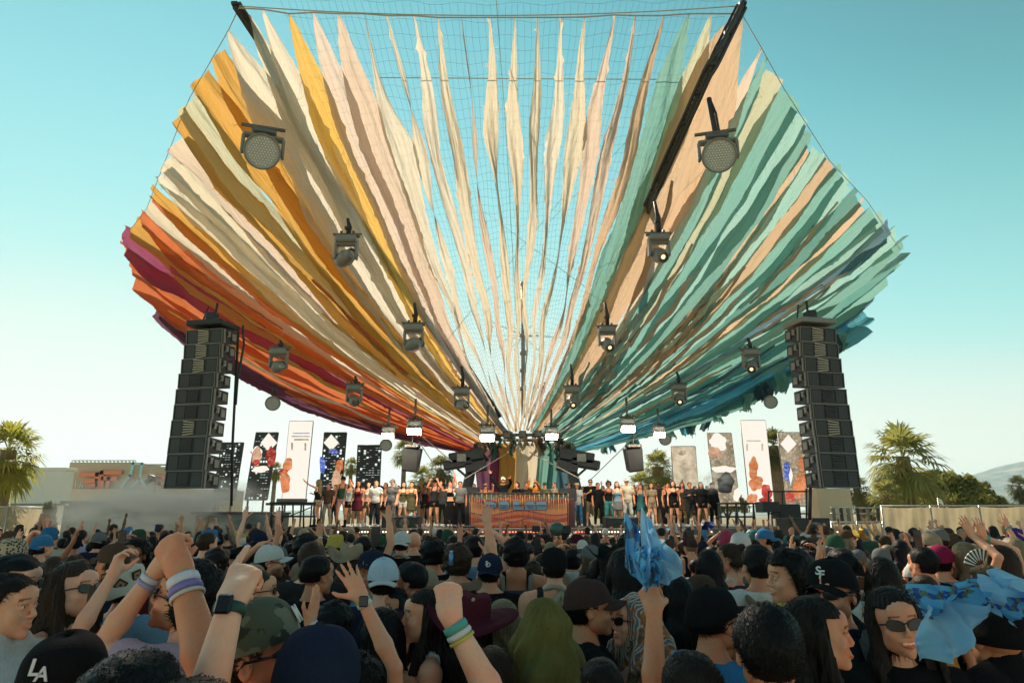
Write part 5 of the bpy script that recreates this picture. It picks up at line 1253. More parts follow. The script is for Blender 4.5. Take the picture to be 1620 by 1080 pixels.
def top_mesh(kind, sex, arms, v, seed=0):
    """kind: tee, long, tank, crop, hoodie, dress, loose"""
    s = SDF(.03); torso_prims(s, sex); hz_ = {'crop': 1.14, 'tank': .93, 'tee': .90, 'long': .90, 'hoodie': .88, 'loose': .84, 'dress': .62}[kind]
    if kind == 'dress': s.cone((0, 0, .95), (0, 0, .64), .15, .20, .05)
    if kind in ('tee', 'long', 'hoodie', 'loose'): s.ell((0, 0, 1.0), (.168 if sex == 'm' else .150, .122, .18), .05)
    if kind in ('tank', 'crop') :
        pass
    sl = {'tee': .62, 'loose': .75, 'long': 2, 'hoodie': 2}.get(kind, 0)
    for side, a in zip((-1, 1), arms):
        S, E, W, *_ = arm_pts(a, side, sex); kk = 1.0 if sex == 'm' else .86
        if sl and sl < 1: s.cone(S, S + (E - S) * sl, .052 * kk, .056 * kk, .03)
        elif sl: s.cone(S, E, .047 * kk, .040 * kk, .02); s.cone(E, E + (W - E) * .96, .042 * kk, .032 * kk, .015)
    if kind == 'hoodie': s.ell((0, -.085, 1.44), (.10, .055, .06), .03); s.cone((-.07, -.01, 1.47), (.07, -.01, 1.47), .05, .05, .03)
    if kind in ('tee', 'long', 'loose', 'hoodie'): s.cone((0, -.035, 1.52), (0, -.035, 1.45), .058, .064, .035)
    off = {'tank': .010, 'crop': .009, 'dress': .012}.get(kind, .014)
    nb = 1.475 if kind in ('tee', 'long', 'loose') else 1.55
    armS = [arm_pts(a, sd_, sex) for sd_, a in zip((-1, 1), arms)]
    def post(f, X, Y, Z):
        am = .5 if kind in ('tank', 'crop', 'dress') else 1.0
        f = f + am * wob(X, Y, Z, seed + 3, 20, .0045) + am * wob(X, Y, Z, seed + 4, 48, .0020) + .004 * am * np.sin(Z * 48 + 6 * np.abs(X) * 3 + seed) * np.clip((1.25 - Z) * 4, 0, 1)
        f = np.maximum(f, (hz_ - Z))
        r2 = np.sqrt((X / 1.15) ** 2 + (Y + .03) ** 2)
        if kind in ('tee', 'long', 'loose'): f = np.maximum(f, np.where(r2 < .088, Z - (1.485 - .45 * np.clip(Y, 0, 1)), -1))
        if kind in ('tank', 'crop', 'dress'):
            f = np.maximum(f, Z - 1.53); f = np.maximum(f, np.minimum(Z - 1.33, .075 + (Z - 1.33) * 0.0 - np.abs(X)))        # scooped neck
            f = np.maximum(f, np.minimum(Z - 1.27, np.abs(X) - (.125 if sex == 'm' else .108)))
            f = np.where((Z > 1.55), 1, f)
        if sl and sl < 1:
            for S, E, W, *_ in armS:
                D = (E - S) / np.linalg.norm(E - S); t_ = (X - S[0]) * D[0] + (Y - S[1]) * D[1] + (Z - S[2]) * D[2]
                side_ = np.sign(S[0]); lim = np.linalg.norm(E - S) * sl
                perp = np.sqrt(np.maximum((X - S[0]) ** 2 + (Y - S[1]) ** 2 + (Z - S[2]) ** 2 - t_ ** 2, 0))
                f = np.maximum(f, np.where(perp < .085, t_ - lim, -1) if True else f)
        return f
    V, Q = s.mesh(v, post, off=off); return mesh_np('shirt', V, Q)
def bottom_mesh(kind, sex, v, stance=0, seed=0):
    s = SDF(.03); s.ell((0, 0 if sex == 'm' else -.01, .94), (.158 if sex == 'm' else .162, .118, .11), .04)
    if kind == 'skirt': s.cone((0, 0, .95), (0, .01, .66), .15, .21, .05); cut = .64
    elif kind == 'long_skirt': s.cone((0, 0, .95), (0, .01, .15), .15, .24, .05); cut = .12
    else: leg_prims(s, sex, stance); cut = {'shorts': .72, 'knee': .52, 'trousers': .09}[kind]
    def post(f, X, Y, Z): return np.maximum(np.maximum(f + wob(X, Y, Z, seed, 24, .003), cut - Z), Z - .985)
    V, Q = s.mesh(v, post, off=.006 if kind != 'trousers' else .012); return mesh_np('trousers', V, Q)
def shoes_mesh(sex, stance, v, tall=False, side=1):
    s = SDF(.02)
    for x in (side,):
        an = (x * (.105 + stance * .6), -.02 + stance * .12 * x, .085); s.cone((an[0], an[1] - .03, .045), (an[0] + x * .02, an[1] + .16, .036), .045, .038, .02)
        if tall: s.cone(an, (an[0], an[1], .26), .048, .056, .02)
        else: s.cone(an, (an[0], an[1], .11), .044, .044, .02)
    V, Q = s.mesh(v, lambda f, X, Y, Z: np.maximum(f, -Z)); return mesh_np('shoe', V, Q)

def hair_mesh(style, seed, v, capped=False):
    """in head coordinates"""
    s = SDF(.02); r = random.Random(seed)
    if style in ('short', 'fade', 'wavyshort', 'curly', 'afro', 'bob', 'bun', 'pony', 'buzz'):
        th = {'short': .013, 'fade': .012, 'buzz': .004, 'wavyshort': .020, 'curly': .030, 'afro': .042, 'bob': .018, 'bun': .010, 'pony': .010}[style]
        s.ell((0, -.016, .030), (.076 + th, .097 + th, .088 + th))
    if style in ('bob', 'wavyshort', 'curly', 'afro', 'bun', 'pony'): s.ell((0, -.045, -.01), (.072 + (.016 if style != 'bun' and style != 'pony' else .004), .066 + (.012 if style in ('curly', 'afro') else .004), .085))
    if style == 'bob': s.ell((0, -.04, -.045), (.090, .070, .085))
    if style == 'bun': s.ell((0, -.10, .095), (.036, .036, .036), .01)
    if style == 'pony': s.ell((0, -.125, .04), (.028, .03, .03), .01); s.cone((0, -.14, .03), (.01, -.165, -.10), .028, .032, .01); s.cone((.01, -.165, -.10), (.0, -.145, -.27), .032, .012, .01)
    if style in ('long', 'wavy', 'longface'):
        s.ell((0, -.018, .030), (.088, .110, .101)); s.cone((0, -.055, -.02), (0, -.085, -.20), .085, .075, .03)
        s.cone((-.05, -.09, -.15), (-.055, -.10, -.40), .058, .045, .04); s.cone((.05, -.09, -.15), (.055, -.10, -.40), .058, .045, .04); s.cone((0, -.10, -.15), (0, -.115, -.44), .060, .035, .04)
        s.cone((-.076, -.01, .02), (-.090, .015, -.16), .026, .026, .02); s.cone((.076, -.01, .02), (.090, .015, -.16), .026, .026, .02)
        if style == 'longface' or seed % 2: s.cone((-.088, .02, -.14), (-.10, .075, -.36), .030, .020, .02); s.cone((.088, .02, -.14), (.10, .075, -.36), .030, .020, .02)
    ax_ = .0
    def post(f, X, Y, Z):
        ang = np.arctan2(X, Y + .03) + 0 * Z; r_ = np.sqrt(X ** 2 + (Y + .03) ** 2)
        if style in ('long', 'wavy', 'longface'):
            g = .0035 * np.sin(ang * 34 + 3 * np.sin(Z * 9 + seed)) + .0022 * np.sin(ang * 71 + 4 * np.sin(Z * 14 + 2))
            if style == 'wavy': g = g + .010 * np.sin(Z * 55 + 2.5 * np.sin(ang * 5 + seed)) * np.clip(-Z * 8 + .3, 0, 1)
            f = f + g * np.clip(r_ * 18, .2, 1)
            f = f + .03 * np.clip((-Z - .36 + .05 * np.sin(ang * 9 + seed)) * 6, 0, 3)
        elif style in ('curly', 'afro', 'wavyshort'):
            a = {'curly': .006, 'afro': .005, 'wavyshort': .006}[style]
            f = f + a * np.sin(X * 150 + 3 * np.sin(Z * 60 + seed)) * np.sin(Y * 140 + 2 * np.sin(X * 70)) * np.sin(Z * 150 + 2 * np.sin(Y * 60 + seed)) * 1.5 + wob(X, Y, Z, seed, 60, .005)
        else: f = f + .0018 * np.sin(ang * 46 + 6 * np.sin(Z * 22 + seed)) + wob(X, Y, Z, seed, 45, .003)
        # hairline: open face
        face_w = .062 if style in ('long', 'wavy', 'longface', 'bob') else .070
        front = Y - (.035 if style not in ('long', 'wavy', 'longface', 'bob') else .02) 
        hl = .062 + .004 * np.sin(X * 90 + seed)
        cut = np.minimum(np.minimum(front, hl - Z), (face_w + .028) - np.abs(X) if style in ('long', 'wavy', 'longface', 'bob') else 1.0)
        if style in ('short', 'fade', 'buzz', 'wavyshort', 'curly', 'afro', 'bun', 'pony'):
            cut = np.minimum(Y - (.012 + (Z - .0) * .45), hl - Z)
            low = -.052 if style in ('short', 'wavyshort', 'bun', 'pony') else (-.02 if style == 'fade' else (-.045 if style == 'buzz' else -.085))
            line = low + np.clip(Y + .03, 0, 1) * 1.15
            if style != 'pony' and style != 'afro': f = np.maximum(f, (line - Z) )
            elif style == 'pony': f = np.where(Y > -.10, np.maximum(f, line - Z), f)
            ear = np.minimum(.030 - np.abs(Y + .008), .012 - Z); f = np.where((np.abs(X) > .06) & (style not in ('curly', 'afro')), np.maximum(f, ear * .8 + .0), f)
        f = np.maximum(f, cut)
        if capped: f = np.where(Z > .020, np.maximum(f, .004), f)
        return f
    V, Q = s.mesh(v, post, pad=.02)
    nst = {True: 0}.get(v > .009, 1900 if v < .0065 else 700)
    if nst and style != 'buzz' and len(V):
        rr = np.random.default_rng(seed + 17); i = rr.integers(0, len(V), nst); p = V[i]; c0 = np.array([0, -.03, .02])
        ok_ = ~((p[:, 1] > .005) & (p[:, 2] > -.05) & (style in ('long', 'wavy', 'longface', 'bob'))); p = p[ok_]; nst = len(p)
        nrm_ = p - c0; nrm_[:, 2] *= (p[:, 2] > -.05); nrm_ /= np.linalg.norm(nrm_, axis=1)[:, None] + 1e-9
        if style in ('long', 'wavy', 'longface', 'bob', 'pony', 'bun'):
            t = np.array([0, -.25, -1.0]) + rr.normal(size=(nst, 3)) * .12; L = rr.uniform(.03, .10, (nst, 1)); lift = .10
        else:
            t = np.cross(np.cross(nrm_, np.array([.25, .9, .3])), nrm_) + rr.normal(size=(nst, 3)) * .45; L = rr.uniform(.010, .026, (nst, 1)) * (1.3 if style in ('curly', 'afro', 'wavyshort') else 1); lift = .22
        t = t - nrm_ * (t * nrm_).sum(1)[:, None]; t /= np.linalg.norm(t, axis=1)[:, None] + 1e-9; t = t + nrm_ * lift * rr.uniform(.2, 1, (nst, 1))
        w_ = np.cross(t, nrm_); w_ /= np.linalg.norm(w_, axis=1)[:, None] + 1e-9; w_ = w_ * .0011
        m = p + t * L * .55 + nrm_ * .003; e = p + t * L - np.array([0, 0, 1]) * L * .12
        S4 = np.stack([p - w_, p + w_, m + w_ * .7, m - w_ * .7], 1); S5 = np.stack([m - w_ * .7, m + w_ * .7, e + w_ * .1, e - w_ * .1], 1); n0 = len(V)
        V = np.concatenate([V, S4.reshape(-1, 3), S5.reshape(-1, 3)]); Q = np.concatenate([Q, n0 + np.arange(8 * nst).reshape(-1, 4)])
    return mesh_np('hair', V, Q)

# ---- headwear, in head coordinates
def cap_crown_mesh(style='cap'):
    V = []; Q = []; ns = 96; nr = 14
    a_, b_, h_ = .093, .111, .115 if style != 'trucker' else .125
    for j in range(nr + 1):
        t = j / nr * math.pi / 2; rr = math.cos(t) ** .75 if j < nr else 0.0; z = math.sin(t) ** .9 * h_
        for k in range(ns):
            an = 6.2832 * k / ns; seam = 1 - .020 * max(0, math.cos(an * 6)) ** 30 * (1 - j / nr * .5) + .006 * math.sin(an * 3 + j)
            if j <= 1: seam += .010
            V.append((a_ * rr * seam * math.sin(an), -.012 + b_ * rr * seam * math.cos(an), .022 + z + .012 * math.cos(an) * (1 - t)))
    for j in range(nr):
        for k in range(ns): Q.append((j * ns + k, j * ns + (k + 1) % ns, (j + 1) * ns + (k + 1) % ns, (j + 1) * ns + k))
    b0 = len(V)
    for j in range(4):                                   # button
        for k in range(ns): an = 6.2832 * k / ns; rr = (.009, .009, .006, 0)[j]; V.append((rr * math.sin(an), -.012 + rr * math.cos(an), .022 + h_ + (-.002, .004, .007, .008)[j]))
    for j in range(3):
        for k in range(ns): Q.append((b0 + j * ns + k, b0 + j * ns + (k + 1) % ns, b0 + (j + 1) * ns + (k + 1) % ns, b0 + (j + 1) * ns + k))
    return mesh_np('cap', V, Q)
def brim_mesh(flat=False):
    V = []; Q = []; nx, ny = 18, 8
    for s_ in (0, 1):
        for i in range(nx):
            u = -1 + 2 * i / (nx - 1)
            for j in range(ny):
                t = j / (ny - 1); x = u * .082 * (1 - .10 * t); y0 = -.012 + .111 * math.sqrt(max(0, 1 - (x / .095) ** 2)); y = y0 + t * .072 * math.sqrt(max(.0, 1 - u ** 4 * .8))
                V.append((x, y, .036 - .03 * (abs(u) ** 2.2) * (0.35 if flat else 1) - .012 * t + s_ * .0035))
    n = nx * ny
    for s_ in (0, 1):
        for i in range(nx - 1):
            for j in range(ny - 1): q = (s_ * n + i * ny + j, s_ * n + (i + 1) * ny + j, s_ * n + (i + 1) * ny + j + 1, s_ * n + i * ny + j + 1); Q.append(q if s_ else q[::-1])
    for i in range(nx - 1): Q.append((i * ny + ny - 1, (i + 1) * ny + ny - 1, n + (i + 1) * ny + ny - 1, n + i * ny + ny - 1))
    return mesh_np('brim', V, Q)
def lathe_hat(kind):
    ns = 56
    P = {'bucket': [(.135, -.02), (.137, -.016), (.108, .030), (.104, .045), (.098, .100), (.086, .120), (.05, .128), (0, .130)],
         'wide': [(.235, .035), (.238, .042), (.16, .030), (.100, .030), (.097, .050), (.092, .115), (.080, .135), (.045, .125), (0, .120)],
         'straw': [(.19, .055), (.192, .060), (.13, .030), (.098, .030), (.096, .050), (.090, .105), (.075, .125), (.04, .118), (0, .112)],
         'beanie': [(.096, -.01), (.104, -.005), (.106, .030), (.099, .040), (.100, .075), (.088, .118), (.055, .145), (0, .153)]}[kind]
    V = []; Q = []
    for (r, z) in P:
        for k in range(ns):
            an = 6.2832 * k / ns; z2 = z
            if kind in ('wide', 'straw') and r > .12: z2 += (.030 if kind == 'wide' else .045) * math.cos(2 * an) * -1 * (r - .1) / .1 * 1.0 + .012 * math.sin(3 * an)
            if kind in ('wide', 'straw') and z > .11: z2 -= .018 * math.exp(-(math.sin(an) / .4) ** 2) * (1 if r < .085 else .3)
            if kind == 'bucket' and r > .12: z2 += .006 * math.sin(an * 5 + 1)
            rw = 1 + (.012 * math.sin(an * 28) if kind == 'beanie' and z < .035 else 0) + .01 * math.sin(an * 3 + z * 30)
            V.append((r * .93 * rw * math.sin(an), -.012 + r * 1.12 * rw * math.cos(an), z2))
    for j in range(len(P) - 1):
        for k in range(ns): Q.append((j * ns + k, j * ns + (k + 1) % ns, (j + 1) * ns + (k + 1) % ns, (j + 1) * ns + k))
    return mesh_np('hat', V, Q)
def scarf_mesh(seed, v=.008, fall=.36, wide=1.0):
    s = SDF(.03); s.ell((0, -.018, .030), (.092 * wide, .114, .105)); s.cone((0, -.05, -.02), (0, -.09, -fall * .6), .098 * wide, .115 * wide, .04); s.cone((0, -.09, -fall * .5), (.0, -.10, -fall), .115 * wide, .13 * wide, .04)
    s.cone((-.075, .0, .03), (-.105 * wide, .03, -.16), .035, .045, .03); s.cone((.075, .0, .03), (.105 * wide, .03, -.16), .035, .045, .03)
    def post(f, X, Y, Z):
        ang = np.arctan2(X, Y + .03) + 0 * Z
        f = f + .018 * np.sin(ang * 6 + 4 * np.sin(Z * 7 + seed)) * np.clip(.25 - Z * 5, 0, 1) + .006 * np.abs(np.sin(Z * 38 + ang * 5 + 3 * np.sin(ang * 2))) * np.clip(.9 - Z * 4, .25, 1) + wob(X, Y, Z, seed, 30, .007) + .004 * np.sin(ang * 17 + Z * 30)
        return np.maximum(np.maximum(f, np.minimum(Y - .055, .085 - np.abs(X))), (-fall - .02 + .05 * np.sin(ang * 2 + seed)) - Z)
    V, Q = s.mesh(v, post, pad=.03); return mesh_np('headscarf', V, Q)
def glasses_mb(round_=False):
    lens = MB(); fr = MB()
    for sx in (-1, 1):
        pts = []; n = 16
        for i in range(n):
            a = 6.2832 * i / n; ex = .027; ez = .017 if not round_ else .021
            x = sx * .033 + ex * math.copysign(abs(math.cos(a)) ** .7, math.cos(a)); z = .002 + ez * math.copysign(abs(math.sin(a)) ** .75, math.sin(a)) + .004 * (abs(x) - .033) / .03
            pts.append((x, .104 - abs(x) * .30 - .004, z))
        lens.poly(pts, (0, .003, 0)); fr.tube(pts + [pts[0]], .0026, 5, False)
        fr.tube([(sx * .062, .086, .008), (sx * .079, .06, .008), (sx * .083, -.01, .006), (sx * .080, -.03, -.012)], .0030, 5)
    fr.tube([(-.009, .1, .006), (0, .106, .009), (.009, .1, .006)], .0024, 5)
    return lens, fr
# ------------------------------------------------------------------ people materials
M_skin = mat_objcolor('skin', .48, 130, .22, .30, .002, 0, sss=.12, spec=.35, attr=True, ruddy=.8)
M_cloth = mat_objcolor('cloth', .95, 110, .35, .7, .004, .0, spec=.06)
M_hair = mat_objcolor('hair', .5, 120, .6, .8, .004, 0, (1, 1, .10), spec=.18)
M_knit = mat_objcolor('knit', .95, 160, .5, 1.0, .006, 0, spec=.1)
def pat_mat(name, fn, rough=.8):
    b = NB(name); co = b.coord(); c = fn(b, co); n = b.noise(co, 90, 3); return b.done(b.pbr(c, rough, 0, b.bump(n, .4, .003), spec=.2))
def f_camo(b, co):
    n1 = b.noise(co, 14, 3); n2 = b.noise(b.mapping(co, (1, 1, 1), (5, 3, 1)), 19, 3)
    c = b.mixc(b.ramp(n1, [(.50, 0), (.52, 1)]), (.10, .11, .07), (.20, .19, .13)); return b.mixc(b.ramp(n2, [(.55, 0), (.57, 1)]), c, (.045, .05, .03))
def f_leopard(b, co):
    v = b.n('ShaderNodeTexVoronoi'); v.inputs['Scale'].default_value = 60; b.l(co, v.inputs['Vector']); return b.ramp(v.outputs['Distance'], [(0, (.10, .06, .03)), (.42, (.05, .03, .02)), (.50, (.55, .42, .28)), (1, (.5, .38, .24))])
def f_paisley(b, co):
    n1 = b.noise(co, 22, 4); w = b.n('ShaderNodeTexWave'); w.inputs['Scale'].default_value = 9; w.inputs['Distortion'].default_value = 9; w.inputs['Detail'].default_value = 3; b.l(co, w.inputs[0])
    c = b.ramp(w.outputs[1], [(0, (.10, .13, .16)), (.3, (.45, .42, .36)), (.55, (.62, .55, .45)), (.8, (.50, .20, .08)), (1, (.12, .10, .08))]); return b.mixc(b.ramp(n1, [(.55, 0), (.6, 1)]), c, (.50, .17, .05))
def f_kef(b, co):
    ck = b.n('ShaderNodeTexChecker'); ck.inputs['Scale'].default_value = 70; ck.inputs[1].default_value = (.33, .02, .03, 1); ck.inputs[2].default_value = (.62, .5, .48, 1); b.l(co, ck.inputs[0]); return ck.outputs[0]
def f_olive(b, co):
    n = b.noise(co, 10, 4); v = b.n('ShaderNodeTexVoronoi'); v.inputs['Scale'].default_value = 45; b.l(co, v.inputs['Vector']); c = b.mixc(n, (.10, .085, .02), (.22, .18, .05)); return b.mixc(b.ramp(v.outputs['Distance'], [(.12, 1), (.2, 0)]), c, (.16, .06, .03))
def f_flag(b, co):
    s_ = b.n('ShaderNodeSeparateXYZ'); b.l(b.coord('UV'), s_.inputs[0]); n = b.noise(co, 9, 3)
    c = b.mixc(n, (.07, .38, .72), (.22, .60, .88)); st = b.ramp(b.noise(b.coord('UV'), 3.2, 3), [(0, 0), (.50, 1), (.62, 0)], 'CONSTANT')
    w = b.n('ShaderNodeTexWave'); w.inputs['Scale'].default_value = 3.5; w.inputs['Distortion'].default_value = 6; b.l(b.coord('UV'), w.inputs[0])
    pc = b.ramp(w.outputs[1], [(0, (.02, .10, .40)), (.45, (.03, .14, .45)), (.5, (.50, .42, .05)), (.6, (.35, .02, .06)), (.72, (.15, .02, .12)), (.8, (.10, .28, .12))], 'CONSTANT'); return b.mixc(st, c, pc)
def f_squares(b, co): return b.mixc(b.noise(co, 60, 2), (.55, .46, .36), (.75, .65, .52))
def f_weave(b, co):
    ck = b.n('ShaderNodeTexChecker'); ck.inputs['Scale'].default_value = 140; ck.inputs[1].default_value = (.05, .07, .09, 1); ck.inputs[2].default_value = (.13, .17, .20, 1); b.l(co, ck.inputs[0]); return ck.outputs[0]
M_camo = pat_mat('camo_cloth', f_camo); M_leo = pat_mat('leopard_cloth', f_leopard); M_pais = pat_mat('paisley_silk', f_paisley, .45); M_kef = pat_mat('checked_scarf', f_kef); M_olive = pat_mat('olive_print_cloth', f_olive); M_cro = pat_mat('crochet_cream', f_squares); M_weave = pat_mat('woven_blue', f_weave)
def mat_print(name, kind):
    b = NB(name); oi = b.n('ShaderNodeObjectInfo'); co = b.coord()
    if kind == 'stripe':
        w = b.n('ShaderNodeTexWave'); w.bands_direction = 'Z'; w.inputs['Scale'].default_value = 12; w.inputs['Distortion'].default_value = .6; b.l(co, w.inputs[0]); f = b.ramp(w.outputs[1], [(.5, 0), (.55, 1)])
    else:
        v = b.n('ShaderNodeTexVoronoi'); v.inputs['Scale'].default_value = 16 if kind == 'floral' else 30; b.l(co, v.inputs['Vector']); f = b.ramp(v.outputs['Distance'], [(.25, 1), (.32, 0)])
    c = b.mixc(f, oi.outputs['Color'], (.55, .50, .42)); c = b.mixc(b.math('MULTIPLY', b.noise(co, 9, 3), .4), c, (.25, .08, .06) if kind == 'floral' else (.05, .05, .06))
    return b.done(b.pbr(c, .9, 0, b.bump(b.noise(co, 110, 3), .5, .003), spec=.08))
M_prints = [mat_print('striped_cloth', 'stripe'), mat_print('floral_cloth', 'floral'), mat_print('dotted_cloth', 'dots')]
M_white = mat_simple('white_paint', (.75, .73, .68), .6, var=.05); M_band = mat_objcolor('wristband', .6, 200, .3, .5, .002, 0)
def cloth_transl(name, fn):
    b = NB(name); co = b.coord(); c = fn(b, co); p = b.pbr(c, .35, 0, b.bump(b.noise(co, 30, 3), .3, .01), spec=.5); tr = b.n('ShaderNodeBsdfTranslucent'); b.l(c, tr.inputs[0]); mx = b.n('ShaderNodeMixShader'); mx.inputs[0].default_value = .6
    b.l(p, mx.inputs[1]); b.l(tr.outputs[0], mx.inputs[2]); return b.done(mx.outputs[0])
M_flag = cloth_transl('blue_flag_cloth', f_flag); M_flag2 = cloth_transl('plain_blue_cloth', lambda b, co: b.mixc(b.noise(co, 9, 3), (.22, .54, .82), (.48, .74, .90)))

SK = {'p': (.90, .48, .32), 'l': (.82, .40, .24), 't': (.64, .28, .15), 'b': (.38, .165, .085), 'd': (.17, .08, .045)}
HC = {'black': (.010, .009, .009), 'dark': (.022, .015, .011), 'brown': (.065, .036, .02), 'light': (.16, .10, .055), 'blond': (.34, .25, .14), 'grey': (.16, .15, .14), 'red': (.25, .09, .03), 'teal': (.05, .22, .22), 'pink': (.45, .05, .12)}
WC = {'black': (.014, .014, .015), 'charcoal': (.035, .036, .038), 'navy': (.02, .028, .055), 'white': (.66, .64, .60), 'cream': (.55, .48, .36), 'grey': (.17, .17, .165), 'light blue': (.20, .34, .46), 'blue': (.05, .20, .38), 'maroon': (.10, .018, .028), 'brown': (.10, .06, .04),
      'green': (.04, .10, .06), 'olive': (.10, .10, .05), 'yellow': (.60, .44, .10), 'pink': (.58, .36, .40), 'red': (.38, .03, .03), 'tan': (.38, .28, .18), 'orange': (.55, .20, .04), 'teal': (.06, .25, .24), 'lilac': (.5, .42, .6)}
mesh_cache = {}
def cached(key, fn):
    if key not in mesh_cache: mesh_cache[key] = fn()
    return mesh_cache[key]
def hmat(hr): return Matrix.Translation((0, 0, HEAD_Z)) @ Matrix(rotm(*hr).tolist()).to_4x4()
person_spots = []
def text_part(txt, size, parent, M4, mat, ext=.0015, name='letter'):
    fc = bpy.data.curves.new(name, 'FONT'); fc.body = txt; fc.size = size; fc.extrude = ext; fc.align_x = 'CENTER'; fc.align_y = 'CENTER'; fc.offset = size * .018; fc.resolution_u = 3
    t = bpy.data.objects.new(name, fc); col.objects.link(t); dg = bpy.context.evaluated_depsgraph_get(); me = bpy.data.meshes.new_from_object(t.evaluated_get(dg)); bpy.data.objects.remove(t); bpy.data.curves.remove(fc)
    me.name = name; me.materials.clear(); me.materials.append(mat); o = bpy.data.objects.new(name, me); link(o, parent); o.matrix_local = M4; return o
def solve_arm(S, Wt, hint, L1=.310, L2=.280):
    d = Wt - S; D = np.linalg.norm(d); D2_ = min(D, (L1 + L2) * .985); d = d / D; Wt = S + d * D2_
    a = (L1 ** 2 - L2 ** 2 + D2_ ** 2) / (2 * D2_); hgt = math.sqrt(max(0, L1 ** 2 - a ** 2)); h = np.array(hint, float); h = nrm(h - d * (h @ d)); return S + d * a + h * hgt, Wt
def person(px, py, h, rz, sex, skin, hair, hcol, top, tcol, label, arms=('down', 'down'), cap=None, capcol='black', back=False, brim=None, glasses=None, beard=0, smile=0, pitch=4, yaw=0, roll=0, bottom='trousers', bcol='charcoal',
           sc=None, Y=None, custom=None, topmat=None, capmat=None, group='people standing in the crowd', cat='person', seed=0, jaw=1.0, legs=True, stance=.04, bands=(), z0=0.0, lod=None, shoes='white', tall=False):
    Yp = Y if Y else 255.0 / h; hp = at(px, py, Yp)
    s = (hp.z - z0) / HEAD_Z; s = min(max(s, .88), 1.10) if sc is None else sc
    rzr = math.radians(rz); root = empty('person', (hp.x, Yp, z0), rzr, label, cat, group); root.scale = (s, s, s); person_spots.append((hp.x, Yp))
    hr = (math.radians(yaw), math.radians(pitch), math.radians(roll))
    lod = lod if lod is not None else (0 if h > 66 else 1 if h > 40 else 2)
    if lod >= 1 and not custom and yaw == 0 and pitch < 15 and group == 'people standing in the crowd': pitch = 5
    hv, lv, sv_, hrv = ((.0050, .0070, .0130, .0060), (.0085, .0100, .019, .0088), (.0125, .0135, .025, .0125), (.017, .018, .024, .016))[lod]
    A = []
    Rz = np.array([[math.cos(rzr), math.sin(rzr), 0], [-math.sin(rzr), math.cos(rzr), 0], [0, 0, 1]])
    def loc(p): return Rz @ ((np.array(p) - np.array([hp.x, Yp, z0])) / s)
    for i, side in enumerate((-1, 1)):
        c_ = custom.get('LR'[i]) if custom else None
        if c_:
            Wt = loc(at(*c_['w'])); S = arm_pts('down', side, sex)[0]; hint = Rz @ np.array(c_.get('hint', (0, -.6, -1.0)), float); E, Wt2 = solve_arm(S, Wt, hint)
            hd = nrm(loc(at(*c_['d'])) - Wt); A.append((E, Wt2, tuple(hd), tuple(Rz @ np.array(c_.get('pn', (0, 1, 0)), float)), c_.get('pose', 'open')))
        else: A.append(arms[i])
    A = tuple(A); cst = bool(custom)
    key = (sex, A if not cst else id(A), hr, smile, beard, lod, legs, stance, jaw)
    bm_ = (lambda: person_body_mesh(sex, A, hr, smile, beard, hv, lv, legs, stance, jaw))
    body = mobj('body', bm_() if cst else cached(('b',) + key, bm_), M_skin, root, SK[skin])
    tk = (lambda: top_mesh(top, sex, A, sv_, seed % 5))
    if top != 'none': mobj('shirt' if top != 'dress' else 'dress', tk() if cst else cached(('t', top, sex, A, lod, seed % 5 if lod == 0 else 0), tk), topmat or M_cloth, root, WC[tcol] if isinstance(tcol, str) else tcol)
    if top != 'dress' and bottom: mobj('trousers' if bottom == 'trousers' else bottom if 'skirt' in bottom else 'shorts', cached(('p', bottom, sex, stance), lambda: bottom_mesh(bottom, sex, .022, stance, 0)), M_cloth, root, WC[bcol])
    if legs:
        for x_ in (-1, 1): mobj('shoe', cached(('s', sex, stance, tall, x_), lambda: shoes_mesh(sex, stance, .02, tall, x_)), M_cloth, root, WC[shoes])
    H = hmat(hr)
    if hair: o = mobj('hair', cached(('h', hair, seed % (3 if lod == 0 else 2), lod, bool(cap)), lambda: hair_mesh(hair, seed % (3 if lod == 0 else 2), hrv, bool(cap))), M_hair, root, HC[hcol]); o.matrix_local = H
    cap_o = None
    if cap in ('cap', 'trucker'):
        cm = H @ (Matrix.Translation((0, -.028 if back else 0, 0)) @ Matrix.Rotation(math.pi if back else 0, 4, 'Z')); cap_o = mobj('cap', cached(('cap', cap), lambda: cap_crown_mesh(cap)), capmat or M_cloth, root, WC[capcol] if isinstance(capcol, str) else capcol); cap_o.matrix_local = cm
        mobj('brim', cached('brim', brim_mesh), capmat or M_cloth, cap_o, (WC[brim] if isinstance(brim, str) else brim) if brim else (WC[capcol] if isinstance(capcol, str) else capcol))
    elif cap == 'scarf': cap_o = mobj('headscarf', cached(('scarf', seed % 2, lod), lambda: scarf_mesh(seed % 2, hrv * 1.4, .34, 1.15)), capmat or M_cloth, root, WC.get(capcol)); cap_o.matrix_local = H
    elif cap: cap_o = mobj('hat', cached(('hat', cap), lambda: lathe_hat(cap)), capmat or (M_knit if cap == 'beanie' else M_cloth), root, WC[capcol] if isinstance(capcol, str) else capcol); cap_o.matrix_local = H
    if glasses:
        def mk(part):
            l, f = glasses_mb(glasses == 'round'); m = (l if part == 0 else f); o = m.build('sunglasses' if part == 0 else 'frame', M_blackgloss); bpy.data.objects.remove(o, do_unlink=False); return None
        if 'gl' not in mesh_cache:
            l, f = glasses_mb(); a = l.build('sunglasses', M_blackgloss); b_ = f.build('frame', M_blackgloss); mesh_cache['gl'] = (a.data, b_.data); bpy.data.objects.remove(a); bpy.data.objects.remove(b_)
        g_ = mobj('sunglasses', mesh_cache['gl'][0], None, root); g2 = mobj('frame', mesh_cache['gl'][1], None, g_)
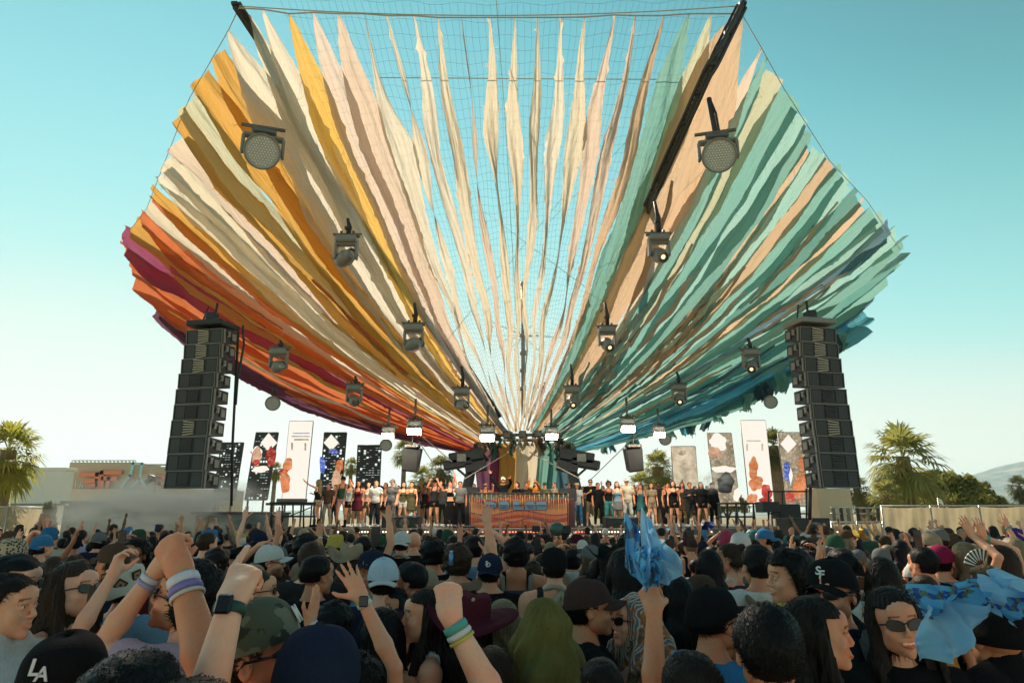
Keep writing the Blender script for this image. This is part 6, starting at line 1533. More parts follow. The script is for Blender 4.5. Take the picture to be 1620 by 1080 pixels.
        g_.matrix_local = H @ (Matrix.Translation((0, -.02, .085)) @ Matrix.Rotation(math.radians(28), 4, 'X') if glasses == 'up' else Matrix.Identity(4))
    for (side, kind, colr) in bands:
        i = 0 if side == 'L' else 1; S, E, W, hd, pn, pose = arm_pts(A[i], (-1, 1)[i], sex); d = nrm(W - E); mb = MB(); k = 1.0 if sex == 'm' else .84
        off = {'watch': .015, 'band': .025, 'band2': .045, 'beads': .060}[kind]; c_ = W - d * off; Mr = Vector(d).to_track_quat('Z', 'Y').to_matrix(); wd = {'watch': .011, 'band': .010, 'band2': .007, 'beads': .004}[kind]; rr = (.0315 + off * .08) * k
        mb.lathe([(rr - .003, -wd), (rr, -wd), (rr + .0015, 0), (rr, wd), (rr - .003, wd)], c_, 22, Mr)
        w_o = mb.build({'watch': 'watch_strap', 'beads': 'bracelet'}.get(kind, 'wristband'), M_band, root); w_o.color = tuple(colr) + (1,)
        if kind == 'watch':
            n_ = -nrm(pn - d * (np.array(pn) @ d)) if True else 0; mb = MB(); mb.box(c_ + n_ * (rr + .003), (.034, .040, .011), Vector(n_).to_track_quat('Z', 'Y').to_matrix(), .004); wf = mb.build('watch_case', M_blackgloss, w_o)
    return root, cap_o, A, s

# ------------------------------------------------------------------ foreground and middle people, one by one
FG = {}
def add(key, *a, **k): FG[key] = person(*a, **k); return FG[key]
add('la', 104, 1092, 138, 12, 'm', 'l', 'short', 'black', 'tee', 'black', 'person in a black cap worn backwards with white letters, bottom left corner', cap='cap', capcol='black', back=True, yaw=-8)
add('leftman', 12, 962, 88, -92, 'm', 'l', 'short', 'dark', 'hoodie', 'white', 'dark-haired man in a white hooded top cut off by the left edge', seed=1)
add('lefthair', 26, 918, 76, -95, 'f', 'p', 'bob', 'black', 'tee', 'black', 'woman with black hair in sunglasses above the white-hooded man', glasses=1, seed=1)
add('beret', 68, 975, 70, -25, 'f', 'l', 'bob', 'dark', 'long', 'black', 'person in a blue-grey woven beret and black jacket', cap='beanie', capmat=M_weave, pitch=-6)
add('profile', 118, 935, 76, -104, 'f', 'p', 'long', 'brown', 'tank', 'black', 'woman with long brown hair and sunglasses in profile holding a phone', glasses=1, arms=('down', 'phone'), pitch=10)
add('bucket', 200, 932, 64, 3, 'm', 'l', 'short', 'dark', 'tee', 'light blue', 'person in a cream crochet bucket hat with brown squares and light blue shirt', cap='bucket', capmat=M_cro, roll=-8)
add('smallman', 214, 868, 44, 175, 'm', 'b', 'wavyshort', 'black', 'tee', 'black', 'man in sunglasses and black shirt looking back towards the camera', glasses=1)
add('capback', 176, 892, 50, 70, 'm', 't', 'short', 'dark', 'tee', 'navy', 'man in a dark brown cap left of the crochet hat', cap='cap', capcol='brown')
add('leopard', 17, 884, 50, 10, 'f', 't', 'long', 'dark', 'tee', 'black', 'person in a leopard print hat near the left edge', cap='beanie', capmat=M_leo)
add('beardman', 292, 944, 92, 92, 'm', 'l', 'curly', 'black', 'tee', 'pink', 'bearded man with curly black hair in a pink shirt, fist raised', beard=.9, pitch=18, glasses=1,
    custom={'L': dict(w=(245, 905, 2.75), d=(275, 868, 2.75), pose='fist', pn=(0, 1, 0), hint=(-.35, -.2, -1))}, bands=(('L', 'band', (.7, .68, .7)), ('L', 'band2', (.4, .35, .6))))
add('fistarm', 212, 1100, 150, 0, 'm', 't', 'short', 'black', 'tee', 'pink', 'person raising a tanned fist with wristbands at the lower left', sc=1.06, Y=1.40,
    custom={'R': dict(w=(285, 892, 1.68), d=(262, 835, 1.72), pose='fist', pn=(.3, 1, 0), hint=(.6, -.2, -1))}, bands=(('R', 'band', (.7, .7, .75)), ('R', 'band2', (.25, .2, .5)), ('R', 'beads', (.6, .6, .55))))
add('watcharm', 300, 1150, 150, 0, 'm', 'p', 'short', 'brown', 'tee', 'light blue', 'person pointing one finger up and wearing a dark green watch', sc=1.04, Y=1.33,
    custom={'R': dict(w=(366, 952, 1.56), d=(402, 880, 1.66), pose='point', pn=(0, 1, -.2), hint=(.3, -.5, -1))}, bands=(('R', 'watch', (.03, .08, .06)),))
add('camo', 408, 1040, 140, -82, 'm', 't', 'short', 'brown', 'tee', 'charcoal', 'man in a camouflage cap with a white emblem and sunglasses', cap='cap', capmat=M_camo, glasses=1, pitch=10, beard=.5)
add('shaved', 408, 936, 62, -70, 'm', 'l', 'buzz', 'brown', 'tee', 'black', 'man with cropped brown hair and glasses behind the camouflage cap', glasses=1)
add('navycap', 502, 1090, 150, 4, 'm', 'l', 'short', 'dark', 'tee', 'charcoal', 'person in a plain dark navy cap seen from behind at the bottom', cap='cap', capcol='navy', back=False)
add('tealone', 503, 912, 56, -35, 'm', 't', 'fade', 'black', 'tee', 'black', 'black-haired man in a black shirt turning right, left of the raised hand', seed=2)
add('pinkneck', 494, 882, 50, 0, 'm', 'p', 'short', 'brown', 'tee', 'charcoal', 'brown-haired man with a pink neck and wide dark shirt', seed=1)
add('whitecap', 428, 890, 44, -70, 'm', 'l', 'short', 'dark', 'tee', 'black', 'bearded man in a white cap in profile', cap='cap', capcol='white', beard=.8, glasses=1)
add('palmhand', 470, 1030, 70, -20, 'f', 'l', 'wavy', 'black', 'tee', 'charcoal', 'woman holding one open palm up beside the black-haired man', Y=2.95, sc=.93, custom={'R': dict(w=(490, 985, 2.85), d=(500, 940, 2.85), pose='flat', pn=(-1, .3, 0), hint=(1, -.3, -1))}, bands=(('R', 'band', (.7, .68, .66)),))
add('ringhand', 566, 1040, 88, 0, 'f', 'l', 'curly', 'black', 'tank', 'black', 'curly black-haired woman waving a ringed open hand with a yellow watch', Y=2.55, sc=.93,
    custom={'R': dict(w=(572, 945, 2.5), d=(545, 890, 2.52), pose='open', pn=(-.3, 1, 0), hint=(1, -.2, -.4))}, bands=(('R', 'watch', (.45, .40, .08)), ('R', 'band', (.7, .7, .7))))
add('curlygirl', 528, 990, 66, 10, 'f', 't', 'curly', 'black', 'tank', 'black', 'person with a dark curly head above the navy cap', seed=2)
add('straw', 556, 886, 44, 0, 'f', 'l', 'long', 'brown', 'tee', 'tan', 'person in a straw hat left of the grinning navy-capped man', cap='straw', capcol='tan')
add('navyface', 586, 902, 50, 160, 'm', 't', 'short', 'black', 'tee', 'light blue', 'man in a dark cap and light blue print shirt facing the camera', cap='cap', capcol='navy', smile=1)
add('trucker', 606, 922, 58, 8, 'm', 'p', 'short', 'dark', 'tee', 'navy', 'person in a white and pale blue mesh cap seen from behind', cap='trucker', capcol=(.50, .60, .70), back=True, brim='white')
add('profileman', 646, 922, 56, 78, 'm', 't', 'fade', 'black', 'tee', 'maroon', 'man with short black hair in profile wearing a flower garland', seed=3)
add('upglasses', 620, 962, 58, 150, 'f', 't', 'long', 'black', 'tank', 'black', 'woman facing the camera with sunglasses pushed up on her dark hair', glasses='up')
add('longblack', 606, 1004, 78, 0, 'f', 't', 'long', 'black', 'tank', 'brown', 'woman seen from behind with long straight black hair, bottom centre left', seed=0)
add('smileprof', 672, 976, 76, 104, 'f', 'l', 'longface', 'dark', 'tank', 'white', 'smiling woman in profile with long dark hair and white top', smile=1)
add('maroonhat', 745, 985, 76, 0, 'f', 't', 'long', 'dark', 'tee', 'black', 'person in a wide-brimmed dark maroon hat', cap='wide', capcol='maroon', roll=6)
add('centrefist', 700, 1140, 150, 0, 'm', 'p', 'short', 'brown', 'tee', 'charcoal', 'person raising a pale fist with a teal wristband in the bottom centre', sc=.97, Y=1.72,
    custom={'R': dict(w=(714, 978, 1.90), d=(708, 920, 1.93), pose='fist', pn=(.1, 1, 0), hint=(.5, -.2, -1))}, bands=(('R', 'band', (.10, .42, .36)), ('R', 'band2', (.7, .7, .66)), ('R', 'beads', (.6, .55, .1))))
add('ponytail', 778, 1072, 92, 0, 'f', 'l', 'pony', 'brown', 'tank', 'black', 'woman with brown hair pulled back at the bottom edge left of the green scarf', seed=1)
add('blonde', 796, 986, 68, -10, 'f', 'p', 'wavy', 'blond', 'tank', 'olive', 'woman with long wavy blonde hair between maroon hat and green scarf', seed=1)
add('sdcap', 776, 906, 48, -8, 'm', 'l', 'short', 'dark', 'tee', 'black', 'man in a navy cap with a white emblem worn backwards and black shirt', cap='cap', capcol='navy', back=True)
add('curlpattern', 724, 890, 46, 5, 'm', 'l', 'curly', 'brown', 'tee', 'tan', 'curly brown-haired person holding up a can', arms=('down', 'up'))
add('phonedark', 688, 878, 44, -15, 'm', 'l', 'wavyshort', 'black', 'tee', 'black', 'black-haired man in a black shirt with white harness straps', arms=('down', 'bentup'))
add('headhand', 750, 870, 38, 0, 'm', 'p', 'short', 'black', 'tee', 'light blue', 'dark-haired man in a pale striped shirt with a hand behind his head', arms=('down', 'head'))
add('backpack', 817, 878, 42, 0, 'm', 't', 'curly', 'black', 'tank', 'black', 'curly-haired man in a black tank top wearing a grey backpack')
add('bandana', 876, 898, 50, 4, 'm', 'l', 'short', 'dark', 'tank', 'charcoal', 'man in a black cap with a pale bandana knotted at his neck', cap='cap', capcol='black')
add('greenscarf', 862, 1002, 86, 0, 'm', 'p', 'short', 'dark', 'tee', 'black', 'person with an olive green patterned scarf draped over the head', cap='scarf', capmat=M_olive)
add('browncap', 934, 964, 76, -88, 'm', 't', 'short', 'black', 'tee', 'black', 'man in a brown cap leaning in towards the woman in the paisley scarf', cap='cap', capcol=(.07, .04, .035), beard=.3)
add('paisley', 1000, 982, 74, 108, 'f', 'p', 'long', 'blond', 'tank', 'white', 'blonde woman in a paisley headscarf and sunglasses', cap='scarf', capmat=M_pais, glasses=1, smile=0, seed=1)
add('greyhead', 950, 1094, 100, 5, 'm', 't', 'buzz', 'dark', 'tee', 'black', 'person with short dark hair just showing at the bottom centre right')
add('flagarm', 1095, 1140, 120, 4, 'm', 't', 'short', 'dark', 'tank', 'black', 'person holding up the blue flag with a bare tanned arm', Y=2.15, sc=.98, custom={'L': dict(w=(1035, 968, 2.42), d=(1022, 918, 2.48), pose='grip', pn=(.4, 1, 0), hint=(-.2, -.4, -1))})
add('longtank', 1072, 948, 64, 0, 'f', 't', 'long', 'black', 'tank', 'black', 'woman with long straight black hair and black tank top right of the blue flag', seed=2)
add('knit', 1110, 948, 58, 0, 'f', 't', None, 'brown', 'tank', 'tan', 'person in a brown knitted hat', cap='beanie', capcol='brown')
add('beaniebrim', 1132, 984, 88, -62, 'm', 't', 'fade', 'black', 'tee', 'blue', 'man in a black cap and blue shirt with a small badge below the collar', cap='cap', capcol='black', glasses=1, pitch=8)
add('bigdark', 1215, 1032, 122, -10, 'm', 't', 'short', 'black', 'tee', 'charcoal', 'large dark-haired head at the bottom right of centre', seed=2)
add('whitetee', 1196, 888, 56, 8, 'm', 't', 'short', 'black', 'tee', 'white', 'short-haired man in a plain white shirt with a strap across his back')
add('bun', 1153, 884, 42, 60, 'f', 'l', 'bun', 'brown', 'tank', 'white', 'woman with her hair in a bun and a white top')
add('curlyellow', 1249, 916, 68, 92, 'm', 'l', 'curly', 'black', 'tee', 'yellow', 'curly-haired man in profile wearing a yellow shirt', seed=1)
add('bigblackhair', 988, 905, 62, 5, 'f', 't', 'long', 'black', 'tee', 'black', 'black-haired woman behind the blue flag', seed=3)
add('blackhat', 964, 886, 44, 0, 'f', 't', 'long', 'black', 'tee', 'black', 'person in a black wide-brimmed hat behind the brown cap', cap='straw', capcol='black')
add('sfcap', 1316, 940, 84, 152, 'm', 'l', 'short', 'brown', 'long', (.22, .25, .24), 'man in a black cap with white letters, sunglasses and dark scarf', cap='cap', capcol='black', glasses=1, beard=.35, yaw=-18)
add('smileright', 1296, 1004, 98, -112, 'f', 'l', 'long', 'dark', 'tank', 'brown', 'smiling woman in profile with long dark hair below the lettered black cap', smile=1, yaw=8)
add('smilecam', 1418, 986, 92, 170, 'f', 'l', 'longface', 'dark', 'long', 'black', 'smiling woman in dark sunglasses and black top facing the camera', glasses=1, smile=1, roll=6)
add('keffiyeh', 1396, 914, 56, -10, 'f', 'l', 'wavy', 'dark', 'tee', 'white', 'woman with wavy dark hair over a red and white checked scarf', seed=2)
add('shortyellow', 1330, 900, 54, 12, 'm', 't', 'fade', 'black', 'tee', 'cream', 'short-haired man in a pale yellow shirt behind the lettered black cap')
add('asianbob', 1459, 893, 46, 20, 'm', 'l', 'short', 'black', 'tee', 'black', 'person with straight black hair and black shirt left of the maroon cap', seed=2)
add('marooncap', 1490, 890, 44, -40, 'm', 'l', 'short', 'black', 'tee', 'light blue', 'man in a maroon cap and pale blue shirt', cap='cap', capcol=(.28, .02, .07))
add('beigecap', 1471, 858, 34, 0, 'm', 'l', 'short', 'dark', 'tee', 'white', 'person in a beige cap above the maroon cap', cap='cap', capcol='tan', back=True)
add('grtruck', 1482, 843, 28, 60, 'm', 'l', 'short', 'dark', 'tee', 'grey', 'person in a grey and white mesh cap near the right fence', cap='trucker', capcol='grey', brim='white')
add('greencap', 1321, 866, 32, 0, 'm', 'p', 'long', 'grey', 'tee', 'black', 'person in a dark green cap over pale hair', cap='cap', capcol='green')
add('blond2', 1526, 884, 44, 0, 'f', 'p', 'long', 'blond', 'tank', 'black', 'woman with long straight blonde hair left of the open hand fan', seed=0)
add('blond3', 1602, 874, 40, 5, 'f', 'p', 'long', 'blond', 'tank', 'light blue', 'blonde woman at the far right edge above the flag', seed=1)
add('handsup', 1584, 890, 46, 4, 'f', 'l', 'long', 'brown', 'tank', 'black', 'brown-haired woman near the right edge with both arms raised', custom={'L': dict(w=(1537, 846, 5.6), d=(1522, 820, 5.6), pose='open'), 'R': dict(w=(1556, 850, 5.6), d=(1548, 822, 5.6), pose='open', hint=(1, 0, -1))}, bands=(('R', 'band', (.1, .45, .35)),))
add('hood', 1572, 1010, 92, 10, 'm', 't', None, 'black', 'hoodie', 'black', 'person in a black hooded jacket behind the blue flag on the right', cap='beanie', capcol='black')
add('bluecap', 1207, 842, 27, 70, 'm', 't', 'short', 'black', 'tee', 'pink', 'man in a bright blue backwards cap and pink shirt near the subwoofer', cap='cap', capcol='blue', back=True)
add('whitecap2', 1171, 860, 34, 10, 'm', 'l', 'short', 'brown', 'tee', 'grey', 'person in a white cap seen from behind right of centre', cap='cap', capcol='white')
add('pinkhair', 1148, 852, 28, 0, 'f', 'p', 'bob', 'pink', 'tee', 'navy', 'person with pink and dark hair right of the blue flag')
add('tealhair', 1190, 852, 26, 0, 'f', 'p', 'wavy', 'teal', 'tee', 'white', 'person with teal hair left of the blue cap')
add('longblack2', 1122, 896, 46, 0, 'f', 't', 'long', 'black', 'tee', 'black', 'woman with long black hair and a yellow flower clip', seed=1)
add('whitecap3', 636, 852, 32, 0, 'm', 'l', 'short', 'dark', 'tee', 'black', 'person in a white cap worn backwards with a neck bandana', cap='cap', capcol='white', back=True)
add('bald', 655, 858, 30, 0, 'm', 'l', None, 'dark', 'tee', 'black', 'bald man right of the backwards white cap')
add('yellowhat', 531, 862, 28, 0, 'f', 'l', 'bob', 'dark', 'tee', 'black', 'person in a yellow bucket hat', cap='bucket', capcol='yellow')
add('lookup', 490, 850, 36, -55, 'm', 't', 'curly', 'black', 'tee', 'tan', 'bearded man in sunglasses looking up to the right', glasses=1, beard=.8, pitch=20)
add('phoneup', 575, 868, 34, 0, 'm', 'l', 'short', 'dark', 'tee', 'black', 'dark-haired person holding a phone up high left of centre', arms=('down', 'up'))
add('bluebandana', 84, 818, 26, 0, 'm', 'l', 'short', 'dark', 'tee', 'cream', 'person in a blue bandana by the left shrubs', cap='beanie', capcol='blue')
add('bluehat', 333, 838, 27, 0, 'm', 'l', 'short', 'dark', 'tee', 'black', 'person in a bright blue hat in front of the dark riser', cap='bucket', capcol='blue')
add('farbrown', 329, 858, 32, -30, 'm', 'p', 'short', 'brown', 'tee', 'white', 'brown-haired man in a white shirt below the bright blue hat')
add('purplecap', 1608, 850, 26, 0, 'm', 'l', 'short', 'dark', 'tee', 'black', 'person in a purple cap at the right fence', cap='cap', capcol=(.08, .04, .22), back=True)
# emblems and small things worn
def emblem(key, txts, size, y=.103, z=.078, mat=M_white, back=False):
    cap_o = FG[key][1]; k = 0
    for (t_, dx, dz, sz) in txts:
        M4 = Matrix.Translation((dx, y - .012 + .006, z + dz)) @ Matrix.Rotation(math.pi, 4, 'Z') @ Matrix.Rotation(math.radians(90 - 22), 4, 'X')
        text_part(t_, sz, cap_o, M4, mat)
emblem('la', [('L', .008, .008, .050), ('A', -.010, -.006, .044)], .05)
emblem('sfcap', [('S', .006, .008, .046), ('F', -.006, -.006, .046)], .05)
emblem('sdcap', [('S', .006, .006, .044), ('D', -.006, -.004, .044)], .05)
emblem('camo', [('M', 0, 0, .06)], .05)
root = FG['beaniebrim'][0]
mb = MB(); mb.box((0, -.128, 1.33), (.050, .006, .030), None, .002); lg = mb.build('badge', M_white, root)
mb = MB(); mb.box((-.012, -.133, 1.33), (.018, .004, .026), None, .001); mb.build('badge_panel', mat_simple('badge_blue', (.02, .05, .25), .5), lg); mb = MB(); mb.box((.013, -.133, 1.33), (.018, .004, .026), None, .001); mb.build('badge_panel', mat_simple('badge_red', (.4, .03, .04), .5), lg)
# crochet squares on the bucket hat
cap_o = FG['bucket'][1]
for k in range(5):
    a = math.pi + (-1.1, -.35, .45, 1.25, 2.2)[k]; zc = (.072, .04, .085, .045, .07)[k]; tilt = (.1, 0, .15, .05, 0)[k]
    for j, (sz, colr, nm) in enumerate(((.052, (.12, .03, .02), 'crochet_square'), (.040, (.45, .24, .10), 'crochet_ring'), (.028, (.50, .42, .30), 'crochet_ring'), (.015, (.16, .05, .02), 'crochet_centre'))):
        rr = .104 + .0016 * j; mb = MB(); c_ = Vector((rr * .95 * math.sin(a), -.012 + rr * 1.13 * math.cos(a), zc)); Mr = (Matrix.Rotation(-a, 3, 'Z') @ Matrix.Rotation(math.radians(-12), 3, 'X') @ Matrix.Rotation(math.radians(10 + 40 * (k % 2)), 3, 'Y'))
        mb.box(c_, (sz, .008, sz), Mr, .003); o = mb.build(nm, M_knit, cap_o); o.color = colr + (1,)
# neck scarves, straps, backpack
def ring_scarf(key, colr, mat=None, rr=.085, th=.026, tail=True, z=1.49, name='neck_scarf'):
    root = FG[key][0]; mb = MB(); pts = []
    for k in range(25): a = 6.283 * k / 24; pts.append((rr * math.sin(a), -.03 + rr * 1.0 * math.cos(a), z + .012 * math.sin(a * 2 + 1) - .02 * math.cos(a)))
    mb.tube(pts, [th * (1 + .18 * math.sin(k * 1.9)) for k in range(25)], 9, False)
    if tail: mb.tube([(.05, .06, z - .02), (.06, .125, z - .15), (.05, .14, z - .38), (.06, .13, z - .6)], [th, th * 1.5, th * 1.6, th * 1.2], 9); mb.tube([(-.05, .06, z - .02), (-.07, .12, z - .15), (-.07, .13, z - .42)], [th, th * 1.4, th * 1.5], 9)
    o = mb.build(name, mat or M_cloth, root); o.color = tuple(colr) + (1,); return o
ring_scarf('sfcap', (.02, .025, .03)); ring_scarf('bandana', (.45, .38, .28), tail=False, rr=.075, th=.016, z=1.475); ring_scarf('whitecap3', (.45, .4, .3), tail=False, rr=.075, th=.018)
ring_scarf('keffiyeh', (1, 1, 1), M_kef, .12, .05, False, 1.42, 'checked_scarf'); ring_scarf('profileman', (.55, .5, .25), None, .10, .012, False, 1.43, 'flower_garland')
mb = MB(); mb.tube([(.03, -.11, 1.475), (.05, -.145, 1.42), (.02, -.15, 1.38)], [.014, .02, .01], 7); mb.tube([(.03, -.11, 1.475), (-.0, -.15, 1.43), (-.02, -.15, 1.37)], [.014, .02, .01], 7); o = mb.build('bandana_knot', M_cloth, FG['bandana'][0]); o.color = (.45, .38, .28, 1)
def backpack(key, colr, strap):
    root = FG[key][0]; mb = MB(); mb.box((0, -.20, 1.16), (.28, .15, .42), None, .05); o = mb.build('backpack', M_cloth, root); o.color = colr + (1,)
    for x in (-.10, .10):
        mb = MB(); mb.tube([(x, -.15, 1.32), (x * 1.1, -.12, 1.44), (x * 1.1, -.02, 1.475), (x * 1.2, .10, 1.38), (x * 1.4, .12, 1.2)], .020, 6); q = mb.build('strap', M_cloth, root); q.color = strap + (1,)
    mb = MB(); mb.box((0, -.29, 1.10), (.22, .05, .20), None, .02); q = mb.build('pocket', M_cloth, o); q.color = colr + (1,)
backpack('backpack', (.06, .07, .09), (.30, .27, .22)); backpack('headhand', (.12, .015, .03), (.12, .015, .03)); backpack('whitetee', (.12, .10, .08), (.25, .18, .12))
# ------------------------------------------------------------------ things held up
def hand_tip(key, side, d=.09):
    root, c_, A, s = FG[key]; i = 0 if side == 'L' else 1; S, E, W, hd, pn, pose = arm_pts(A[i], (-1, 1)[i], 'm'); p = np.array(W) + nrm(hd) * d; M4 = Matrix.LocRotScale(root.location, root.rotation_euler, root.scale); return M4 @ Vector(p)
def phone(loc, label, rz=0, scr=False, s=1.0, tilt=0.0):
    o = empty('phone', loc, rz, label, 'phone', 'phones held up in the crowd'); o.rotation_euler = (tilt, 0, rz); mb = MB(); mb.box((0, 0, 0), (.076 * s, .009, .155 * s), None, .003); mb.build('case', M_blackgloss, o)
    mb = MB(); mb.box((0, -.0055, 0), (.069 * s, .002, .146 * s)); mb.build('screen', mat_emit('phone_screen', (.25, .2, .22), .7) if scr else M_blackgloss, o); return o
phone(at(151, 957, 3.2), 'phone with a dark screen held by the woman in profile on the left', .3)
phone(at(594, 848, 7.2), 'phone held upright above heads left of the bald man', 0, False, 1.25)
phone(at(1092, 851, 8.5), 'dark phone held up right of the blue flag', 0, False, 1.3)
phone(at(1452, 853, 7.0), 'phone held up near the lower right fence', .1, False, 1.2)
phone(at(193, 850, 8.0), 'phone held up near the smoke on the left', .2, False, 1.1)
phone(at(849, 862, 8.0), 'phone held up below the booth', 0, False, 1.2)
cn = empty('drink_can', at(714, 884, 5.4), 0, 'blue and silver can held up by a curly-haired person', 'can'); cn.scale = (.62, .62, .62); mb = MB(); mb.lathe([(0, -.075), (.028, -.075), (.031, -.068), (.031, .055), (.022, .072), (.018, .085), (.018, .098), (0, .098)], (0, 0, 0), 18); mb.build('body', mat_simple('can_blue', (.12, .25, .45), .3, .5), cn); mb = MB(); mb.lathe([(.019, .086), (.021, .10), (0, .103)], (0, 0, 0), 14); mb.build('lid', M_alu, cn)
cm = empty('film_camera', at(888, 838, 9.5), 0, 'camera with a round green housing held up before the booth', 'camera'); mb = MB(); mb.box((.05, 0, 0), (.16, .14, .12), None, .02); mb.build('body', M_black, cm); mb = MB(); mb.lathe([(0, -.09), (.07, -.08), (.10, -.02), (.10, .05), (.05, .09), (0, .1)], (-.06, 0, .01), 18); mb.build('housing', mat_simple('green_shell', (.06, .11, .09), .4), cm)
cm = empty('small_camera', at(848, 836, 9.5), 0, 'small camera on a stick held up before the booth', 'camera'); mb = MB(); mb.box((0, 0, 0), (.11, .07, .08), None, .01); mb.build('body', M_black, cm); mb = MB(); mb.tube([(0, 0, -.04), (0, 0, -.35)], .012, 6); mb.build('stick', M_black, cm)
# folded flags: several wavy sheets of one cloth
def sheet(name, quad, Y, seed, amp, parent, mat, nx=44, ny=44, n=6, dY=0.0, curl=0.0):
    """quad: four pixel corners at depth Y"""
    q = [at(a, b_, Y) - parent.location for a, b_ in quad]; V = []; UV = []; T = []
    for i in range(nx):
        u = i / (nx - 1)
        for k in range(ny):
            v = k / (ny - 1); p = q[0].lerp(q[1], u).lerp(q[3].lerp(q[2], u), v)
            e = math.sin(math.pi * u) * math.sin(math.pi * v)
            p = p + Vector((amp * .35 * math.sin(v * 5 + seed) * e, dY * v + amp * math.sin(u * n + v * 3 + seed) + amp * .5 * math.sin(u * n * 2.3 - v * 5 + seed * 2) + amp * .07 * math.sin(u * 19 + v * 23 + 3 * math.sin(v * 9 + seed)) + amp * .03 * math.sin(v * 41 - u * 17 + 2 * math.sin(u * 13)), amp * .4 * math.sin(u * 7 + seed + v * 2) * (.4 + e)))
            V.append(tuple(p)); UV.append((u, v))
    for i in range(nx - 1):
        for k in range(ny - 1): b0 = i * ny + k; T.append((b0, b0 + 1, b0 + ny + 1, b0 + ny))
    return mobj(name, mesh_np(name, V, T, True, UV), mat, parent)
fg = empty('blue_flag', at(1024, 925, 2.48), 0, 'crumpled bright blue flag with yellow and dark red marks held up right of centre', 'flag')
sheet('cloth_fold', [(992, 812), (1012, 838), (1024, 932), (986, 895)], 2.50, 1, .035, fg, M_flag); sheet('cloth_fold', [(1016, 803), (1037, 836), (1056, 880), (1012, 900)], 2.44, 2, .035, fg, M_flag2)
sheet('cloth_fold', [(1020, 835), (1083, 884), (1060, 915), (1016, 932)], 2.40, 3, .05, fg, M_flag2); sheet('cloth_fold', [(996, 870), (1040, 862), (1048, 915), (1024, 938)], 2.36, 4, .03, fg, M_flag)
fg = empty('blue_flag', at(1575, 930, 2.3), 0, 'large pale blue flag with dark marks waved at the right edge', 'flag')
sheet('cloth_fold', [(1446, 928), (1560, 916), (1556, 968), (1452, 975)], 2.30, 1, .035, fg, M_flag, n=9); sheet('cloth_fold', [(1452, 958), (1562, 950), (1534, 1032), (1462, 1050)], 2.26, 5, .04, fg, M_flag2, n=7)
sheet('cloth_fold', [(1556, 912), (1592, 900), (1626, 938), (1562, 968)], 2.20, 2, .05, fg, M_flag2, n=7); sheet('cloth_fold', [(1570, 940), (1632, 940), (1640, 975), (1585, 985)], 2.16, 8, .04, fg, M_flag, n=5)
fg = empty('yellow_cloth', at(1362, 846, 8), 0, 'yellow cloth held up near the lower right fence', 'cloth'); M_yel = mat_simple('yellow_cloth', (.65, .38, .04), .7); sheet('cloth_fold', [(1350, 838), (1368, 834), (1372, 850), (1352, 852)], 8, 2, .06, fg, M_yel)
fg = empty('dark_blue_flag', at(1112, 828, 14), 0, 'dark blue flag waved in front of the right of the stage', 'flag'); M_nb = mat_simple('navy_flag', (.02, .05, .25), .5); sheet('cloth_fold', [(1096, 832), (1130, 824), (1126, 834), (1104, 844)], 14, 3, .12, fg, M_nb)
fg = empty('teal_flag', at(1058, 838, 12), 0, 'small pale teal and white cloth lying on the stage edge', 'cloth'); sheet('cloth_fold', [(1044, 834), (1078, 833), (1080, 842), (1046, 843)], 20.7, 3, .1, fg, M_flag2)
fan = empty('hand_fan', at(1555, 898, 4.6), 0, 'open black and white hand fan at the right', 'fan'); c0 = Vector((0, 0, 0))
for k in range(15):
    a = math.radians(70 + k * 7); mb = MB(); L = .12; w_ = .008; d = Vector((math.cos(a), 0, math.sin(a))); t_ = Vector((-d.z, 0, d.x)); mb.poly([d * .05 - t_ * .004, d * L - t_ * w_, d * L + t_ * w_, d * .05 + t_ * .004], (0, .004 + .004 * (k % 2), 0)); mb.build('blade', M_white if k % 2 else M_black, fan)
# ------------------------------------------------------------------ people on the stage
GS = 'people standing on the stage'
def sp(px, py, rz, sex, skin, hair, hcol, top, tcol, bottom, bcol, label, **k):
    Yd = k.pop('Y', 22.6 + (hash_i(px) % 10) * .30)
    hp = at(px, py, Yd); s = (hp.z - ZS) / HEAD_Z; s = min(max(s, .86), 1.12)
    return person(px, py, 11, rz, sex, skin, hair, hcol, top, tcol, label, Y=Yd, sc=s, z0=ZS, group=GS, bottom=bottom, bcol=bcol, lod=2, stance=k.pop('stance', .08), **k)
def hash_i(x): return int(x * 7919) % 97
sp(504, 763, 80, 'f', 'l', 'long', 'blond', 'tank', 'black', 'shorts', 'tan', 'blonde woman leaning left with an arm stretched out at the left end', arms=('fwdup', 'bent'), stance=.16, shoes='black', tall=True, glasses=1)
sp(520, 769, 170, 'm', 't', 'short', 'black', 'tee', 'brown', 'trousers', 'tan', 'man in brown standing behind the leaning blonde woman')
sp(543, 759, 180, 'm', 't', 'short', 'dark', 'tank', 'green', 'shorts', 'pink', 'man in a green vest and pink shorts', cap='cap', capcol='black')
sp(555, 765, 170, 'f', 'l', 'long', 'brown', 'tank', 'white', 'shorts', 'black', 'woman in a white top and black shorts with a hand at her face', arms=('phone', 'down'), tall=True, shoes='black')
sp(567, 771, 180, 'f', 't', 'long', 'dark', 'dress', 'maroon', 'skirt', 'maroon', 'woman in a maroon dress standing behind the others')
sp(583, 771, 180, 'f', 'p', 'long', 'black', 'crop', 'white', 'shorts', 'brown', 'woman with long black hair in a white top and brown shorts', tall=True, shoes='white')
sp(595, 770, 175, 'm', 'l', 'short', 'blond', 'tee', 'white', 'trousers', 'charcoal', 'fair-haired man in a white shirt between two dark-haired women')
sp(610, 768, 160, 'f', 't', 'wavy', 'black', 'crop', 'tan', 'skirt', 'black', 'woman with big wavy black hair, short black skirt and white boots', tall=True, shoes='white')
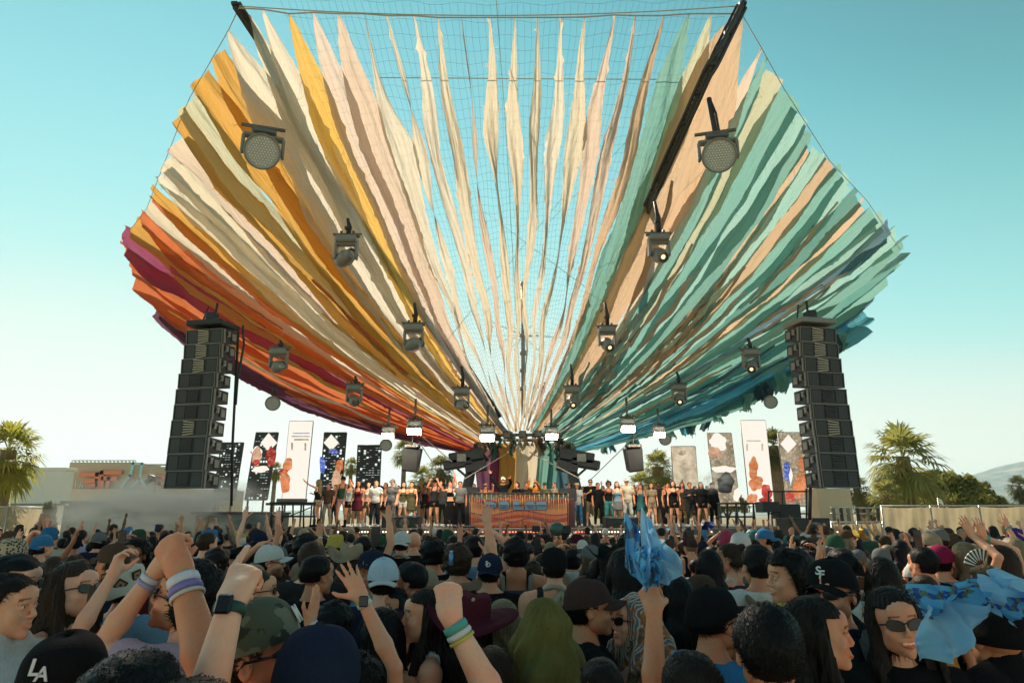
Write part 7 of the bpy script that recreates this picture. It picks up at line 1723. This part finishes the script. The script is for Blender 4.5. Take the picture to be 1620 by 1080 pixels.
sp(621, 763, 150, 'm', 'p', 'short', 'brown', 'tee', 'grey', 'trousers', 'grey', 'man in a grey shirt and pale cap on the left of the stage', cap='cap', capcol='grey')
sp(639, 769, 180, 'f', 'l', 'long', 'black', 'tank', 'olive', 'shorts', 'white', 'woman with long dark hair in white shorts')
sp(652, 768, 170, 'f', 'l', 'bob', 'brown', 'dress', 'olive', 'skirt', 'olive', 'brown-haired woman in a sage green dress')
sp(673, 771, 180, 'f', 'd', 'curly', 'black', 'tank', 'black', 'shorts', 'black', 'curly-haired woman dressed in black left of the man in shorts')
sp(688, 764, 180, 'm', 'l', 'short', 'dark', 'tank', 'charcoal', 'shorts', 'black', 'bare-armed man in a cap and black shorts with his hands at his chest', cap='cap', capcol='black', arms=('phone', 'phone'))
sp(713, 768, 170, 'f', 'l', 'bun', 'dark', 'crop', 'black', 'long_skirt', 'black', 'woman in a long black skirt with both arms up', arms=('up', 'bentup'))
sp(728, 766, 180, 'm', 't', 'short', 'black', 'tee', 'grey', 'trousers', 'black', 'man in grey with one arm raised left of the booth', arms=('down', 'up'))
sp(750, 772, 180, 'm', 't', 'short', 'black', 'tee', 'black', 'trousers', 'black', 'man in black just left of the booth')
sp(768, 769, 180, 'm', 't', 'buzz', 'dark', 'tank', 'black', 'trousers', 'black', 'tattooed man in a pale cap behind the booth', cap='cap', capcol='tan', arms=('bentup', 'bent'), glasses=1)
sp(796, 760, 180, 'm', 't', 'short', 'dark', 'long', 'black', 'trousers', 'black', 'man in a white cap and black jacket stretching his arms over the booth', cap='cap', capcol='white', back=True, arms=('fwdup', 'upout'), beard=.9, glasses=1, Y=23.2)
sp(818, 775, 150, 'f', 'l', 'bob', 'black', 'tee', 'black', 'trousers', 'black', 'dark-haired person bent over the middle of the booth', Y=23.4)
sp(833, 773, 180, 'm', 't', 'short', 'black', 'tee', 'charcoal', 'trousers', 'black', 'person behind the booth left of the woman in orange', Y=23.6)
sp(848, 764, 150, 'f', 'l', 'long', 'dark', 'long', 'orange', 'trousers', 'black', 'woman in an orange top leaning over the booth', arms=('fwdup', 'phone'), glasses=1, Y=23.3)
sp(862, 771, 180, 'm', 'l', 'short', 'dark', 'tee', 'olive', 'trousers', 'black', 'man in a green cap at the right of the booth', cap='cap', capcol='green', Y=23.6)
sp(877, 774, 180, 'm', 't', 'short', 'dark', 'tee', 'tan', 'trousers', 'black', 'person in tan at the right end of the booth')
sp(900, 769, 180, 'm', 't', 'short', 'black', 'tee', 'brown', 'trousers', 'black', 'man in a brown hat behind the woman in the white hat', cap='straw', capcol='brown')
sp(913, 769, 175, 'f', 't', 'long', 'dark', 'loose', 'white', 'trousers', 'blue', 'woman in a white hat, white top and blue jeans', cap='straw', capcol='cream')
sp(934, 763, 180, 'm', 'l', 'short', 'black', 'tee', 'black', 'knee', 'tan', 'man in a black shirt with a yellow emblem and beige shorts', glasses=1, arms=('bent', 'bent'))
sp(946, 771, 190, 'm', 't', 'short', 'black', 'tee', 'black', 'trousers', 'black', 'man all in black behind the beige shorts')
sp(963, 772, 180, 'f', 'b', 'afro', 'dark', 'tank', 'black', 'trousers', 'teal', 'woman with big curly hair, black top and teal trousers', glasses=1, arms=('down', 'bentup'))
sp(976, 772, 185, 'f', 'l', 'long', 'brown', 'tank', 'light blue', 'skirt', 'grey', 'woman in pale blue left of the man in the white shirt')
sp(991, 762, 180, 'm', 't', 'short', 'dark', 'loose', 'cream', 'trousers', 'white', 'man in a white cap and open cream shirt', cap='cap', capcol='white', glasses=1, Y=23.1)
sp(1013, 772, 180, 'f', 'p', 'afro', 'red', 'tank', 'teal', 'skirt', 'teal', 'woman with big reddish hair in a teal outfit', arms=('bent', 'phone'))
sp(1030, 774, 180, 'f', 'l', 'long', 'brown', 'tee', 'tan', 'shorts', 'tan', 'woman in patterned beige right of the reddish hair')
sp(1041, 767, 180, 'm', 'd', 'fade', 'black', 'tee', 'charcoal', 'trousers', 'charcoal', 'dark-skinned man in charcoal on the right of the stage')
sp(1056, 771, 190, 'm', 't', 'short', 'black', 'tank', 'black', 'trousers', 'black', 'man in a black vest turned to the right')
sp(1065, 771, 170, 'f', 'l', 'long', 'dark', 'tank', 'black', 'shorts', 'black', 'woman in black shorts and black top on the right of the stage')
sp(1079, 767, 175, 'f', 't', 'long', 'brown', 'dress', 'brown', 'skirt', 'brown', 'woman in a long brown dress on the right of the stage')
sp(1091, 769, 180, 'm', 't', 'short', 'black', 'long', 'charcoal', 'trousers', 'charcoal', 'man in a dark jacket next to the brown dress', arms=('bent', 'bent'))
sp(1109, 771, 180, 'f', 'l', 'long', 'black', 'long', 'black', 'shorts', 'black', 'bare-legged woman in a black jacket under the smoke puff', stance=.14)
sp(1127, 775, 200, 'm', 't', 'short', 'black', 'hoodie', 'black', 'trousers', 'black', 'man in a black hooded top left of the right guard rail')
r_ = [o for o in col.objects if o.get('label', '').startswith('man in a black shirt with a yellow emblem')][0]
mb = MB(); mb.lathe([(.0, .008), (.05, .006), (.055, 0)], (0, .133, 1.30), 16, Matrix.Rotation(math.radians(-90), 3, 'X')); mb.build('emblem', mat_simple('emblem_yellow', (.8, .6, .03), .6), r_)

# second row, half hidden behind the first
for k, (px, nb) in enumerate(((531, 'the man in brown'), (575, 'the maroon dress'), (602, 'the fair-haired man'), (630, 'the grey shirt and cap'), (661, 'the sage green dress'), (680, 'the curly-haired woman in black'), (701, 'the man in black shorts'), (738, 'the left equipment rack'),
                              (923, 'the white-hatted woman'), (954, 'the beige shorts'), (984, 'the cream shirt'), (1003, 'the white-trousered man'), (1021, 'the reddish-haired woman'), (1049, 'the dark-skinned man'), (1072, 'the black shorts'), (1100, 'the man in the dark jacket'), (1119, 'the woman in the black jacket'))):
    sx_ = 'mf'[k % 2]; cl_ = ('charcoal', 'tan', 'black', 'white', 'navy', 'red', 'grey')[k % 7]
    sp(px, 771 + (k * 5) % 6, 180 + (k * 37) % 70 - 35, sx_, 'ltplb'[k % 5], ('short', 'long', 'curly', 'wavy')[k % 4] if sx_ == 'm' or k % 4 in (1, 3) else 'bob', ('black', 'brown', 'dark')[k % 3], 'tee' if sx_ == 'm' else 'tank', cl_, 'trousers', ('charcoal', 'tan', 'black')[k % 3],
       'person in a ' + cl_ + ' top in the back row behind ' + nb, arms=(('down', 'down'), ('down', 'bentup'), ('down', 'down'), ('bent', 'phone'), ('up', 'down'))[k % 5], Y=26.0 + (k * 7 % 10) * .12)

# ------------------------------------------------------------------ the rest of the crowd
LM = [(0, 'by the left edge'), (95, 'left of the smoke'), (190, 'in front of the container'), (300, 'in front of the dark riser'), (400, 'below the leftmost screens'), (500, 'below the leaning blonde dancer'), (590, 'below the left stage speaker'), (680, 'below the left lighting arm'),
      (750, 'below the booth'), (850, 'right of the booth centre'), (930, 'below the beige shorts man'), (1010, 'behind the raised blue flag'), (1090, 'below the smoke puff'), (1170, 'below the right guard rail'), (1250, 'before the subwoofer'), (1330, 'before the lower right fence'), (1420, 'under the big palm'), (1520, 'by the right edge')]
hs = {'short': 'short', 'fade': 'cropped', 'wavyshort': 'tousled', 'curly': 'curly', 'bob': 'bobbed', 'bun': 'bun-tied', 'pony': 'ponytailed', 'long': 'long', 'wavy': 'long wavy'}
armw = {('down', 'down'): '', ('down', 'up'): ', right arm up', ('up', 'down'): ', left arm up', ('up', 'up'): ', both arms up', ('upout', 'fist'): ', arm out and fist up', ('down', 'phone'): ', hand at the face', ('fist', 'down'): ', left fist up', ('down', 'fwdup'): ', right hand reaching forward',
        ('down', 'point'): ', pointing up', ('bentup', 'up'): ', hands in the air', ('head', 'down'): ', elbow out', ('upout', 'upout'): ', arms spread high', ('bent', 'bent'): ', hands in front', ('point', 'down'): ', left finger up'}
arm_choices = [('down', 'down')] * 9 + [k for k in armw if k != ('down', 'down')]
tcols = ['black'] * 5 + ['charcoal', 'charcoal', 'navy', 'white', 'white', 'grey', 'light blue', 'maroon', 'brown', 'green', 'olive', 'yellow', 'pink', 'red', 'tan', 'teal', 'cream', 'blue', 'orange', 'lilac']
hcols = ['black'] * 5 + ['dark'] * 4 + ['brown'] * 3 + ['light', 'blond']
labels_used = set()
def row_word(Y): return 'in the near rows' if Y < 6.0 else 'midway back' if Y < 9.5 else 'towards the stage' if Y < 13 else 'near the stage'
n_ph = 0; rc = random.Random(99); count = 0; far_list = []
named = list(person_spots)
rows = [3.3, 3.9, 4.5, 5.1, 5.75, 6.45, 7.2, 8.0, 8.9, 9.9, 11.0, 12.2, 13.5, 15.0, 16.6, 18.3]
for ri, Yr in enumerate(rows):
    hw = Yr * .80; x = -hw + rc.uniform(0, .5)
    while x < hw:
        Yp = Yr + rc.uniform(-.24, .24); xs = x + rc.uniform(-.1, .1); x += rc.uniform(.42, .62) + (.08 if Yr < 6 else 0)
        if any((xs - a) ** 2 + (Yp - b_) ** 2 < .35 ** 2 for a, b_ in person_spots): continue
        if Yp < 5 and any(abs(xs / Yp - a / b_) < .055 and b_ > Yp - .2 and b_ < Yp + 2.5 for a, b_ in named): continue      # keep the named people in sight
        if Yr > 12.5 and len(far_list) < 400: far_list.append((xs, Yp)); person_spots.append((xs, Yp)); continue
        z = rc.gauss(1.60, .075); z = min(max(z, 1.44), 1.76)
        v = Vector((xs, Yp, z)); cz = (v.y * math.cos(TH) + (v.z - CH) * math.sin(TH)); px = 810 + v.x / cz * F; py = 540 - (-v.y * math.sin(TH) + (v.z - CH) * math.cos(TH)) / cz * F
        if px < -25 or px > 1645: continue
        for attempt in range(60):
            sex = rc.choice('mf'); ar = rc.choice(arm_choices) if Yp > 4.8 else ('down', 'down') if rc.random() < .75 else rc.choice(arm_choices)
            hair = rc.choice(['short', 'short', 'fade', 'wavyshort', 'curly'] if sex == 'm' else ['long', 'long', 'wavy', 'bob', 'bun', 'pony', 'wavy', 'curly']); hc_ = rc.choice(hcols); tc = rc.choice(tcols)
            top = rc.choice(['tee', 'tee', 'tank', 'loose'] if sex == 'm' else ['tank', 'tank', 'crop', 'tee']); cap = rc.choices([None, 'cap', 'bucket', 'straw', 'beanie'], [70, 20, 3, 2, 2])[0]; cc = rc.choice(['black', 'black', 'navy', 'white', 'tan', 'green', 'maroon', 'grey', 'blue', 'brown'])
            rz = rc.choice([0, 0, 0, 8, -8, 15, -15, 25, -25, 40, -40]) if rc.random() > .08 else rc.choice([100, -100, 170])
            lm = [t for x0, t in LM if px >= x0][-1] if px > 0 else LM[0][1]
            hat = {'cap': 'cap', 'bucket': 'bucket hat', 'straw': 'brimmed hat', 'beanie': 'beanie'}.get(cap)
            hd = (cc + ' ' + hat + ' wearer') if cap else (hs[hair] + ' ' + {'light': 'light brown', 'dark': 'dark brown'}.get(hc_, hc_) + ' haired person')
            pr = rc.choice([None, None, None, 0, 1, 2]) if top in ('tee', 'loose') else None
            lb = f"{hd} in {['striped ', 'floral ', 'dotted '][pr] if pr is not None else ''}{tc} {'tank top' if top in ('tank', 'crop') else 'shirt'}{armw[ar]}, {row_word(Yp)} {lm}"
            if lb not in labels_used and len(lb.split()) <= 16: break
        else: continue
        labels_used.add(lb); count += 1
        if ar[1] == 'phone' and n_ph < 14 and Yp > 5:
            n_ph += 1; ra = math.radians(rz); s0 = z / HEAD_Z; lx, ly, lz = .125 * s0, .345 * s0, 1.80 * s0
            phone(Vector((xs + lx * math.cos(ra) - ly * math.sin(ra), Yp + lx * math.sin(ra) + ly * math.cos(ra), lz)), 'phone held before the face by the ' + lb.split(',')[0] , ra, False, 1.1)
        sk = rc.choice('pplllttttbbd'); s_ = z / HEAD_Z; h_ = 255 / Yp
        person(px, py, h_, rz, sex, sk, hair, hc_, top, tc, lb, arms=ar, cap=cap, capcol=cc, back=rc.random() < .4, Y=Yp, sc=s_, seed=rc.randint(0, 3) if Yp < 6 else rc.randint(0, 1), pitch=5, yaw=0, glasses=1 if abs(rz) > 60 else None,
               lod=1 if h_ > 44 else 2, bands=((('R', 'band', rc.choice([(.7, .7, .68), (.1, .4, .35), (.6, .5, .1)])),) if ar[1] != 'down' and Yp < 8 else ()), beard=.8 if sex == 'm' and rz in (40, -40, 170, 100, -100) else 0, bcol=rc.choice(['charcoal', 'navy', 'black', 'tan']), topmat=M_prints[pr] if pr is not None else None)
print('crowd individuals', count, 'far', len(far_list))
# the far rows right at the stage: one mass
def far_crowd():
    protos = []
    for sex, ar, hair, top in (('m', ('down', 'down'), 'short', 'tee'), ('f', ('down', 'down'), 'long', 'tank'), ('m', ('down', 'up'), 'short', 'tee'), ('f', ('up', 'up'), 'long', 'tank'), ('m', ('fist', 'down'), 'curly', 'tee'), ('f', ('down', 'phone'), 'bun', 'tank'), ('m', ('upout', 'down'), 'fade', 'tee')):
        def get(me):
            V = np.empty(len(me.vertices) * 3, np.float32); me.vertices.foreach_get('co', V); Q = np.empty(len(me.loops), np.int32); me.loops.foreach_get('vertex_index', Q); bpy.data.meshes.remove(me); return V.reshape(-1, 3), Q.reshape(-1, 4)
        a = get(person_body_mesh(sex, ar, (0, .1, 0), 0, 0, .030, .030, False, 0)); b_ = get(top_mesh(top, sex, ar, .042)); c_ = get(hair_mesh(hair, 1, .029)); c_ = (c_[0] + np.array([0, 0, HEAD_Z]), c_[1]); d_ = get(bottom_mesh('trousers', sex, .06))
        protos.append((a, b_, c_, d_))
    V = []; Q = []; C = []; n = 0; r = random.Random(3)
    for (x, Y) in far_list:
        pr = r.choice(protos[:2] + protos); s_ = min(max(r.gauss(1.0, .045), .88), 1.1); a = r.uniform(-.5, .5) + (math.pi if r.random() < .05 else 0); R = np.array([[math.cos(a), -math.sin(a), 0], [math.sin(a), math.cos(a), 0], [0, 0, 1]])
        cl = (SK[r.choice('pllttbd')], WC[r.choice(tcols)], HC[r.choice(hcols)], WC['charcoal'])
        if r.random() < .2: cl = (cl[0], cl[1], WC[r.choice(['white', 'black', 'navy', 'tan', 'blue'])], cl[3])
        for (v, q), c_ in zip(pr, cl):
            V.append(v @ R.T * s_ + np.array([x, Y, 0])); Q.append(q + n); n += len(v); C.append(np.tile(np.array(tuple(c_) + (1,), np.float32), (len(v), 1)))
    me = mesh_np('distant_crowd', np.concatenate(V), np.concatenate(Q)); at_ = me.color_attributes.new('mark', 'FLOAT_COLOR', 'POINT'); at_.data.foreach_set('color', np.concatenate(C).ravel())
    o = mobj('distant_crowd', me, M_mass); o.color = (1, 1, 1, 1); o['label'] = 'packed far rows of people right in front of the stage'; o['kind'] = 'stuff'
M_mass = mat_objcolor('crowd_mass', .7, 40, .3, .2, .004, .1, attr=True)
far_crowd()
